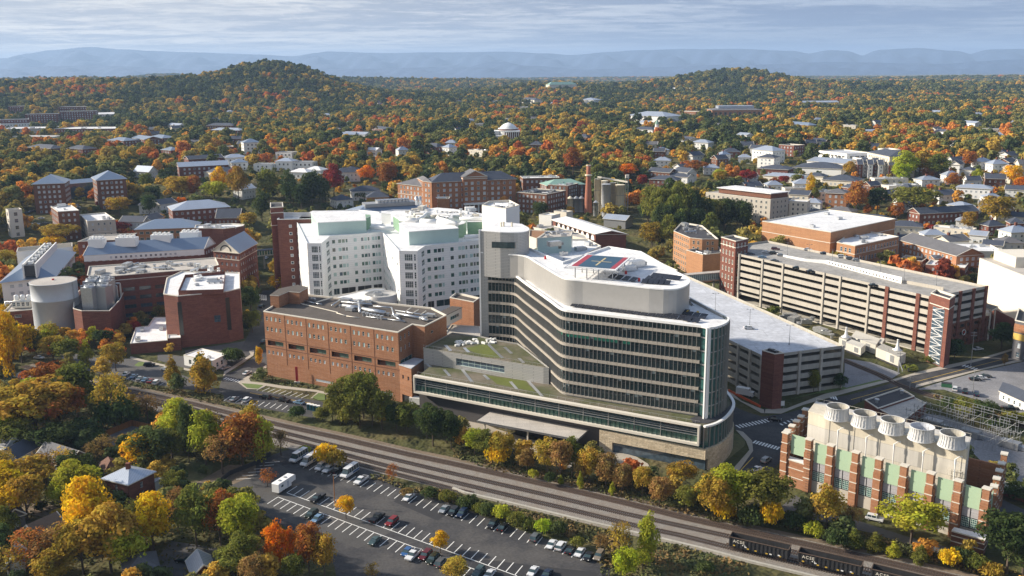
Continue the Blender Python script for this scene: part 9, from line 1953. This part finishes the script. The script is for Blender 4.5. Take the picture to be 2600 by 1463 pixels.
def woodmesh(name,lab,sets,WSRC):
 pts=[];sc=[];sz=[]
 for Pn,s0,s1 in sets:
  for x,y in Pn:
   s=rs.uniform(s0,s1)*(.42 if y<2600 and shade(x,y)else 1);pts.append((x,y,gz(x,y)-.2));sc.append(s);sz.append(s*rs.uniform(.72,1.05)if Pn is not P4 else s*.42)
 me=bpy.data.meshes.new(name);me.from_pydata(pts,[],[]);
 a=me.attributes.new('sc','FLOAT_VECTOR','POINT');a.data.foreach_set('vector',np.array([(s,s,z)for s,z in zip(sc,sz)]).ravel().astype(np.float32))
 a=me.attributes.new('ro','FLOAT','POINT');a.data.foreach_set('value',rs.uniform(0,6.28,len(pts)).astype(np.float32))
 o=bpy.data.objects.new(name,me);COL.objects.link(o);o['kind']='stuff';o['label']=lab;o['category']='woodland'
 me.materials.append(MAT['woodland_foliage'])
 ng=bpy.data.node_groups.new('scatter','GeometryNodeTree');ng.interface.new_socket('Geometry',in_out='INPUT',socket_type='NodeSocketGeometry');ng.interface.new_socket('Geometry',in_out='OUTPUT',socket_type='NodeSocketGeometry')
 n=ng.nodes;l=ng.links;gi=n.new('NodeGroupInput');go=n.new('NodeGroupOutput')
 iop=n.new('GeometryNodeInstanceOnPoints');iop.inputs['Pick Instance'].default_value=True;l.new(gi.outputs[0],iop.inputs['Points'])
 g2i=n.new('GeometryNodeGeometryToInstance')
 for k,src in enumerate(WSRC):
  oi=n.new('GeometryNodeObjectInfo');oi.inputs[0].default_value=src;oi.transform_space='ORIGINAL';sm=n.new('GeometryNodeSetMaterial');sm.inputs['Material'].default_value=MAT['woodland_foliage'];l.new(oi.outputs['Geometry'],sm.inputs[0]);l.new(sm.outputs[0],g2i.inputs[0])
 l.new(g2i.outputs[0],iop.inputs['Instance'])
 na=n.new('GeometryNodeInputNamedAttribute');na.data_type='FLOAT_VECTOR';na.inputs['Name'].default_value='sc';l.new(na.outputs[0],iop.inputs['Scale'])
 nr=n.new('GeometryNodeInputNamedAttribute');nr.data_type='FLOAT';nr.inputs['Name'].default_value='ro';cx=n.new('ShaderNodeCombineXYZ');l.new(nr.outputs[0],cx.inputs[2]);
 er=n.new('FunctionNodeEulerToRotation');l.new(cx.outputs[0],er.inputs[0]);l.new(er.outputs[0],iop.inputs['Rotation'])
 rn=n.new('FunctionNodeRandomValue');rn.data_type='INT';rn.inputs[4].default_value=0;rn.inputs[5].default_value=len(WSRC)-1;l.new(rn.outputs[2],iop.inputs['Instance Index'])
 l.new(iop.outputs[0],go.inputs[0]);md=o.modifiers.new('scatter','NODES');md.node_group=ng
 print('woodland points',len(pts))
WSRC=[]
_ws=sorted([tuple(q)for q in P1 if 600<q[1]<700],key=lambda q:abs(q[0]-100))[:4]
for i,(x,y)in enumerate(_ws):
 t=bpy.data.objects.new('tree',None);COL.objects.link(t);t.location=(x,y,gz(x,y));c=bpy.data.objects.new('crown',FARC[i]);COL.objects.link(c);c.parent=t;c.scale=(5.5,5.5,4.8);t['_c']='small round';t['_s']='round';t['_h']=10;t['category']='tree';TREES.append(t);WSRC.append(c)
woodmesh('woodland','autumn woodland covering the town and hills to the horizon',((P1,4,9.5),(P2,4.8,10.5),(P3,7,15),(P4,15,30)),WSRC)
blocked=blocked_fn();P0=sel(ring(170,560,6.2,.62),1.6,0)
def thick(x,y):
 px,py=proj((x,y,0));return(okzone(px,py)or px>2620)and((px<700 and py>800)or(px>1150 and 1080<py)or(px>2250 and py>1000)or py<770 or px>2620 or px<-20)
BELT=[[(P(k,x,y).x,P(k,x,y).y)for x,y in z]for k,z in(('J',[(0,225),(350,340),(900,450),(1500,590),(2050,730),(2576,840),(2576,640),(2200,520),(1700,440),(1300,380),(900,270),(600,220),(300,150),(0,90)]),('G',[(0,1120),(380,1090),(560,1150),(900,1230),(1300,1340),(1748,1449),(1500,1449),(1100,1340),(700,1250),(330,1170),(0,1150)]),('N5',[(1100,1020),(1500,950),(2200,1100),(2500,1200),(2400,1300),(1900,1200),(1400,1120)]),('C',[(1270,300),(1500,200),(1850,330),(1840,560),(1480,640),(1300,660)]))]
P0=P0[np.array([thick(x,y)or any(inpoly(x,y,b)for b in BELT)for x,y in P0])]
woodmesh('grove','small trees and saplings filling the gaps between the larger trees near the railway',((P0,1.8,4.4),),[t.children[0]for t in TREES if t.children and t.children[0].data in MIDC['round']+MIDC['wide']][:5])
def weeds():
 b_=[];r=np.random.RandomState(8);V=[];F=[]
 zones=[('J',[(0,540),(180,590),(470,640),(900,740),(1500,890),(1560,960),(1400,1080),(1290,1010),(1180,960),(900,880),(640,820),(300,720),(0,620)],2600,.8),('I',[(1280,470),(1420,500),(1700,600),(1850,600),(2459,760),(2459,880),(2150,780),(1720,650),(1540,600),(1300,520)],900,.6),('J',[(0,215),(350,330),(900,440),(1500,580),(2050,720),(2576,830),(2576,700),(2200,600),(1700,470),(1300,420),(900,330),(600,280),(300,180),(0,150)],3200,.9),('J',[(1250,1080),(1600,1000),(1900,960),(2576,1150),(2576,1249),(1300,1249)],2200,.6),('G',[(0,1120),(380,1090),(560,1140),(900,1220),(1300,1330),(1500,1350),(1748,1449),(1500,1449),(1100,1340),(700,1250),(330,1170),(0,1150)],2600,.9),('H',[(330,640),(640,620),(700,640),(560,700),(300,760),(0,800),(0,700)],1800,.9),('H',[(640,600),(860,660),(1050,840),(1300,860),(1379,700),(1150,560),(860,520)],1800,.9),('H',[(0,420),(90,410),(500,420),(540,560),(560,640),(300,720),(0,700)],2200,1.0),('N1',[(0,320),(380,385),(700,440),(1000,500),(1330,530),(1400,620),(1900,720),(2300,800),(2000,740),(1600,700),(1100,600),(600,480),(0,400)],1500,.45),('X5',[(1560,950),(2000,1060),(2576,1200),(2576,1280),(2100,1150),(1600,1000)],700,.8),('N5',[(170,420),(450,370),(560,480),(860,520),(1200,590),(1180,630),(700,580),(200,490)],700,.45),('H',[(520,830),(1000,1000),(1379,1250),(1379,1449),(0,1449),(0,1000),(200,1000)],2600,.7)]
 for k,pts,n,s in zones:
  q=[P(k,x,y)for x,y in pts];poly=[(p.x,p.y)for p in q];xs=[p[0]for p in poly];ys=[p[1]for p in poly];c=0;it=0
  while c<n and it<n*8:
   it+=1;x=r.uniform(min(xs),max(xs));y=r.uniform(min(ys),max(ys))
   if not inpoly(x,y,poly):continue
   c+=1;hh=abs(r.normal())*s*.5;
   d=r.normal(size=3);d[2]=abs(d[2])+.4;d/=np.linalg.norm(d);u=np.cross(d,r.normal(size=3));u/=np.linalg.norm(u);v=np.cross(d,u);a=r.uniform(.2,.55);p=np.array([x,y,.12+hh]);o=len(V);V+=[p+u*a,p+v*a*.7,p-u*a,p-v*a*.7];F.append((o,o+1,o+2,o+3))
 me=bpy.data.meshes.new('undergrowth');me.from_pydata([tuple(q)for q in V],[],F);m=mat('weed',(.085,.10,.028),.95,var=.5,scale=.12,fine=1.2,col2=(.16,.10,.035));me.materials.append(m);me.update();o=bpy.data.objects.new('undergrowth',me);COL.objects.link(o);o['kind']='stuff';o['label']='weeds and low brush on the banks along the railway';o['category']='undergrowth'
weeds()
# ---------------- haze ----------------
hb=MB().box(-26000,-400,-60,26000,36500,900);ho=struct('haze',hb,[],kind='stuff');ho['label']='thin blue haze';hm=bpy.data.materials.new('haze');hm.use_nodes=True;n=hm.node_tree.nodes;n.clear();oo=n.new('ShaderNodeOutputMaterial');vp=n.new('ShaderNodeVolumePrincipled');vp.inputs['Color'].default_value=(.46,.67,1,1);vp.inputs['Density'].default_value=5.2e-5;vp.inputs['Anisotropy'].default_value=0.1;hm.node_tree.links.new(vp.outputs[0],oo.inputs['Volume']);ho.data.materials.append(hm)
# ---------------- labels ----------------
LM=[('the round water tank',-216,440),('the brick research building',-70,370),('the white hospital',-60,450),('the grey glass tower',20,345),('the stone podium',45,285),('the big car park',-10,235),('the cooling plant',100,245),('the near concrete garage',110,365),('the tan garage',155,450),('the silos',80,790),('the windowless brick block',-140,430),('the grand old hospital',-20,780),('the tin-roofed brick house',-72,258),('the gravel yard',-105,300),('the left car park',-125,365),('the coal wagons',75,205),('the small brick sheds',125,320),('the pale hotel',150,640),('the brick hall',170,560),('the twin dormitories',-270,700),('the tan brick blocks',95,520),('the blue-roofed hall',-170,520)]
def rel(o):
 x,y=o.location.x,o.location.y;px,py=proj((x,y,0));b=min(LM,key=lambda q:(q[1]-x)**2+((q[2]-y)*.8)**2);bx,by=proj((b[1],b[2],0));dx=px-bx;dy=py-by
 s=('right of' if dx>0 else 'left of')if abs(dx)>abs(dy)*1.2 else('in front of' if dy>0 else 'behind')
 return s+' '+b[0]
for t in TREES:
 px,py=proj(t.location);h=t['_h'];c=t['_c'];s=t['_s']
 kind={'bush':'bush','cone':'cone-shaped tree','tall':'tall narrow tree','wide':'spreading tree'}.get(s,'tree');
 size='' if s in('tall','cone')else('low ' if s=='bush' and h<2.5 else 'large ' if h>13 else '')
 t['label']=f'{size}{c} {kind} {rel(t)}';t['group']='autumn trees around the town' if s!='bush' else 'bushes on the banks and verges'
 for k in('_c','_s','_h'):del t[k]
 if s=='bush':t.name='shrub'
for t in HOUSES:t['label']=t['_k']+' among trees '+rel(t);del t['_k']
ORD=['first','second','third','fourth','fifth','sixth','seventh','eighth','ninth','tenth','eleventh','twelfth','thirteenth','fourteenth','fifteenth','sixteenth']
from collections import defaultdict
D_=defaultdict(list)
for o in COL.objects:
 if o.parent is None and 'label' in o and o.get('kind')is None:D_[o['label']].append(o)
for lab,os_ in D_.items():
 if len(os_)<2:continue
 os_.sort(key=lambda o:proj(o.location)[0]);n_=len(os_)
 for i,o in enumerate(os_):
  if i<8:w=('leftmost' if i==0 else ORD[i]+' from the left')
  elif n_-1-i<16:w='rightmost' if i==n_-1 else ORD[n_-1-i]+' from the right'
  else:w=ORD[min(15,i)]+' from the left'
  o['label']=lab+', '+w
for o in COL.objects:
 if o.parent is None and 'label' in o and len(o['label'].split())>16:o['label']=o['label'].replace(' of the ',' of ').replace(' the ',' ')
print('objects',len(bpy.data.objects),'trees',len(TREES),'near scatter',cnt)
